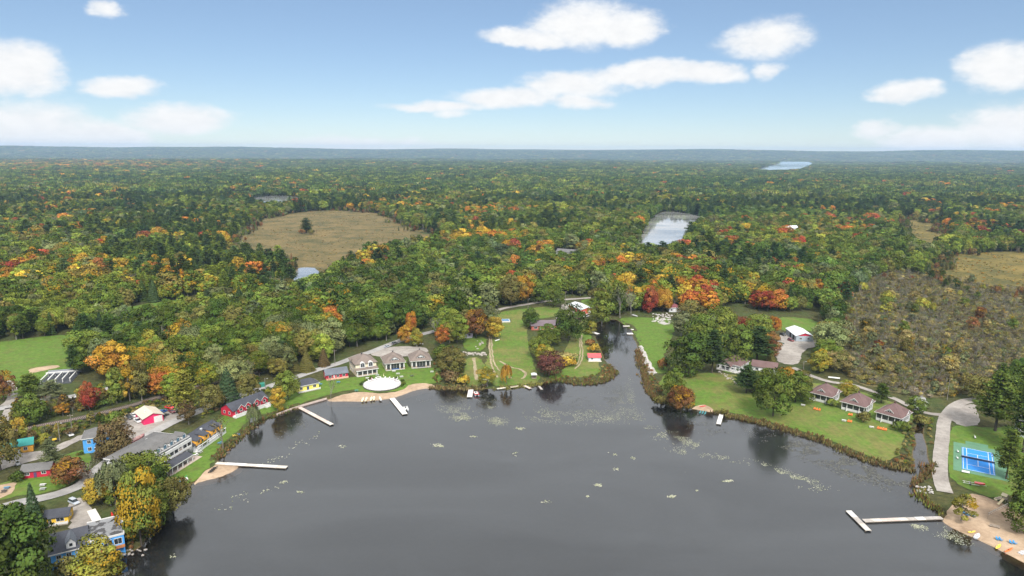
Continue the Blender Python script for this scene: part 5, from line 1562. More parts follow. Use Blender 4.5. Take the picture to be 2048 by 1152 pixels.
def cream_house():
    W, D, Hh = 11.8, 15.5, 6.6
    t = thing('lake_house', 'two-storey cream house with taupe hip roof and arched white dormers', 'house', (-86.0, 362.6, LAND), R(28))
    MB().box(0, W, 2.2, D, -.4, Hh).build('wall', M_CREAM, t)
    MB().hip(0, W, 2.2, D, Hh, 3.6, .7, 3.0).build('roof', M_SH_TAUPE, t)
    MB().box(0, W, 0, 2.2, -.4, .3).build('porch_floor', M_CONC, t)
    rf = MB().prism([(-.5, 3.5), (2.3, 4.4), (2.3, 4.2), (-.5, 3.3)], 'x', -.5, W + .5).build('porch_roof', M_SH_TAUPE, t)
    MB().box(-.5, W + .5, -.56, -.502, 3.2, 3.6).build('gutter', M_WHITE, rf)
    for x in (.2, 3.0, 5.8, 8.6, W - .6):
        MB().box(x, x + .5, 0, .5, .3, 3.35).build('column', M_WHITE, t)
    for x0, x1 in ((.7, 3.0), (3.5, 5.8), (6.3, 8.6), (9.1, W - .6)): MB().box(x0, x1, .2, .26, .9, 3.1).build('screen', M_SCREEN, t)
    MB().box(0, W, .15, .35, .3, .9).build('railing', paint('fieldstone', (.42, .34, .26)), t)
    for x in (3.8, 8.4):     # barrel-topped bays breaking the eave
        arc = [(x + 1.55 * math.cos(a), Hh - .4 + 1.5 * math.sin(a)) for a in np.linspace(0, math.pi, 9)]
        m = MB().prism([(x + 1.55, 4.4)] + arc + [(x - 1.55, 4.4)], 'y', 1.5, 5.0); d = m.build('dormer', M_WHITE, t)
        arc2 = [(x + 1.05 * math.cos(a), Hh - .4 + 1.0 * math.sin(a)) for a in np.linspace(0, math.pi, 9)]
        MB().prism([(x + 1.05, 4.9)] + arc2 + [(x - 1.05, 4.9)], 'y', 1.42, 1.48).build('pane', M_GLASS, d)
        MB().box(x - .05, x + .05, 1.38, 1.415, 4.9, Hh + .5).build('mullion', M_WHITE, d)
    for y in (4.5, 7.5, 10.5, 13.5):
        window(t, 'L', y, 4.2, 1.3, 1.5, 0, D); window(t, 'R', y, 4.2, 1.3, 1.5, W, D)
        if y > 5: window(t, 'L', y, 1.0, 1.3, 1.6, 0, D)
    gd = MB().prism([(5.0, Hh - .3), (9.0, Hh - .3), (7.0, Hh + 2.2)], 'x', -.35, 3.0).build('side_gable', M_CREAM, t)
    r2 = MB()
    for a, sg in ((5.0, -1), (9.0, 1)): r2.prism([(7.0, Hh + 2.25), (7.0, Hh + 2.4), (a + sg * .4, Hh - .65), (a + sg * .4, Hh - .8)], 'x', -.7, 3.4)
    r2.build('side_roof', M_SH_TAUPE, t)
    MB().box(5.2, 5.8, 8.5, 9.1, Hh + 2.8, Hh + 4.6).build('chimney', M_DKMETAL, t)
cream_house()

# ------------------------------------------------------------------ the white hotel and its long wing
def hotel():
    W, D, Hh = 25.0, 18.0, 8.0
    a = R(76); fx, fy = math.cos(a), math.sin(a)
    A = (-131.4 - fx * W, 262.5 - fy * W)
    t = thing('hotel', 'big white hotel with grey roof, dormers and two-storey veranda', 'hotel', (*A, LAND), a)
    MB().box(0, W, 2.4, D, -.4, Hh).build('wall', M_WSIDE, t)
    MB().hip(0, W, 2.0, D, Hh, 3.0, .6, 12.0).build('roof', M_SH_GREY, t)
    f = MB(); f.box(-.64, W + .64, 1.3, 1.398, Hh - .15, Hh + .3); f.box(W + .602, W + .66, 1.4, D + .6, Hh - .15, Hh + .3); f.box(-.66, -.602, 1.4, D + .6, Hh - .15, Hh + .3); f.build('fascia', M_WHITE, t)
    n = 7
    for i in range(n):
        x = 1.8 + i * (W - 3.6) / (n - 1)
        m = MB().prism([(x - 1.2, Hh + .2), (x + 1.2, Hh + .2), (x + 1.2, Hh + 1.6), (x, Hh + 2.7), (x - 1.2, Hh + 1.6)], 'y', 1.9, 6.0); d = m.build('dormer', M_WHITE, t)
        MB().gable(x - 1.2, x + 1.2, 1.9, 6.0, Hh + 1.6, 1.1, 'y', .2, .1).build('dormer_roof', M_SH_GREY, d)
        MB().box(x - .7, x + .7, 1.82, 1.88, Hh + .4, Hh + 1.7).build('pane', paint('blue_glass', (.08, .16, .22), .15, .3, 1, .6), d)
    # veranda: upper gallery with dark bays, lower dark roof and posts
    MB().box(0, W, 0, 2.4, 3.9, 4.1).build('gallery_floor', M_WOOD, t)
    MB().box(0, W, 0, .12, 4.1, 5.0).build('balustrade', M_WHITE, t)
    MB().box(0, W, -.05, .3, 6.6, Hh - .16).build('beam', M_WHITE, t)
    nb = 10
    for i in range(nb + 1):
        x = i * (W - .3) / nb
        MB().box(x, x + .3, 0, .3, 5.0, 6.6).build('post', M_WHITE, t)
    for i in range(nb):
        x = i * (W - .3) / nb
        if i % 3 != 1: MB().box(x + .3, x + (W - .3) / nb, .14, .2, 5.0, 6.6).build('screen', M_SCREEN, t)
        window(t, 'F', x + 1.3, 4.7, 1.2, 1.6, W, D).location.y = 2.4
    MB().prism([(-4.0, 2.9), (-.1, 3.8), (-.1, 3.6), (-4.0, 2.7)], 'x', -.2, W - 4).build('veranda_roof', M_SH_DARK, t)
    MB().box(-.2, W - 4, -4.06, -4.002, 2.6, 2.95).build('gutter', M_WHITE, t)
    MB().box(0, W, -4.5, 2.4, -.3, .15).build('terrace', paint('terrace_paving', (.42, .35, .30), .9, .15), t)
    for i in range(8):
        x = .3 + i * (W - 5) / 7
        MB().box(x, x + .25, -3.8, -3.55, .15, 2.75).build('column', M_WHITE, t)
    for i in range(8): window(t, 'F', 2 + i * 3, .9, 1.6, 1.9, W, D).location.y = 2.4
    for y in (4.5, 8, 11.5, 15): window(t, 'R', y, 4.8, 1.1, 1.6, W, D); window(t, 'R', y, 1.0, 1.1, 1.7, W, D)
    for (x, y, z) in ((6, 11, 2.4), (15, 11.5, 2.3)):
        MB().prism([(x - .9, Hh + z - .9), (x + .9, Hh + z - .9), (x + .5, Hh + z), (x - .5, Hh + z)], 'y', y - .4, y + 1.2).build('skylight', M_WHITE, t)
    for i in range(5): MB().cyl((4 + i * 4, 14.8, Hh + .6), .16, 1.1, 6).build('vent_pipe', M_DKMETAL, t)
hotel()
def long_wing():
    W, D, Hh = 21.0, 9.0, 3.1
    t = thing('guest_wing', 'long dark-roofed guest wing with orange dormers beside the white hotel', 'building', (-132.4, 265.2, LAND), R(81))
    MB().box(0, W, 0, D, -.4, Hh).build('wall', M_WSIDE, t)
    MB().gable(0, W, 0, D, Hh, 2.5, 'x', .5).build('roof', M_SH_DARK, t)
    MB().prism([(0.002, Hh), (D / 2, Hh + 2.48), (D - .002, Hh)], 'x', 0, W).build('gable_wall', M_ORANGE, t)
    for x in (3.2, 8.6, 14.0, 18.6):
        m = MB().prism([(x - 1.8, Hh - .7), (x + 1.8, Hh - .7), (x + 1.8, Hh + 1.3), (x - 1.8, Hh + 1.3)], 'y', -.7, 2.6); d = m.build('dormer', M_ORANGE, t)
        MB().prism([(-.9, Hh + 1.32), (3.6, Hh + 2.15), (3.6, Hh + 2.27), (-.9, Hh + 1.46)], 'x', x - 2.0, x + 2.0).build('dormer_roof', M_SH_DARK, d)
        MB().box(x - .6, x + .6, -.77, -.72, Hh + .1, Hh + .95).build('pane', M_GLASS, d)
    MB().box(0, W, -2.0, 0, -.4, .35).build('porch_floor', M_WHITE, t)
    MB().box(0, W, -2.0, -1.9, .35, 1.2).build('railing', M_WHITE, t)
    MB().box(-.1, W + .1, -2.05, -1.75, 2.3, 2.5).build('beam', M_WHITE, t); MB().box(0, W, -2.06, -2.0, 1.2, 1.3).build('hand_rail', paint('navy_rail', (.03, .08, .2), .6), t)
    for i in range(7): MB().box(.1 + i * 3.4, .3 + i * 3.4, -2.0, -1.8, 1.2, 2.3).build('post', M_WHITE, t)
    for i in range(6): window(t, 'F', 2.2 + i * 3.4, 1.0, 1.3, 1.3, W, D)
    MB().box(11, 12, 3.2, 4.0, Hh + 1.6, Hh + 2.6).build('skylight', paint('pale_glass', (.5, .53, .56), .2), t)
long_wing()

# ------------------------------------------------------------------ red three-gabled cottage
def red_row():
    W, D, Hh = 20.5, 8.5, 3.3
    t = thing('red_cottage', 'long red cottage with white-trimmed gables and stairs down to the lawn', 'cottage', (-131.1, 303.2, LAND), R(60))
    MB().box(0, W, 0, D, -.4, Hh).build('wall', M_RED, t)
    MB().gable(0, W, 0, D, Hh, 2.6, 'x', .45).build('roof', M_SH_DARK, t)
    MB().prism([(0.002, Hh), (D / 2, Hh + 2.58), (D - .002, Hh)], 'x', 0, W).build('gable_wall', M_RED, t)
    for x in (4.0, 7.8, 13.0, 17.6):
        d = gdormer(t, x, -.8, Hh - 1.3, 3.3, 5.2, 1.9, 1.5, M_RED, M_SH_DARK, M_WHITE, True, .35)
        pane_on(d, x, -.8, Hh - .9, 1.2, 1.1)
    MB().box(-.2, W + .2, -2.2, 0, -.4, .9).build('porch_base', M_WSIDE, t)
    MB().box(-.2, W + .2, -2.2, -2.05, .9, 1.75).build('railing', M_WHITE, t)
    for i in range(9): MB().box(-.1 + i * 2.5, .08 + i * 2.5, -2.3, -2.1, .9, 2.1).build('post', M_WHITE, t)
    for x in (6.4, 16.4):
        s = MB()
        for i in range(5): s.box(x, x + 2.0, -2.3 - i * .35 - .35, -2.3 - i * .35, -.3, .75 - i * .18)
        st = s.build('stair', M_CONC, t)
        for xx in (x - .12, x + 2.02): MB().prism([(-2.2, .9), (-2.2, 1.8), (-4.2, .9), (-4.2, 0)], 'x', xx, xx + .1).build('stair_rail', M_WHITE, st)
    for x in (2, 5.8, 10.4, 15.3, 19.2): window(t, 'F', x, 1.2, 1.1, 1.3, W, D)
    for y in (2.5, 6): window(t, 'L', y, 1.2, 1.0, 1.2, W, D)
    for x in (10, 14.5, 16): MB().cyl((x, 5.6, Hh + 1.6), .12, .8, 6).build('vent_pipe', M_WHITE, t)
red_row()

# ------------------------------------------------------------------ small cabins
def cabin(name, label, A, rz, W, D, Hh, rise, wall, roof, rk='gx', porch=0.0, base=M_WHITE, doorm=None, wins=(), doors=()):
    t = house(name, label, A, rz, W, D, Hh, (rk, rise), wall, roof, wins, doors, cat='cabin')
    if porch:
        MB().box(-.1, W + .1, -porch, -.003, -.4, .35).build('porch_floor', M_WOOD, t)
        MB().box(-.1, W + .1, -porch, -porch + .1, .35, 1.15).build('railing', base, t)
        n = max(3, int(W / 2.4))
        for i in range(n + 1): MB().box(-.1 + i * (W + .04) / n, .06 + i * (W + .04) / n, -porch + .1, -porch + .26, .35, 1.35).build('post', base, t)
    return t
cabin('lake_cabin', 'small yellow cabin with blue door and white porch near the shore', (-111.2, 337.2), 38, 11.6, 7.0, 3.1, 2.4, M_LEMON, M_SH_DARK, 'hip', 2.0, M_WHITE, wins=[('F', 2.0, 1.2, 1.3, 1.2), ('F', 9.2, 1.2, 1.6, 1.2), ('R', 3.4, 1.2, 1.2, 1.2)], doors=[('F', 5.6, 1.1, 2.2, paint('navy_paint', (.02, .05, .17), .5))])
cabin('lake_cabin', 'red cabin with dark roof left of the cream house', (-101.6, 357.0), 26, 11.8, 7.2, 3.0, 2.2, M_RED, M_SH_BLUEG, 'gx', 1.3, paint('pink_rail', (.72, .40, .30)), wins=[('F', 2.2, 1.1, 1.4, 1.3), ('F', 6.4, 1.1, 1.2, 1.3), ('F', 9.6, 1.1, 1.4, 1.3), ('L', 3.6, 1.1, 1.2, 1.2)], doors=[('F', 4.3, 1.0, 2.1, M_WHITE)])
cabin('yellow_cabin', 'bright yellow cabin with charcoal roof beside the gravel yard', (-156.2, 208.4), 18, 7.0, 5.6, 2.7, 1.5, M_YEL, M_SH_DARK, 'gx', 1.2, M_WHITE, wins=[('F', 4.6, 1.0, 2.2, 1.1), ('R', 2.8, 1.1, 1.0, 1.0)], doors=[('F', 1.6, .95, 2.0, paint('grey_door', (.30, .28, .34)))])
cabin('red_cottage', 'small red cottage with grey roof and white-framed windows', (-187.0, 241.2), 17, 9.6, 6.0, 3.0, 1.6, M_RED, M_SH_GREY, 'gx', 0, M_WHITE, wins=[('F', 1.9, 1.3, 1.4, 1.0), ('F', 7.4, 1.3, 1.4, 1.0), ('R', 3, 1.3, 1.2, 1.0)], doors=[('F', 4.5, 1.0, 2.1, paint('plum_door', (.10, .06, .14)))])
tl = house('motel_block', 'yellow-orange building with teal roof on the left edge', (-213.0, 258.0), 31, 15.5, 7.5, 3.2, ('gx', 1.6), M_ORANGE, M_SH_TEAL, [('F', 3, 1.1, 1.3, 1.2), ('F', 8, 1.1, 1.3, 1.2), ('F', 13, 1.1, 1.2, 1.2)], [('F', 5.5, 1.0, 2.1, M_WHITE), ('F', 10.6, 1.0, 2.1, M_WHITE)], cat='building')
bt = house('blue_house', 'tall narrow blue house with grey hip roof behind a brown tree', (-177.0, 263.6), 24, 9.0, 9.0, 6.4, ('hip', 2.6, .5, .8), M_BLUE, M_SH_GREY, [('F', 2.2, 1.0, 1.2, 1.4), ('F', 2.2, 4.2, 1.2, 1.3), ('F', 5.4, 4.2, 1.2, 1.3), ('F', 6.6, 1.0, 1.2, 1.4), ('L', 4.5, 4.2, 1.1, 1.2)], [('F', 4.4, 1.0, 2.1, M_WHITE)])
# garage
gt = house('garage', 'crimson garage with beige roof and white door in the gravel yard', (-168.0, 293.4), 44, 8.4, 12.0, 3.2, ('gy', 1.7), M_CRIM, M_SH_BEIGE, [('L', 4, 1.2, 1.2, 1.0), ('L', 8, 1.2, 1.2, 1.0)], cat='garage', over=.55)
gd = MB().box(4.4, 8.0, -.08, .02, 0, 3.0).build('garage_door', M_WHITE, gt)
for i in range(4): MB().box(4.45, 7.95, -.12, -.082, .08 + i * .74, .72 + i * .74).build('panel', M_WHITE, gd)
MB().cyl((2.2, 5, 4.2), .3, .9, 8).build('roof_vent', M_WHITE, gt)

# ------------------------------------------------------------------ blue lakeside house in the bottom left corner
def blue_lodge():
    W, D, Hh = 19.3, 12.8, 5.4; S = 9.6
    t = thing('blue_house', 'large blue lakeside house with charcoal gable, white dormer and flat roof', 'house', (-137.6, 184.0, .6), R(32))
    MB().box(0, S, 0, D, -.8, Hh).build('wall', M_BLUE, t)
    MB().box(S + .003, W, 0, D, -.8, Hh + .7).build('wall', M_BLUE, t)
    MB().gable(0, S, 0, D, Hh, 3.0, 'x', .5, .18).build('roof', M_SH_DARK, t)
    MB().prism([(0.002, Hh), (D / 2, Hh + 2.98), (D - .002, Hh)], 'x', 0, S).build('gable_wall', M_BLUE, t)
    MB().box(-.5, S + .3, -.62, -.5, Hh - .45, Hh - .12).build('gutter', M_WHITE, t)
    d = MB().prism([(4.2, Hh - .2), (6.6, Hh - .2), (6.6, Hh + 2.0), (5.4, Hh + 3.4), (4.2, Hh + 2.0)], 'y', .2, 5.5).build('dormer', M_WSIDE, t)
    MB().gable(4.2, 6.6, .2, 5.5, Hh + 2.0, 1.4, 'y', .3, .12).build('dormer_roof', M_SH_BLUEG, d)
    MB().box(5.0, 5.8, .1, .18, Hh + .9, Hh + 1.8).build('pane', M_GLASS, d)
    fr = MB().box(S + .01, W, 0.2, D, Hh + .7, Hh + .78).build('flat_roof', m_flat(), t)
    p = MB(); p.box(S, W + .15, -.12, .2, Hh + .45, Hh + 1.0); p.box(W - .05, W + .25, .2, D, Hh + .45, Hh + 1.0); p.box(S, W + .25, D, D + .25, Hh + .45, Hh + 1.05); p.build('parapet', M_WHITE, t)
    MB().box(S, W, -1.5, -.003, 2.5, 2.7).build('balcony', M_WOOD, t)
    MB().box(S, W, -1.6, -1.5, 2.4, 3.4).build('balustrade', M_ORDECK, t)
    for x in (S + .1, S + 4.8, W - .3): MB().box(x, x + .18, -1.5, -1.32, -.8, 2.5).build('post', M_BLUE, t)
    for x in (S + 2.2, S + 5.2, S + 8.0): window(t, 'F', x, 3.2, 2.0, 1.8, W, D)
    for x in (2.0, 4.6, 7.4): window(t, 'F', x, 3.2, 1.1, 1.1, W, D); window(t, 'F', x, .6, 1.1, 1.2, W, D)
    for y in (3, 7, 10): window(t, 'R', y, 3.0, 1.1, 1.3, W, D)
    MB().box(1, 5, D + .5, D + .62, Hh - .5, Hh - .25).build('gutter', M_WHITE, t)
def m_flat():
    t = NT('flat_roof_membrane'); p = t.coord('Position')
    a = t.noise(.35, 4, .55, vec=p); b = t.noise(1.4, 4, .6, vec=p)
    wet = t.mapr(a, .50, .56)
    col = t.mix(wet, t.ramp(b, [(.3, (.16, .165, .175)), (.7, (.26, .265, .275))]), (.03, .027, .026))
    t.bsdf(col, t.mix(wet, (.85, .85, .85), (.12, .12, .12)), .4)
    return t.m
blue_lodge()

# ------------------------------------------------------------------ buildings in the middle and on the right
house('bungalow', 'brick bungalow with mauve-grey roof behind trees in the middle', (13.9, 466.0), 6, 21, 11, 3.2, ('gx', 2.4), M_BRICK, m_shingle('mauve_shingles', (.15, .12, .135)), [('F', 3, 1.0, 2.2, 1.4), ('F', 9, 1.0, 1.6, 1.4), ('F', 15, 1.0, 2.0, 1.4)], [('F', 6.2, 1.0, 2.1, M_WHITE)], cat='house')
house('storage_barn', 'low red building with white metal roof beside the upper road', (53.3, 514.0), 20, 11, 22, 3.4, ('gy', 1.6), paint('barn_red', (.52, .10, .06)), M_METAL, [('F', 3, 1.2, 1.4, 1.0), ('L', 6, 1.2, 1.6, 1.0), ('L', 12, 1.2, 1.6, 1.0)], [('F', 7.5, 2.6, 2.6, M_WHITE)], cat='barn')
bh = house('boathouse', 'small boathouse with salmon-red roof on the channel bank', (46.5, 395.0), 1, 7.2, 7.0, 2.3, ('gx', 1.3), M_GREYW, M_SH_RED, [('F', 2, .9, 1.2, .9), ('R', 3.5, .9, 1.2, .9)], [('F', 5, 1.0, 1.9, M_WHITE)], cat='boathouse')
MB().box(-.4, 7.6, -2.0, -.003, -.3, .12).build('deck', M_DECKW, bh)
sh = house('boat_shed', 'grey shed with white metal roof and red gable at the boat yard', (190.0, 440.5), -3, 11.2, 20, 3.8, ('gy', 2.0), m_boards('blue_grey_siding', (.36, .42, .48)), M_METAL, [('F', 3, 1.4, 1.4, 1.0), ('F', 8, 1.4, 1.4, 1.0)], [('L', 5, 3.2, 3.0, M_BLACK), ('L', 11, 3.2, 3.0, M_BLACK)], cat='shed', gable_m=M_RED)
big = house('large_house', 'brown-roofed house with white porch arches among trees on the lawn', (121.5, 382.5), -40, 12.5, 13, 3.6, ('hip', 3.6, .7, 4.0), M_WSIDE, M_SH_PURP, [('F', 2, .9, 2.0, 1.8), ('F', 5.2, .9, 2.0, 1.8), ('F', 8.4, .9, 2.0, 1.8), ('F', 11, .9, 1.4, 1.8), ('L', 4, .9, 1.6, 1.6), ('L', 8, .9, 1.6, 1.6)], [])
MB().box(-.5, 13, -3.2, -.003, -.4, .3).build('porch_floor', M_CONC, big)
for i in range(6): MB().box(-.3 + i * 2.55, i * 2.55, -3.1, -2.8, .3, 2.8).build('post', M_WHITE, big)
MB().box(-.4, 12.9, -3.2, -2.7, 2.8, 3.15).build('beam', M_WHITE, big)
MB().gable(3.5, 8.0, -3.4, 5.0, 3.4, 2.0, 'y', .3).build('porch_roof', M_SH_PURP, big)
house('house_wing', 'brown-roofed garage wing right of the house on the lawn', (138.6, 377.5), -26, 13.5, 8.5, 3.2, ('gx', 2.3), M_WSIDE, M_SH_PURP, [('F', 3, 1.0, 1.5, 1.3), ('F', 7, 1.0, 1.5, 1.3), ('F', 11, 1.0, 1.5, 1.3)], [], cat='garage')
_p = G(1338, 624); house('house', 'plum-roofed house behind the stone landing near the channel', (_p.x, _p.y), 4, 9.5, 8, 3.4, ('hip', 2.2, .8, 2.0), M_GREYW, m_shingle('wine_shingles', (.20, .07, .08)), [('F', 2, 1, 1.3, 1.4), ('F', 7, 1, 1.3, 1.4)], [('F', 4.6, 1.0, 2.1, M_WHITE)])
_p = G(914, 676); ph = house('house', 'shaded house with pale porch steps in the wood above the garden', (_p.x, _p.y), 14, 11, 8, 3.4, ('gx', 2.2), paint('lilac_siding', (.45, .42, .56)), M_SH_DARK, [('F', 2, 1, 1.4, 1.4), ('F', 8.5, 1, 1.4, 1.4)], [('F', 5, 1.0, 2.1, M_WHITE)])
MB().box(1, 10, -2.2, -.003, -.4, .4).build('porch_floor', M_WHITE, ph)
_p = G(2034, 872); rh = house('house', 'grey-white house with balconies cut by the right edge', (_p.x, _p.y), -30, 12, 10, 6.2, ('gx', 2.6), M_GREYW, M_SH_GREY, [('F', 2, 1, 1.3, 1.4), ('F', 2, 4, 1.3, 1.4), ('F', 6, 4, 1.3, 1.4), ('L', 4, 1, 1.3, 1.4), ('L', 4, 4, 1.3, 1.4), ('L', 8, 4, 1.3, 1.4)], [('F', 4.3, 1.0, 2.1, M_WHITE)])
MB().box(0, 12, -1.8, -.003, 3.0, 3.2).build('balcony', M_WHITE, rh)
for i in range(7): MB().box(i * 1.97, .14 + i * 1.97, -1.8, -1.66, -.4, 4.2).build('post', M_WHITE, rh)
for px, py, lab, m, w in [(1020, 601, 'white caravan-like hut under the orange maple by the upper road', M_WSIDE, 6.0), (982, 612, 'white arched tent shelter beside the upper road', M_WHITE, 5.0)]:
    _p = G(px, py); house('hut', lab, (_p.x, _p.y), 12, w, 4, 2.2, ('gx', 1.0), m, M_METAL, [('F', w * .3, .9, 1.2, .9)], [('F', w * .7, .9, 1.8, M_GLASS)], cat='hut', over=.2)

_p = G(1112, 512); house('long_shed', 'long grey roof showing in a gap of the middle forest', (_p.x, _p.y), -25, 30, 11, 5.5, ('gx', 3.0), M_GREYW, M_SH_GREY, [('F', 6, 1.5, 2, 1.4), ('F', 15, 1.5, 2, 1.4), ('F', 24, 1.5, 2, 1.4)], [], cat='shed')
_p = G(1572, 466); house('forest_house', 'small pale-roofed house in the forest right of the mid pond', (_p.x, _p.y), 10, 20, 10, 7.5, ('gx', 3.5), M_GREYW, M_METAL, [('F', 5, 2, 2, 2), ('F', 15, 2, 2, 2)], [], cat='house')

# ------------------------------------------------------------------ vehicles
def dir_of(a, b, z=LAND):
    A = G(*a, z); B = G(*b, z); return A, math.atan2(B.y - A.y, B.x - A.x)
M_TYRE = paint('tyre', (.018, .018, .018), .85); M_LAMP = paint('lamp_glass', (.75, .72, .62), .2, .05, 1, .6); M_TAIL = paint('tail_lamp', (.45, .02, .02), .3)
def carpaint(name, c):
    if name in MATS: return MATS[name]
    t = NT(name); b = t.bsdf(c, .32, .5); b.inputs['Coat Weight'].default_value = .6; b.inputs['Coat Roughness'].default_value = .08
    MATS[name] = t.m; return t.m
def car(label, rear, front, pm, kind='sedan', L=4.7, W=1.85, z=LAND + .17):
    A, rz = dir_of(rear, front); B = G(*front); c = (A + B) / 2
    t = thing('parked_car' if kind != 'pickup' else 'pickup_truck', label, 'pickup' if kind == 'pickup' else 'van' if kind == 'van' else 'car', (c.x, c.y, z), rz)
    h = {'sedan': 1.42, 'suv': 1.75, 'pickup': 1.8, 'van': 2.1}[kind]; w = W / 2; wl = .85
    side = [(-L / 2, .35), (-L / 2, wl), (-L / 2 + .1, wl + .08), (L / 2 - 1.2, wl + .08), (L / 2 - .15, wl - .12), (L / 2, .55), (L / 2 - .05, .3)]
    def ring(y, s): return [(x, y, .35 + (q - .35) * s if q > .35 else q) for x, q in side]
    MB().loft([ring(-w, .92), ring(-w * .93, 1), ring(w * .93, 1), ring(w, .92)]).build('body', pm, t)
    cab = {'sedan': (-1.75, -1.15, .55, 1.25), 'suv': (-2.2, -2.0, .55, 1.2), 'pickup': (-.5, -.4, .75, 1.35), 'van': (-2.3, -2.2, 1.2, 1.75)}[kind]
    gl = MB(); x0, x1, x2, x3 = cab; zt = h
    gl.loft([[(x0, -w * .93, wl + .05), (x3, -w * .93, wl + .05), (x3, w * .93, wl + .05), (x0, w * .93, wl + .05)], [(x1, -w * .76, zt - .06), (x2, -w * .76, zt - .06), (x2, w * .76, zt - .06), (x1, w * .76, zt - .06)]])
    gl.build('window_band', M_GLASS, t)
    MB().box(x1 - .02, x2 + .02, -w * .78, w * .78, zt - .06, zt).build('roof', pm, t)
    if kind == 'pickup':
        b = MB(); b.box(-L / 2, -.55, -w * .95, -w * .85, wl, wl + .35); b.box(-L / 2, -.55, w * .85, w * .95, wl, wl + .35); b.box(-L / 2, -L / 2 + .1, -w * .85, w * .85, wl, wl + .35); b.build('cargo_bed', pm, t)
    for sx in (-L * .3, L * .31):
        for sy in (-w + .02, w - .22):
            o = MB().cyl((sx, sy, .33), .33, .2, 12, axis='y').build('wheel', M_TYRE, t)
            MB().cyl((sx, sy - .01 if sy < 0 else sy + .19, .33), .19, .02, 8, axis='y').build('rim', M_LAMP, o)
    for sy in (-w * .72, w * .72):
        MB().box(L / 2 - .12, L / 2 + .01, sy - .18, sy + .18, .55, .72).build('headlight', M_LAMP, t)
        MB().box(-L / 2 - .01, -L / 2 + .05, sy - .15, sy + .15, .6, .8).build('tail_light', M_TAIL, t)
    return t
P_WHITE = carpaint('white_car_paint', (.62, .63, .64)); P_SILVER = carpaint('silver_car_paint', (.38, .42, .48)); P_BLACK = carpaint('black_car_paint', (.02, .021, .024)); P_BLUE = carpaint('blue_car_paint', (.02, .10, .32))
P_MAROON = carpaint('maroon_car_paint', (.20, .02, .03)); P_GREY = carpaint('grey_car_paint', (.14, .15, .16)); P_RED = carpaint('red_car_paint', (.55, .03, .03)); P_OLIVE = carpaint('olive_car_paint', (.13, .13, .09))
car('silver-blue SUV parked between yellow cabin and resort drive', (139, 1003), (158, 1012), P_SILVER, 'suv')
car('white sedan parked on the dirt lane by the tall blue house', (134, 866), (147, 876), P_WHITE)
car('white pickup parked against the left wall of the crimson garage', (268, 839), (283, 849), P_WHITE, 'pickup', 5.3)
car('white car behind the pickup left of the crimson garage', (263, 830), (274, 836), P_WHITE)
car('black car left of the crimson garage beside the white car', (254, 834), (265, 841), P_BLACK, 'suv')
car('dark grey SUV at the left end of the gravel yard', (233, 845), (246, 849), P_GREY, 'suv')
car('bright blue car parked just right of the crimson garage', (318, 829), (332, 823), P_BLUE)
car('dark car between the bright blue car and the garage corner', (322, 836), (334, 831), P_BLACK)
car('maroon car facing the yard right of the blue car', (338, 822), (350, 828), P_MAROON)
car('olive car under the trees at the yard end', (354, 822), (364, 827), P_OLIVE)
car('red car tucked behind the bright blue car', (334, 816), (344, 818), P_RED)
car('white car under olive trees on the drive by the red cottage', (425, 794), (437, 799), P_WHITE)
car('white SUV on the drive behind the red three-gabled cottage', (479, 776), (489, 784), P_WHITE, 'suv')
car('white van parked along the left road', (144, 804), (157, 801), P_WHITE, 'van', 5.2)
car('white van half hidden in the thicket below the left road', (102, 824), (113, 822), P_WHITE, 'van', 5.2)
car('silver car on the grass by the parking strip', (769, 697), (780, 693), P_SILVER)
car('black and white car at the end of the parking strip', (783, 691), (796, 686), P_GREY, 'suv')
car('dark pickup beside the white barn below the upper road', (1156, 640), (1166, 636), P_BLACK, 'pickup', 5.3)
car('white van beside the dark pickup below the upper road', (1166, 636), (1179, 632), P_WHITE, 'van', 5.4)
car('dark red car at the corner of the boat shed', (1577, 681), (1586, 684), P_MAROON, 'suv')
car('dark pickup in front of the boat shed door', (1561, 669), (1570, 673), P_BLACK, 'pickup', 5.3)
car('dark car parked on the upper road under the trees', (1078, 604), (1086, 602), P_GREY)

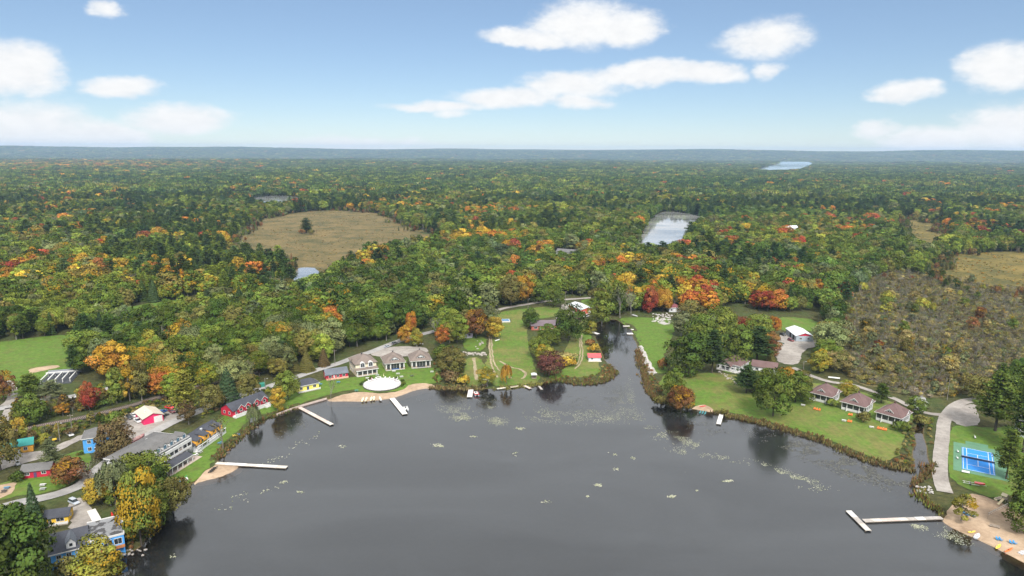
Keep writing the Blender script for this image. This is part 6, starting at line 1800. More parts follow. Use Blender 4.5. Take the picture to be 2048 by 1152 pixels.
def cart():
    A, rz = dir_of((36, 930), (41, 938)); t = thing('golf_cart', 'white golf cart parked beside the red cottage', 'golf cart', (A.x, A.y, LAND + .1), rz)
    MB().prism([(-1.2, .3), (-1.2, .75), (-.4, .8), (-.3, .45), (.4, .45), (.6, .85), (1.2, .7), (1.25, .3)], 'y', -.6, .6).build('body', P_WHITE, t)
    MB().box(-1.0, .7, -.6, .6, 1.85, 1.93).build('canopy', M_WHITE, t)
    for x in (-.9, .55):
        for y in (-.55, .5): MB().box(x, x + .05, y, y + .05, .7, 1.85).build('post', M_DKMETAL, t)
    for x in (-.8, .8):
        for y in (-.65, .5): MB().cyl((x, y, .25), .25, .15, 10, axis='y').build('wheel', M_TYRE, t)
    MB().box(-.8, -.2, -.5, .5, .75, .9).build('seat', M_BLACK, t)
cart()
def tractor():
    A, rz = dir_of((104, 884), (114, 882)); t = thing('tractor', 'small yellow garden tractor on the dirt lane', 'tractor', (A.x, A.y, LAND + .15), rz)
    MB().box(0, 1.8, -.4, .4, .6, 1.2, .08).build('hood', carpaint('yellow_paint', (.75, .48, .03)), t); MB().box(-1, 0, -.5, .5, .6, .9).build('body', M_DKMETAL, t)
    MB().box(-.8, -.3, -.3, .3, .9, 1.5).build('seat', M_BLACK, t); MB().box(-1, .1, -.6, .6, 2.1, 2.18).build('canopy', M_DKMETAL, t)
    for x in (-.95, 0):
        for y in (-.5, .45): MB().box(x, x + .06, y, y + .06, .8, 2.1).build('post', M_DKMETAL, t)
    for x, r_ in ((-.6, .65), (1.4, .4)):
        for y in (-.75, .5): MB().cyl((x, y, r_), r_, .25, 12, axis='y').build('wheel', M_TYRE, t)
    MB().box(2.0, 2.4, -1, 1, .2, .8).build('bucket', M_DKMETAL, t)
tractor()

# ------------------------------------------------------------------ boats
def hull_rings(L, W, Hh, n=9, flat=.55, stern=.85):
    rings = []
    for i in range(n):
        f = i / (n - 1); x = -L / 2 + f * L
        w = W / 2 * (stern if f < .3 else 1) * (1 - max(0, (f - .45) / .55) ** 2.2) + .02; k = .12 * max(0, f - .6) / .4 * Hh * 3
        rings.append([(x, -w, Hh + k), (x, -w * .85, Hh * .35 + k * .5), (x, -w * flat * .6, k * .3), (x, w * flat * .6, k * .3), (x, w * .85, Hh * .35 + k * .5), (x, w, Hh + k)])
    return rings
def rowboat(name, label, a, b, W, hm, im, L=None, z=LAND, group=None, seats=2, cat='boat', upside=False):
    A, rz = dir_of(a, b, z); B = G(*b, z); c = (A + B) / 2; L = L or max(2.2, (B - A).length)
    t = thing(name, label, cat, (c.x, c.y, z + .02), rz, group)
    r = hull_rings(L, W, .5)
    if upside:
        r = [[(p[0], p[1], .62 - p[2]) for p in q] for q in r]
        MB().loft(r).build('hull', hm, t, True); MB().box(-L * .42, L * .42, -.03, .03, .6, .68).build('keel', hm, t)
        return t
    h = MB().loft(r, True); h.build('hull', hm, t)
    MB().loft([[(p[0] * .93, p[1] * .86, p[2] + .01) for p in (q[0], q[5])] + [(q[5][0] * .93, q[5][1] * .6, .3), (q[0][0] * .93, q[0][1] * .6, .3)] for q in r]).build('cockpit', im, t)
    for i in range(seats): x = -L * .22 + i * L * .32; MB().box(x, x + .22, -W * .4, W * .4, .5, .56).build('seat', M_WOOD, t)
    return t
def kayak(name, label, a, b, col, W=.75, z=LAND, L=None, group=None):
    A, rz = dir_of(a, b, z); B = G(*b, z); c = (A + B) / 2; L = L or max(2.6, (B - A).length)
    t = thing(name, label, 'kayak', (c.x, c.y, float(max(H(np.array([[c.x, c.y]]))[0], 0)) + .1), rz, group)
    rings = []
    for i in range(9):
        f = i / 8; w = W / 2 * math.sin(math.pi * (.04 + .92 * f)) ** .7; x = (f - .5) * L; up = .12 * abs(f - .5) * 2
        rings.append([(x, w * math.cos(q), .17 + up + .17 * math.sin(q)) for q in np.linspace(0, 6.283, 9)[:-1]])
    MB().loft(rings).build('hull', col, t, True)
    MB().cyl((0, 0, .33), .24, .04, 10, .22).build('cockpit', M_BLACK, t)
    return t
P_YEL = carpaint('yellow_plastic', (.85, .62, .08)); P_OR = carpaint('orange_plastic', (.80, .16, .03)); P_TEAL = carpaint('teal_plastic', (.06, .30, .32)); P_CREAM = carpaint('cream_plastic', (.85, .78, .50)); P_LBLUE = carpaint('light_blue_plastic', (.10, .36, .62))
for i, (a, b, lab) in enumerate([((724, 804), (727, 797), 'pale yellow canoe, first from the left on the pool beach'), ((731, 803), (734, 796), 'pale yellow canoe, second from the left on the pool beach'), ((741, 803), (744, 794), 'pale yellow canoe, third from the left on the pool beach'), ((747, 802), (749, 793), 'pale yellow canoe, fourth from the left on the pool beach'), ((762, 802), (759, 795), 'white canoe standing apart at the right of the pool beach row')]):
    rowboat('canoe', lab, a, b, 1.1, P_CREAM if i < 4 else P_WHITE, M_CREAM, 4.6, LAND - .35, 'canoes drawn up on the pool beach', 2, 'canoe')
kayak('kayak', 'yellow kayak lying on the right-hand beach by the water', (1936, 1063), (1951, 1061), P_YEL, .8)
rowboat('rowboat', 'white rowing boat half afloat at the right-hand beach', (1949, 1080), (1959, 1068), 1.5, P_WHITE, M_GREYW, 3.8, .05)
kayak('paddle_board', 'wide yellow paddle board at the edge of the right-hand beach', (1992, 1095), (2001, 1086), P_YEL, 1.1)
kayak('kayak', 'orange kayak at the edge of the right-hand beach', (2010, 1102), (2025, 1094), P_OR, .85)
rowboat('rowboat', 'white pedal boat cut by the right edge of the beach', (2038, 1110), (2056, 1104), 1.7, P_WHITE, M_GREYW, 3.6, .2)
for i, (a, b) in enumerate([((1399, 825), (1402, 819)), ((1404, 826), (1407, 820)), ((1409, 827), (1412, 821))]):
    kayak('kayak', f"teal kayak on the small landing, {('first', 'second', 'third')[i]} from the left", a, b, P_TEAL, .8, group='teal kayaks on the landing')
kayak('kayak', 'red kayak lying behind the teal kayaks on the landing', (1399, 813), (1412, 811), P_RED, .8)
rowboat('rowboat', 'white rowing boat beached below the long lawn', (993, 779), (1012, 777), 1.5, P_WHITE, M_CREAM, 4.8, .1)
rowboat('rowboat', 'tan flat boat beached right of the white one below the lawn', (1020, 776), (1038, 773), 1.5, P_CREAM, M_WOOD, 4.6, .25)
rowboat('canoe', 'white canoe lying upside down on the long lawn', (989, 683), (1001, 679), 1.0, P_WHITE, M_WHITE, 4.8, LAND, None, 0, 'canoe', True)
rowboat('rowboat', 'white boat on the stony ground left of the landing slabs', (1264, 630), (1276, 634), 2.2, P_WHITE, M_GREYW, 6.0, LAND)
def pontoon(label, a, b, W, L, z=.1, red=False):
    A, rz = dir_of(a, b, 0); B = G(*b, 0); c = (A + B) / 2
    t = thing('pontoon_boat', label, 'boat', (c.x, c.y, z), rz)
    for y in (-W / 2 + .3, W / 2 - .3): MB().cyl((-L / 2, y, .1), .3, L, 10, axis='x').build('float', P_SILVER, t)
    MB().box(-L / 2, L / 2, -W / 2, W / 2, .4, .52).build('deck', M_WHITE, t)
    r = MB(); r.box(-L / 2, L / 2, -W / 2, -W / 2 + .06, .52, 1.1); r.box(-L / 2, L / 2, W / 2 - .06, W / 2, .52, 1.1); r.box(-L / 2, -L / 2 + .06, -W / 2 + .06, W / 2 - .06, .52, 1.1); r.build('railing', P_RED if red else P_WHITE, t)
    for x in (-L * .3, L * .15): MB().box(x, x + .9, -W * .38, W * .38, .52, .95).build('seat', M_WHITE, t)
    MB().box(.1, .5, -.3, .3, .52, 1.3).build('console', M_DKMETAL, t)
    MB().box(-L / 2 - .4, -L / 2, -.2, .2, -.2, 1.1).build('motor', M_BLACK, t)
pontoon('white pontoon boat moored at the right of the pool-beach dock', (814, 825), (809, 814), 2.3, 4.6)
pontoon('red-railed pontoon boat moored at the short dock left of the gazebo', (956, 795), (948, 783), 2.3, 5.0, .1, True)
def trailer_boat():
    A, rz = dir_of((262, 892), (290, 876)); B = G(290, 876); c = (A + B) / 2
    t = thing('covered_boat', 'maroon covered boat on a trailer behind the white hotel', 'boat', (c.x, c.y, LAND + .15), rz)
    L = (B - A).length; MB().loft([[(p[0], p[1], p[2] * 1.6 + .6) for p in q] for q in hull_rings(L, 2.4, .7)]).build('hull', P_MAROON, t)
    MB().loft([[(-L * .42, -1, 1.7), (-L * .42, 1, 1.7), (-L * .42, 1, 1.75), (-L * .42, -1, 1.75)], [(0, -.95, 1.75), (0, .95, 1.75), (0, .5, 2.35), (0, -.5, 2.35)], [(L * .35, -.5, 1.85), (L * .35, .5, 1.85), (L * .35, .2, 2.0), (L * .35, -.2, 2.0)]]).build('cover', paint('tarp', (.42, .26, .24), .8, .3, 1.2), t)
    MB().box(-L * .4, L * .6, -.08, .08, .35, .5).build('trailer_beam', M_DKMETAL, t)
    for y in (-1.1, .9): MB().cyl((-L * .1, y, .33), .33, .2, 10, axis='y').build('wheel', M_TYRE, t)
trailer_boat()
rowboat('boat', 'dark upturned boat on the grass beside the gravel boat yard', (1556, 684), (1572, 690), 1.5, paint('green_hull', (.05, .10, .07), .5), M_WOOD, 4.6, LAND, None, 0, 'boat', True)

# ------------------------------------------------------------------ docks
def dock(label, a, b, W, n, mats, z=.55, name='dock', land=0.0):
    A = G(*a, z); B = G(*b, z); d = B - A; L = d.length
    t = thing(name, label, 'dock', (A.x, A.y, 0), math.atan2(d.y, d.x))
    MB().box(0, L, -W / 2 + .05, -W / 2 + .2, z - .34, z - .06).box(0, L, W / 2 - .2, W / 2 - .05, z - .34, z - .06).build('frame', M_WOOD, t)
    for i in range(n):
        x0, x1 = L * i / n + .03, L * (i + 1) / n - .03
        MB().box(x0, x1, -W / 2, W / 2, z - .06, z + .02 * ((i * 7) % 3)).build('deck_section', mats[i % len(mats)], t)
    for i in range(0, n + 1):
        x = min(max(L * i / n, .2), L - .2)
        for y in (-W / 2 - .09, W / 2 + .01): MB().cyl((x, y + .04, -1.2), .06, 1.2 + z + .1, 6).build('post', M_WOOD, t)
    return t
M_DK1 = M_DECKW; M_DK2 = m_boards('grey_dock_boards', (.40, .37, .34), .25, 5, False); M_DK3 = m_boards('pinkish_dock_boards', (.55, .45, .40), .18, 5, False); M_DK4 = m_boards('bleached_dock_boards', (.68, .66, .62), .1, 5, False)
dock('long pale dock running out from the hotel beach', (432, 926), (574, 934), 2.0, 7, [M_DK1, M_DK4, M_DK4])
dock('narrow grey-pink dock below the yellow lake cabin', (598, 814), (664, 849), 1.9, 6, [M_DK3, M_DK3, M_DK1])
dock('white dock off the pool beach', (784, 796), (810, 828), 2.6, 5, [M_DK4])
dock('short white dock between reeds and gazebo', (942, 779), (939, 794), 2.6, 3, [M_DK4])
dock('small pale dock below the long lawn at right', (1049, 771), (1061, 777), 1.6, 2, [M_DK3])
dock('tiny grey dock end off the wine-brown maple', (1078, 772), (1084, 779), 1.2, 2, [M_DK2])
dock('little white dock in the reeds of the big right lawn', (1443, 828), (1437, 848), 2.0, 3, [M_DK4])
tdock = dock('long patched walkway of the T-shaped dock at the right beach', (1884, 1035), (1727, 1041), 1.9, 9, [M_DK2, M_DK2, M_DK4, M_DK2, M_DK1, M_DK3, M_DK3, M_DK1, M_DK2])
dock('bleached cross arm at the lake end of the T-shaped dock', (1697, 1021), (1737, 1061), 2.0, 3, [M_DK4, M_DK2, M_DK1])
dock('white slip dock at the head of the channel, right side', (1246, 652), (1276, 652), 1.8, 3, [M_DK4])
dock('second white slip dock just below the first at the channel head', (1262, 659), (1288, 657), 1.8, 3, [M_DK4])
dock('pale square dock on the right channel bank', (1254, 667), (1266, 667), 3.4, 2, [M_DK4])
dock('white dock on the left channel bank under the trees', (1184, 664), (1197, 668), 3.0, 2, [M_DK4])
# timber edging of the left shore
def edging():
    ln = smooth(GP([(553, 829), (577, 820), (597, 813), (625, 805), (653, 797)], .5), 2, False)
    t = thing('retaining_wall', 'low timber edging along the shore lawn beside the narrow dock', 'wall', (ln[0][0], ln[0][1], 0))
    for a, b in zip(ln[:-1], ln[1:]):
        d = b - a; n = np.array([-d[1], d[0]]) / np.linalg.norm(d) * .14; o = ln[0]
        m = MB(); q = [a + n - o, b + n - o, b - n - o, a - n - o]
        m.loft([[(*p, -.6) for p in q], [(*p, .92) for p in q]]); m.build('timber', M_DK3, t)
edging()

# ------------------------------------------------------------------ round pool deck
def pool_deck():
    c = (-69.6, 349.6); Rr = 10.2
    t = thing('pool_deck', 'round white pool deck with dark stone rim above the sand', 'pool', (*c, LAND), R(10))
    k = 40; an = [6.28318 * i / k for i in range(k)]
    ring = lambda r, z: [(math.cos(a) * r, math.sin(a) * r, z) for a in an]
    MB().loft([ring(Rr, -.9), ring(Rr - .15, .72)]).build('rim_wall', paint('dark_stone', (.085, .08, .075), .9, .35, 2.0), t)
    MB().loft([ring(Rr - .12, .60), ring(Rr - .12, .80)]).build('paving', m_soil('white_paving', (.44, .425, .42), (.60, .585, .58), .5), t)
    MB().loft([[(p[0] * .68 + 1.2, p[1] * .5 - 1.0, .78) for p in ring(Rr, 0)], [(p[0] * .68 + 1.2, p[1] * .5 - 1.0, .86) for p in ring(Rr, 0)]]).build('pool_cover', paint('pool_cover_vinyl', (.60, .62, .68), .5, .1), t)
    for i in range(k):
        a = an[i]
        if math.sin(a) < .35: MB().cyl((math.cos(a) * (Rr - .3), math.sin(a) * (Rr - .3), .8), .04, .95, 5).build('rail_post', M_DKMETAL, t)
    arc = [a for a in an if math.sin(a) < .35]; arc = sorted(arc, key=lambda a: (a + 4.0) % 6.283)
    for a, b in zip(arc[:-1], arc[1:]):
        if abs(b - a) > .4 and abs(abs(b - a) - 6.283) > .4: continue
        p, q = [np.array([math.cos(w) * (Rr - .3), math.sin(w) * (Rr - .3)]) for w in (a, b)]
        v, f = tube([np.array([*p, 1.72]), np.array([*q, 1.72])], .04, .04, 4); m = MB(); m.v = [tuple(x) for x in v]; m.f = [tuple(x) for x in f]; m.build('rail', M_DKMETAL, t)
    return c, Rr
pc, pr_ = pool_deck()
def pool_pt(ang, r): a = R(ang); return (pc[0] + math.cos(a) * r, pc[1] + math.sin(a) * r)
def lounger(label, x, y, rz, m, z, group):
    t = thing('sun_lounger', label, 'lounger', (x, y, z), rz, group)
    MB().box(-.95, .3, -.33, .33, .3, .38).build('seat', m, t)
    MB().prism([(.3, .3), (.3, .38), (.95, .85), (.97, .77)], 'y', -.33, .33).build('backrest', m, t)
    for sx in (-.85, .2):
        for sy in (-.28, .22): MB().box(sx, sx + .06, sy, sy + .06, 0, .3).build('leg', M_DKMETAL, t)
ordn = ['first', 'second', 'third', 'fourth', 'fifth', 'sixth', 'seventh', 'eighth', 'ninth', 'tenth', 'eleventh', 'twelfth']
for i in range(9):
    x, y = pool_pt(28 + i * 15.5, 8.6); lounger(f'white sun lounger at the back of the pool deck, {ordn[i]} from the right', x, y, R(28 + i * 15.5), M_WHITE, LAND + .8, 'loungers around the pool')
for i in range(4):
    A = G(421 + i * 3.2, 944 - i * 2.6); lounger(f'dark sun lounger on the hotel beach, {ordn[i]} from the left', A.x, A.y, R(20), M_BLACK, float(H(np.array([[A.x, A.y]]))[0]) + .1, 'dark loungers on the hotel beach')
def umbrella(label, x, y, z, m):
    t = thing('closed_parasol', label, 'parasol', (x, y, z)); MB().cyl((0, 0, 0), .04, 2.6, 6).build('pole', M_DKMETAL, t); MB().cyl((0, 0, 1.1), .22, 1.5, 8, .05).build('canopy', m, t); MB().cyl((0, 0, 0), .3, .1, 10).build('base', M_CONC, t)
for i, (a, r_, m, cn) in enumerate([(20, 7.0, paint('plum_canvas', (.16, .06, .14)), 'plum'), (150, 7.2, paint('pink_canvas', (.55, .25, .30)), 'pink'), (35, 9.2, M_WHITE, 'white'), (95, 9.4, paint('cream_canvas', (.75, .68, .45)), 'cream')]):
    x, y = pool_pt(a, r_); umbrella(f'closed {cn} parasol on the pool deck', x, y, LAND + .8, m)
for i, (a, r_) in enumerate([(168, 11.3), (150, 11.6), (132, 11.6), (60, 11.7), (30, 11.6), (5, 11.4), (-10, 11.2), (182, 11.2)]):
    x, y = pool_pt(a, r_); tree('shrub', i, (x, y, LAND), 1.6 + .4 * (i % 3), 1.0, i * 2., tint_of(('deep', 'green', 'deep', 'pine')[i % 4]), .1, f'dark planted bush around the pool deck, {ordn[i]} of the ring', 'bushes planted around the pool deck')

# ------------------------------------------------------------------ outdoor furniture
def picnic(label, px, py, m, rz=20, group='picnic tables on the lawns'):
    A = G(px, py); t = thing('picnic_table', label, 'picnic table', (A.x, A.y, LAND + .05), R(rz), group)
    MB().box(-.95, .95, -.4, .4, .72, .78).build('tabletop', m, t)
    for y in (-.85, .6): MB().box(-.95, .95, y, y + .25, .42, .47).build('bench', m, t)
    for x in (-.7, .62):
        MB().prism([(-.75, 0), (-.67, 0), (-.25, .72), (-.33, .72)], 'x', x, x + .08).prism([(.67, 0), (.75, 0), (.33, .72), (.25, .72)], 'x', x, x + .08).box(x, x + .08, -.85, .85, .34, .42).build('leg', M_WOOD, t)
M_TB = paint('blue_table', (.06, .22, .36)); M_TT = paint('teal_table', (.03, .22, .20)); M_TW = M_WHITE; M_TG = paint('grey_table', (.40, .42, .42))
for px, py, m, lab, rz in [(735, 758, M_TW, 'white picnic table left of the pool deck', 10), (755, 752, M_TG, 'grey picnic table between cream house and pool deck', 5), (757, 756, M_TW, 'white picnic table nearest the back of the pool deck', 5), (796, 749, M_TW, 'white picnic table before the blue-railed cottage', 5), (803, 755, M_TW, 'white picnic table right behind the pool deck', 20),
                           (824, 753, M_DKMETAL, 'dark picnic table on the lawn right of the pool deck', 30), (864, 745, M_TW, 'white picnic table at the bushy end of the lawn', 0), (677, 766, M_TB, 'blue picnic table before the red cabin', 0), (641, 770, M_TB, 'blue picnic table right of the yellow lake cabin', 20), (713, 783, M_TT, 'teal picnic table left of the pool beach', 10),
                           (788, 744, M_TW, 'white low table at the steps of the blue-railed cottage', 0), (1606, 812, M_TW, 'white picnic table left of the first plum-roofed cottage', -40), (1688, 843, M_TW, 'white picnic table beside the pair of orange chairs', -30), (1743, 856, M_TW, 'white picnic table left of the four orange chairs', -20),
                           (392, 912, M_TW, 'white table on the hotel lawn by the terrace', 70), (374, 926, M_TW, 'white table at the terrace corner of the hotel', 70), (400, 906, M_TG, 'grey table under the end of the hotel gallery', 70), (440, 888, M_TB, 'blue table under the crooked tree', 60),
                           (86, 972, M_TW, 'white table on the grass below the red cottage', 10), (86, 980, M_TG, 'grey table just below the white one by the red cottage', 10), (8, 985, M_DKMETAL, 'dark table on the sand patch at the left edge', 15), (14, 978, M_TB, 'blue table on the sand patch at the left edge', 15), (1020, 757, M_WOOD, 'wooden table near the shore of the long lawn', 0)]:
    picnic(lab, px, py, m, rz)
def adirondack(label, px, py, m, rz, group, z=None):
    A = G(px, py); zz_ = float(H(np.array([[A.x, A.y]]))[0]) + .08 if z is None else z
    t = thing('garden_chair', label, 'chair', (A.x, A.y, zz_), R(rz), group)
    MB().prism([(-.4, .30), (.35, .42), (.35, .36), (-.4, .24)], 'x', -.32, .32).build('seat', m, t)
    b = MB()
    for i in range(5): b.prism([(-.38, .25), (-.75, 1.1 - abs(i - 2) * .06), (-.70, 1.1 - abs(i - 2) * .06), (-.33, .25)], 'x', -.33 + i * .135, -.21 + i * .135)
    b.build('backrest', m, t)
    for x in (-.45, .33): MB().box(x, x + .13, -.55, .45, .58, .62).build('armrest', m, t)
    for x in (-.40, .34):
        for y in (-.5, .32): MB().box(x, x + .06, y, y + .08, 0, .58).build('leg', m, t)
OR = paint('orange_chair_paint', (.78, .20, .05), .5)
def chair_row(pts, label, m, rz, group):
    for i, (px, py) in enumerate(pts): adirondack(f'{label}, {ordn[i]} from the left', px, py, m, rz, group)
chair_row([(1628.5, 819.5), (1633.5, 820.8), (1638.5, 822)], 'orange garden chair in the row of three on the cottage lawn', OR, 140, 'orange chairs in the row of three')
chair_row([(1698, 831.3), (1702.5, 832)], 'orange garden chair of the pair before the middle cottage', OR, 140, 'orange chairs of the upper pair')
chair_row([(1696.5, 844.5), (1701.5, 845.5)], 'orange garden chair beside the white picnic table', OR, 140, 'orange chairs of the lower pair')
chair_row([(1756, 858.5), (1761, 859.6), (1766, 860.7), (1771, 861.8)], 'orange garden chair in the row of four near the creek', OR, 140, 'orange chairs in the row of four')
BLC = paint('blue_chair_paint', (.06, .30, .60), .5)
chair_row([(1930, 1029), (1936, 1032), (1943, 1033), (1948, 1035)], 'blue beach chair in the row beside the yellow-green beach tree', BLC, 200, 'blue chairs beside the willow')
chair_row([(1996, 1079), (2002, 1080)], 'blue beach chair of the pair above the yellow board', BLC, 200, 'blue chairs above the yellow board')
chair_row([(2023, 1087), (2030, 1088)], 'blue beach chair of the pair nearest the right edge', BLC, 200, 'blue chairs nearest the right edge')
for i, (px, py, m, cn) in enumerate([(361, 962, M_WHITE, 'white'), (366, 959, paint('red_plastic', (.6, .04, .04)), 'red'), (370, 957, paint('green_plastic', (.05, .35, .10)), 'green'), (374, 960, M_WHITE, 'pale'), (364, 966, BLC, 'blue')]):
    adirondack(f'{cn} plastic chair in the ring at the water end of the hotel lawn', px, py, m, i * 70, 'coloured chairs in a ring')
for px, py, m, cn in [(468, 873, P_YEL, 'yellow'), (473, 872, P_YEL, 'second yellow'), (478, 869, BLC, 'blue')]: adirondack(f'{cn} garden chair on the shore by the crooked tree', px, py, m, -60, 'chairs on the shore by the crooked tree')
for px, py, i in [(503, 846, 0), (510, 843, 1)]:
    A = G(px, py); t = thing('notice_board', f"white upright board on the shore lawn, {('left', 'right')[i]} one of the two", 'board', (A.x, A.y, LAND), R(60))
    MB().box(-.6, .6, -.05, .05, .3, 2.3).build('panel', M_WHITE, t)
    for x in (-.65, .6): MB().box(x, x + .07, -.06, .06, 0, 2.4).build('post', M_WHITE, t)
def bin_(label, px, py, m, s=1.5, h=2.4, name='bin'):
    A = G(px, py); t = thing(name, label, 'bin', (A.x, A.y, LAND + .03), R(35)); MB().box(-s / 2, s / 2, -s / 2, s / 2, 0, h, .06).build('body', m, t); MB().box(-s / 2 - .04, s / 2 + .04, -s / 2 - .04, s / 2 + .04, h, h + .15, .1).build('lid', m, t)
bin_('tall blue bin on the shore lawn beside the yellow tree', 573, 799, paint('navy_plastic', (.015, .05, .13), .5))
bin_('green dumpster beside the drive', 525, 773, paint('green_steel', (.03, .20, .15), .5), 2.6, 1.8, 'dumpster')

# ------------------------------------------------------------------ poles
def pole(label, px, py, top, arm=True):
    A = G(px, py); h = solve_h(px, py, top); t = thing('utility_pole', label, 'pole', (A.x, A.y, LAND - .2), R(15))
    MB().cyl((0, 0, 0), .17, h + .2, 7, .11).build('shaft', M_BARK_PALE, t)
    if arm:
        MB().box(-1.1, 1.1, -.06, .06, h - .7, h - .55).build('crossarm', M_WOOD, t)
        for x in (-1, 0, .95): MB().cyl((x, 0, h - .55), .05, .2, 6).build('insulator', M_WHITE, t)
    else:
        MB().box(0, 1.2, -.05, .05, h - .15, h - .05).build('bracket', M_DKMETAL, t); MB().box(.9, 1.5, -.14, .14, h - .25, h - .13).build('lamp_head', M_WHITE, t)
pole('pale wooden pole behind the cream house', 670, 728, 699)
pole('tall pole with crossarm behind the taupe cottages', 813, 684, 655)
pole('street lamp pole on the grass beside the upper road', 1056, 619, 597, False)
pole('tall utility pole beside the white-roofed barn', 1131, 606, 582)
pole('grey pole standing in the swamp edge by the beach road', 1894, 800, 757, False)
pole('pole on the weedy bank left of the tall blue house', 120, 882, 845, False)
pole('pole beside the railway left of the gravel yard', 145, 868, 828)
pole('pole at the drive behind the red three-gabled cottage', 531, 782, 756, False)
pole('thin lamp pole where the lane leaves the boat yard', 1606, 745, 722, False)
pole('pole deep in the wood above the hidden porch', 940, 640, 600)
pole('bare pole behind the channel head trees', 1184, 590, 562)

# ------------------------------------------------------------------ blue court
def court():
    A = Vector((194.0, 274.0, 0)); rz = R(-122.5)        # x axis runs down the long side towards the lake
    t = thing('sports_court', 'blue tennis court with white lines on a green surround', 'court', (A.x, A.y, LAND), rz)
    L, Wd = 23.5, 10.2
    MB().box(-5.0, L + 3.6, -3.4, Wd + 4.6, -.2, .10).build('surround', paint('green_court', (.10, .21, .13), .85, .12, .4), t)
    MB().box(-9.0, -5.003, 1.0, Wd - 1.0, -.2, .09).build('practice_pad', paint('green_pad', (.09, .20, .12), .85, .12, .4), t)
    MB().box(-.4, L + .4, -.4, Wd + .4, .10, .106).build('playing_surface', paint('blue_court', (.03, .22, .62), .8, .08, .4), t)
    ln = MB(); z0, z1, w = .106, .114, .09
    for y in (0, 1.3, Wd - 1.3, Wd): ln.box(0, L, y - w, y + w, z0, z1)
    for x in (0, L): ln.box(x - w, x + w, 0, Wd, z0, z1 + .001)
    for x in (5.5, L - 5.5): ln.box(x - w, x + w, 1.3, Wd - 1.3, z0, z1 + .002)
    ln.box(5.5, L - 5.5, Wd / 2 - w, Wd / 2 + w, z0, z1 + .003); ln.build('court_line', M_WHITE, t)
    MB().box(L / 2 - .02, L / 2 + .02, -.6, Wd + .6, .2, 1.05).build('net', paint('net_mesh', (.03, .05, .09), .9), t)
    MB().box(L / 2 - .03, L / 2 + .03, -.6, Wd + .6, 1.05, 1.13).build('net_tape', M_WHITE, t)
    for y in (-.7, Wd + .6): MB().cyl((L / 2, y, .1), .06, 1.1, 6).build('net_post', M_DKMETAL, t)
court()
def bench(label, px, py, rz, L=1.8, m=M_WHITE):
    A = G(px, py); t = thing('bench', label, 'bench', (A.x, A.y, LAND + .1), R(rz))
    MB().box(-L / 2, L / 2, -.25, .25, .42, .5).build('seat', m, t); MB().prism([(.2, .5), (.26, .5), (.4, 1.0), (.34, 1.0)], 'x', -L / 2, L / 2).build('backrest', m, t)
    for x in (-L / 2 + .1, L / 2 - .2): MB().box(x, x + .1, -.22, .22, 0, .42).build('leg', M_DKMETAL, t)
bench('white bench beyond the far end of the blue court', 1950, 876, 60, 2.6)
bench('white bench at the near left corner of the blue court', 1931, 947, -30, 2.6)
bench('small white bench left of the blue court', 1916, 905, 58, 1.4); bench('small white bench below the other left of the court', 1915, 918, 58, 1.4)
bench('dark log bench in the middle of the right-hand beach', 1989, 1056, -30, 2.8, M_WOOD)
def kayak_rack():
    A, rz = dir_of((1925, 966), (1960, 973)); t = thing('boat_trailer', 'white boat trailer with a red boat end below the court', 'trailer', (A.x, A.y, LAND + .1), rz)
    L = 7.6
    MB().box(0, L * .7, -.9, -.8, .5, .62).box(0, L * .7, .8, .9, .5, .62).box(L * .7, L, -.06, .06, .5, .62).build('frame', M_WHITE, t)
    for x in (.4, 2.0, 3.8): MB().box(x, x + .12, -.9, .9, .62, .72).build('crossbar', M_WHITE, t)
    for y in (-1.15, .95): MB().cyl((2.4, y, .32), .32, .2, 10, axis='y').build('wheel', M_TYRE, t)
    MB().loft([[(p[0] + 5.4, p[1], p[2] + .7) for p in q] for q in hull_rings(3.4, 1.6, .6)]).build('boat_hull', P_RED, t)
kayak_rack()
def playset():
    A = G(2008, 1004); t = thing('play_structure', 'beige slide tower with canopy at the edge of the beach', 'playground', (A.x, A.y, LAND + .05), R(-60))
    for x in (-.7, .6):
        for y in (-.7, .6): MB().box(x, x + .1, y, y + .1, 0, 2.6).build('post', M_WOOD, t)
    MB().box(-.75, .75, -.75, .75, 1.3, 1.4).build('platform', M_WOOD, t)
    MB().gable(-.8, .8, -.8, .8, 2.6, .7, 'x', .15, .06).build('canopy', paint('beige_plastic', (.62, .55, .38)), t)
    MB().prism([(-.8, 1.4), (-.8, 1.55), (-3.6, .35), (-4.4, .3), (-4.4, .15), (-3.6, .2)], 'x', -.4, .4).build('slide', paint('tan_plastic', (.60, .50, .30), .4), t)
    MB().prism([(.75, 1.35), (.75, 1.25), (1.7, 0), (1.8, 0)], 'x', -.4, .4).build('ladder', M_WOOD, t)
playset()
rowboat('rowboat', 'beige dinghy on the grass beside the slide tower', (1990, 1001), (2003, 996), 1.4, P_CREAM, M_WOOD, 3.6, LAND)
def volley():
    A = G(1975, 1038); B = G(2014, 1018); d = B - A; t = thing('volleyball_net', 'slack volleyball net strung across the right-hand beach', 'net', (A.x, A.y, LAND), math.atan2(d.y, d.x)); L = d.length
    for x in (0, L): MB().cyl((x, 0, -.2), .06, 2.6, 6).build('post', M_WOOD, t)
    MB().box(0, L, -.015, .015, 2.1, 2.3).build('net', M_WHITE, t); MB().box(0, L, -.012, .012, 1.5, 1.55).build('bottom_cord', M_WHITE, t)
volley()

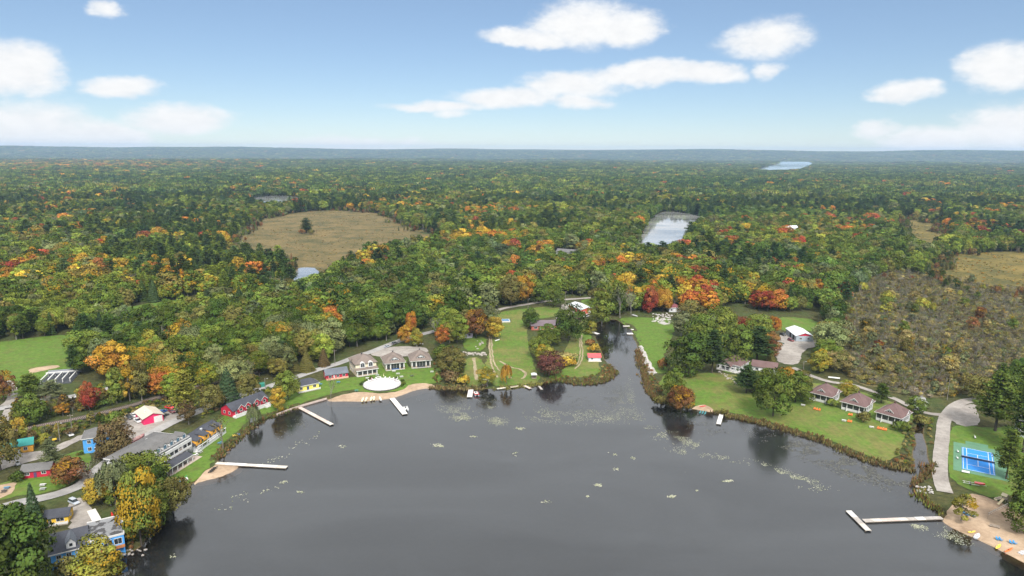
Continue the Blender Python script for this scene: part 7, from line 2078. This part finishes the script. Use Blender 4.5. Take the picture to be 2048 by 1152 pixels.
# ------------------------------------------------------------------ odds and ends around the lawns
def gazebo(label, px, py, w, rm, wm):
    A = G(px, py); t = thing('garden_hut', label, 'hut', (A.x, A.y, LAND + .03), R(5))
    for x in (-w / 2, w / 2 - .12):
        for y in (-w / 2, w / 2 - .12): MB().box(x, x + .12, y, y + .12, 0, 2.1).build('post', wm, t)
    MB().hip(-w / 2, w / 2, -w / 2, w / 2, 2.1, .9, .3, .3).build('roof', rm, t)
    MB().box(-w / 2 + .05, w / 2 - .05, w / 2 - .2, w / 2 - .14, .0, 2.0).build('back_panel', M_WOOD, t); MB().box(-w / 2, w / 2, -w / 2, w / 2, -.05, .05).build('floor', M_WOOD, t)
gazebo('little pale-roofed gazebo at the shore end of the narrow lawn', 970, 769, 3.2, paint('straw_roof', (.62, .58, .34)), M_DKMETAL)
gazebo('small white-roofed stand at the shore end of the long lawn', 1068, 756, 2.6, M_METAL, M_WOOD)
def small_pool():
    A = G(1004, 645); t = thing('garden_pool', 'small blue swimming pool with white rim on the upper lawn', 'pool', (A.x, A.y, LAND), R(8))
    MB().box(0, 6.2, 0, 7.0, 0, .9).build('rim', M_WHITE, t); MB().box(.5, 5.7, .5, 6.5, .9, .93).build('water', paint('pool_water', (.04, .20, .42), .1, .2, .8, .6), t)
    for y in (1.5, 3.5, 5.3): MB().box(.5, 5.7, y, y + .12, .93, .97).build('lane_rope', M_WHITE, t)
    MB().box(6.6, 6.7, -.5, 7.5, 0, 1.4).build('screen_fence', paint('green_mesh', (.05, .16, .07)), t)
small_pool()
def stones(name, label, px_pts, rlo, rhi, m, group=None, cat='rocks', seed=1, dz=0.0):
    r = np.random.default_rng(seed); c = np.mean([G(*p) for p in px_pts], 0)
    t = thing(name, label, cat, (c[0], c[1], LAND), 0, group)
    base = []
    for v in range(4):
        bm = bmesh.new(); bmesh.ops.create_icosphere(bm, subdivisions=1, radius=1.0)
        for q in bm.verts: q.co *= r.uniform(.7, 1.15)
        me = bpy.data.meshes.new('stone'); bm.to_mesh(me); bm.free(); me.materials.append(m); base.append(me)
    for i, p in enumerate(px_pts):
        A = G(*p); o = bpy.data.objects.new('stone', base[i % 4]); COL.objects.link(o); o.parent = t
        s = r.uniform(rlo, rhi); o.location = (A.x - c[0], A.y - c[1], s * .25 + dz); o.scale = (s * r.uniform(.8, 1.4), s, s * r.uniform(.5, .8)); o.rotation_euler = (0, 0, r.uniform(0, 6))
M_STONE = paint('pale_stone', (.34, .31, .28), .9, .25, 1.2); M_STONE2 = paint('white_stone', (.44, .42, .40), .9, .2, 1.2)
rs = np.random.default_rng(3)
stones('rock_garden', 'row of pale garden boulders across the top of the narrow lawn', [(928 + i * 2.4, 709 + rs.uniform(-3.2, 3.2)) for i in range(19)], .7, 1.5, M_STONE, seed=4)
stones('rock_garden', 'scattered boulders and beds at the edge of the rear lawn', [(958 + rs.uniform(-8, 8), 692 + rs.uniform(-10, 8)) for i in range(9)], .5, 1.0, M_STONE, seed=5)
stones('stone_bank', 'white rip-rap stones along the right channel bank', [(1279 + (y - 692) * .52 + rs.uniform(-3.0, 4.5), y) for y in np.arange(693, 747, .42)], .35, .95, M_STONE2, seed=6, dz=.1)
stones('stone_landing', 'pale flat stones spread before the plum-roofed house', [(1318 + rs.uniform(-12, 26), 636 + rs.uniform(-9, 10)) for i in range(60)], .4, 1.3, M_STONE2, seed=7)
stones('rock_garden', 'rocks in the flower bed below the brown-roofed house', [(1436 + i * 2.6 + rs.uniform(-3, 3), 742 + i * 1.4 + rs.uniform(-3, 5)) for i in range(16)], .5, 1.0, M_STONE, seed=8)
stones('shore_rocks', 'scattered rocks along the shore under the blue lakeside house', [(250 + rs.uniform(-8, 46), 1112 - rs.uniform(0, 20)) for i in range(16)], .25, .6, M_STONE, seed=9, dz=-.4)
stones('shore_rocks', 'pale rocks where the beach road meets the creek mouth', [(1836 + rs.uniform(-4, 30), 981 + rs.uniform(-8, 6)) for i in range(26)], .25, .6, M_STONE2, seed=10)
def slab_pile():
    A = G(1328, 650); t = thing('slab_pile', 'stack of long white slabs on the channel lawn', 'slabs', (A.x, A.y, LAND), R(30))
    for i in range(6): MB().box(0, 6 - i * .4, i * 1.1, i * 1.1 + .8, 0, .35).build('slab', M_STONE2, t)
slab_pile()
def awning():
    A, rz = dir_of((196, 1046), (178, 1014)); t = thing('concrete_ramp', 'long white ramp slab behind the flat roof of the blue house', 'ramp', (A.x, A.y, LAND), rz)
    for i in range(5): MB().box(i * 2.1, i * 2.1 + 2.05, -1.3, 1.3, .1, .5).build('slab', M_DK4, t)
awning()
kayak('kayak', 'red canoe leaning among the trees beside the blue house', (223, 1026), (229, 1042), P_RED, .9)
kayak('kayak', 'orange-red canoe on the bank under the golden maple', (304, 1022), (320, 1018), P_OR, .9)
bench('long white bench beside the lane behind the first cottage', 1668, 758, -20, 6.0)
bench('long white timber beside the upper parking strip', 837, 690, 4, 6.0)
# outdoor rink: boards and beams by the left field
def rink():
    A = G(74, 772); B = G(142, 766); d = B - A; t = thing('rink', 'dark outdoor rink with white beams beside the left-hand field', 'rink', (A.x, A.y, LAND), math.atan2(d.y, d.x)); L = d.length
    MB().box(0, L, 0, 20, -.1, .14).build('pad', paint('rink_asphalt', (.06, .065, .075), .7, .3, .4), t)
    MB().box(-.1, L + .1, 20, 20.3, -.1, 2.2).build('back_board', paint('grey_boards', (.30, .32, .36)), t)
    MB().box(0, L, 15.5, 16.1, 1.9, 2.4).build('long_beam', M_WHITE, t)
    for i in range(5): x = .8 + i * (L - 2) / 4; MB().box(x, x + .55, 2.0, 15.5, 1.9, 2.3).build('cross_beam', M_WHITE, t)
    for i in range(5):
        x = .8 + i * (L - 2) / 4
        for y in (2.2, 15.4): MB().box(x + .1, x + .4, y, y + .3, 0, 1.9).build('post', M_WHITE, t)
rink()
# railway
def railway():
    t = thing('railway_track', 'single railway track running through the trees on the left', 'railway', (rail_line[0][0], rail_line[0][1], 0))
    d = np.gradient(rail_line, axis=0); d /= np.linalg.norm(d, axis=1)[:, None]; n = np.stack([-d[:, 1], d[:, 0]], 1); o = rail_line[0]; zt = LAND + .42
    for s in (-.75, .75):
        p = rail_line + n * s - o
        v, f = tube([np.array([*q, zt + .12]) for q in p], .07, .07, 4); m = MB(); m.v = [tuple(x) for x in v]; m.f = [tuple(x) for x in f]; m.build('rail', paint('rail_steel', (.16, .12, .10), .5, .2, 1, .5, .6), t)
    seg = np.linalg.norm(np.diff(rail_line, axis=0), axis=1); s = np.concatenate([[0], np.cumsum(seg)]); q = np.arange(0, s[-1], .7); m = MB()
    X = np.interp(q, s, rail_line[:, 0]); Y = np.interp(q, s, rail_line[:, 1]); TX = np.interp(q, s, d[:, 0]); TY = np.interp(q, s, d[:, 1])
    for x, y, tx, ty in zip(X - o[0], Y - o[1], TX, TY):
        c = [(x + tx * a - ty * b, y + ty * a + tx * b) for a, b in ((-.12, -1.3), (.12, -1.3), (.12, 1.3), (-.12, 1.3))]
        m.loft([[(*w, zt - .1) for w in c], [(*w, zt + .06) for w in c]])
    so = m.build('sleepers', M_WOOD, t); so['kind'] = 'stuff'
railway()
# tussocks on the bog and sedge on the marsh
def tuss(poly, step, thin, kinds, tints, a, b, lab):
    P = fill(poly, step, list(POND.values()), 0, thin); n = fbm(P[:, 0] / 30, P[:, 1] / 60, 3); P = P[n > .44]
    mass('tussocks', P, kinds, tints, a, b, lab, 'sedge', (.9, 1.9))
tuss(bog, 7, .55, ['shrub'], ['brown', 'olive', 'khaki', 'rust'], .8, 2.6, 'low brown tussocks and brush on the bog')
tuss(marsh_r, 6, .3, ['shrub'], ['olive', 'khaki', 'gold', 'brown', 'olive'], 1.0, 3.2, 'olive and ochre sedge clumps on the right-hand marsh')
tuss(marsh_r2, 7, .3, ['shrub', 'bare'], ['olive', 'khaki', 'brown'], 1.0, 4.0, 'brown brush on the upper right marsh')
def creek():
    drape('creek', ribbon(line_px([(1862, 556), (1905, 564), (1960, 575), (2060, 590)]), 5.0), .5, M_POND, 30, .6, 6)
    drape('creek', ribbon(line_px([(1844, 800), (1838, 786), (1852, 770), (1846, 758)]), 3.0), .2, M_POND, 6, .6, 2)
creek()

# ------------------------------------------------------------------ the air between here and the hills
def build_haze():
    zmin = float(zz.min()) - 3.0
    top = float(max(zz.max(), CAM_H)) + 45
    me = bpy.data.meshes.new('haze')
    bm = bmesh.new(); bmesh.ops.create_cube(bm, size=1.0); bm.to_mesh(me); bm.free()
    o = bpy.data.objects.new('haze', me); COL.objects.link(o)
    x = float(np.abs(xs).max()) + 200; y0, y1 = float(ys.min()) - 200, float(ys.max()) + 200
    o.location = (0, (y0 + y1) / 2, (zmin + top) / 2); o.scale = (2 * x, y1 - y0, top - zmin)
    t = NT('haze_air')
    v = t.n('ShaderNodeVolumePrincipled')
    v.inputs['Color'].default_value = (.52, .73, 1.0, 1)
    v.inputs['Density'].default_value = HAZE_DENSITY
    v.inputs['Anisotropy'].default_value = 0.1
    t.l(v.outputs[0], t.out.inputs['Volume'])
    me.materials.append(t.m)
    o['kind'] = 'stuff'; o['label'] = 'thin blue haze in the air over the forest'; o['category'] = 'haze'
HAZE_DENSITY = 5.5e-5
build_haze()
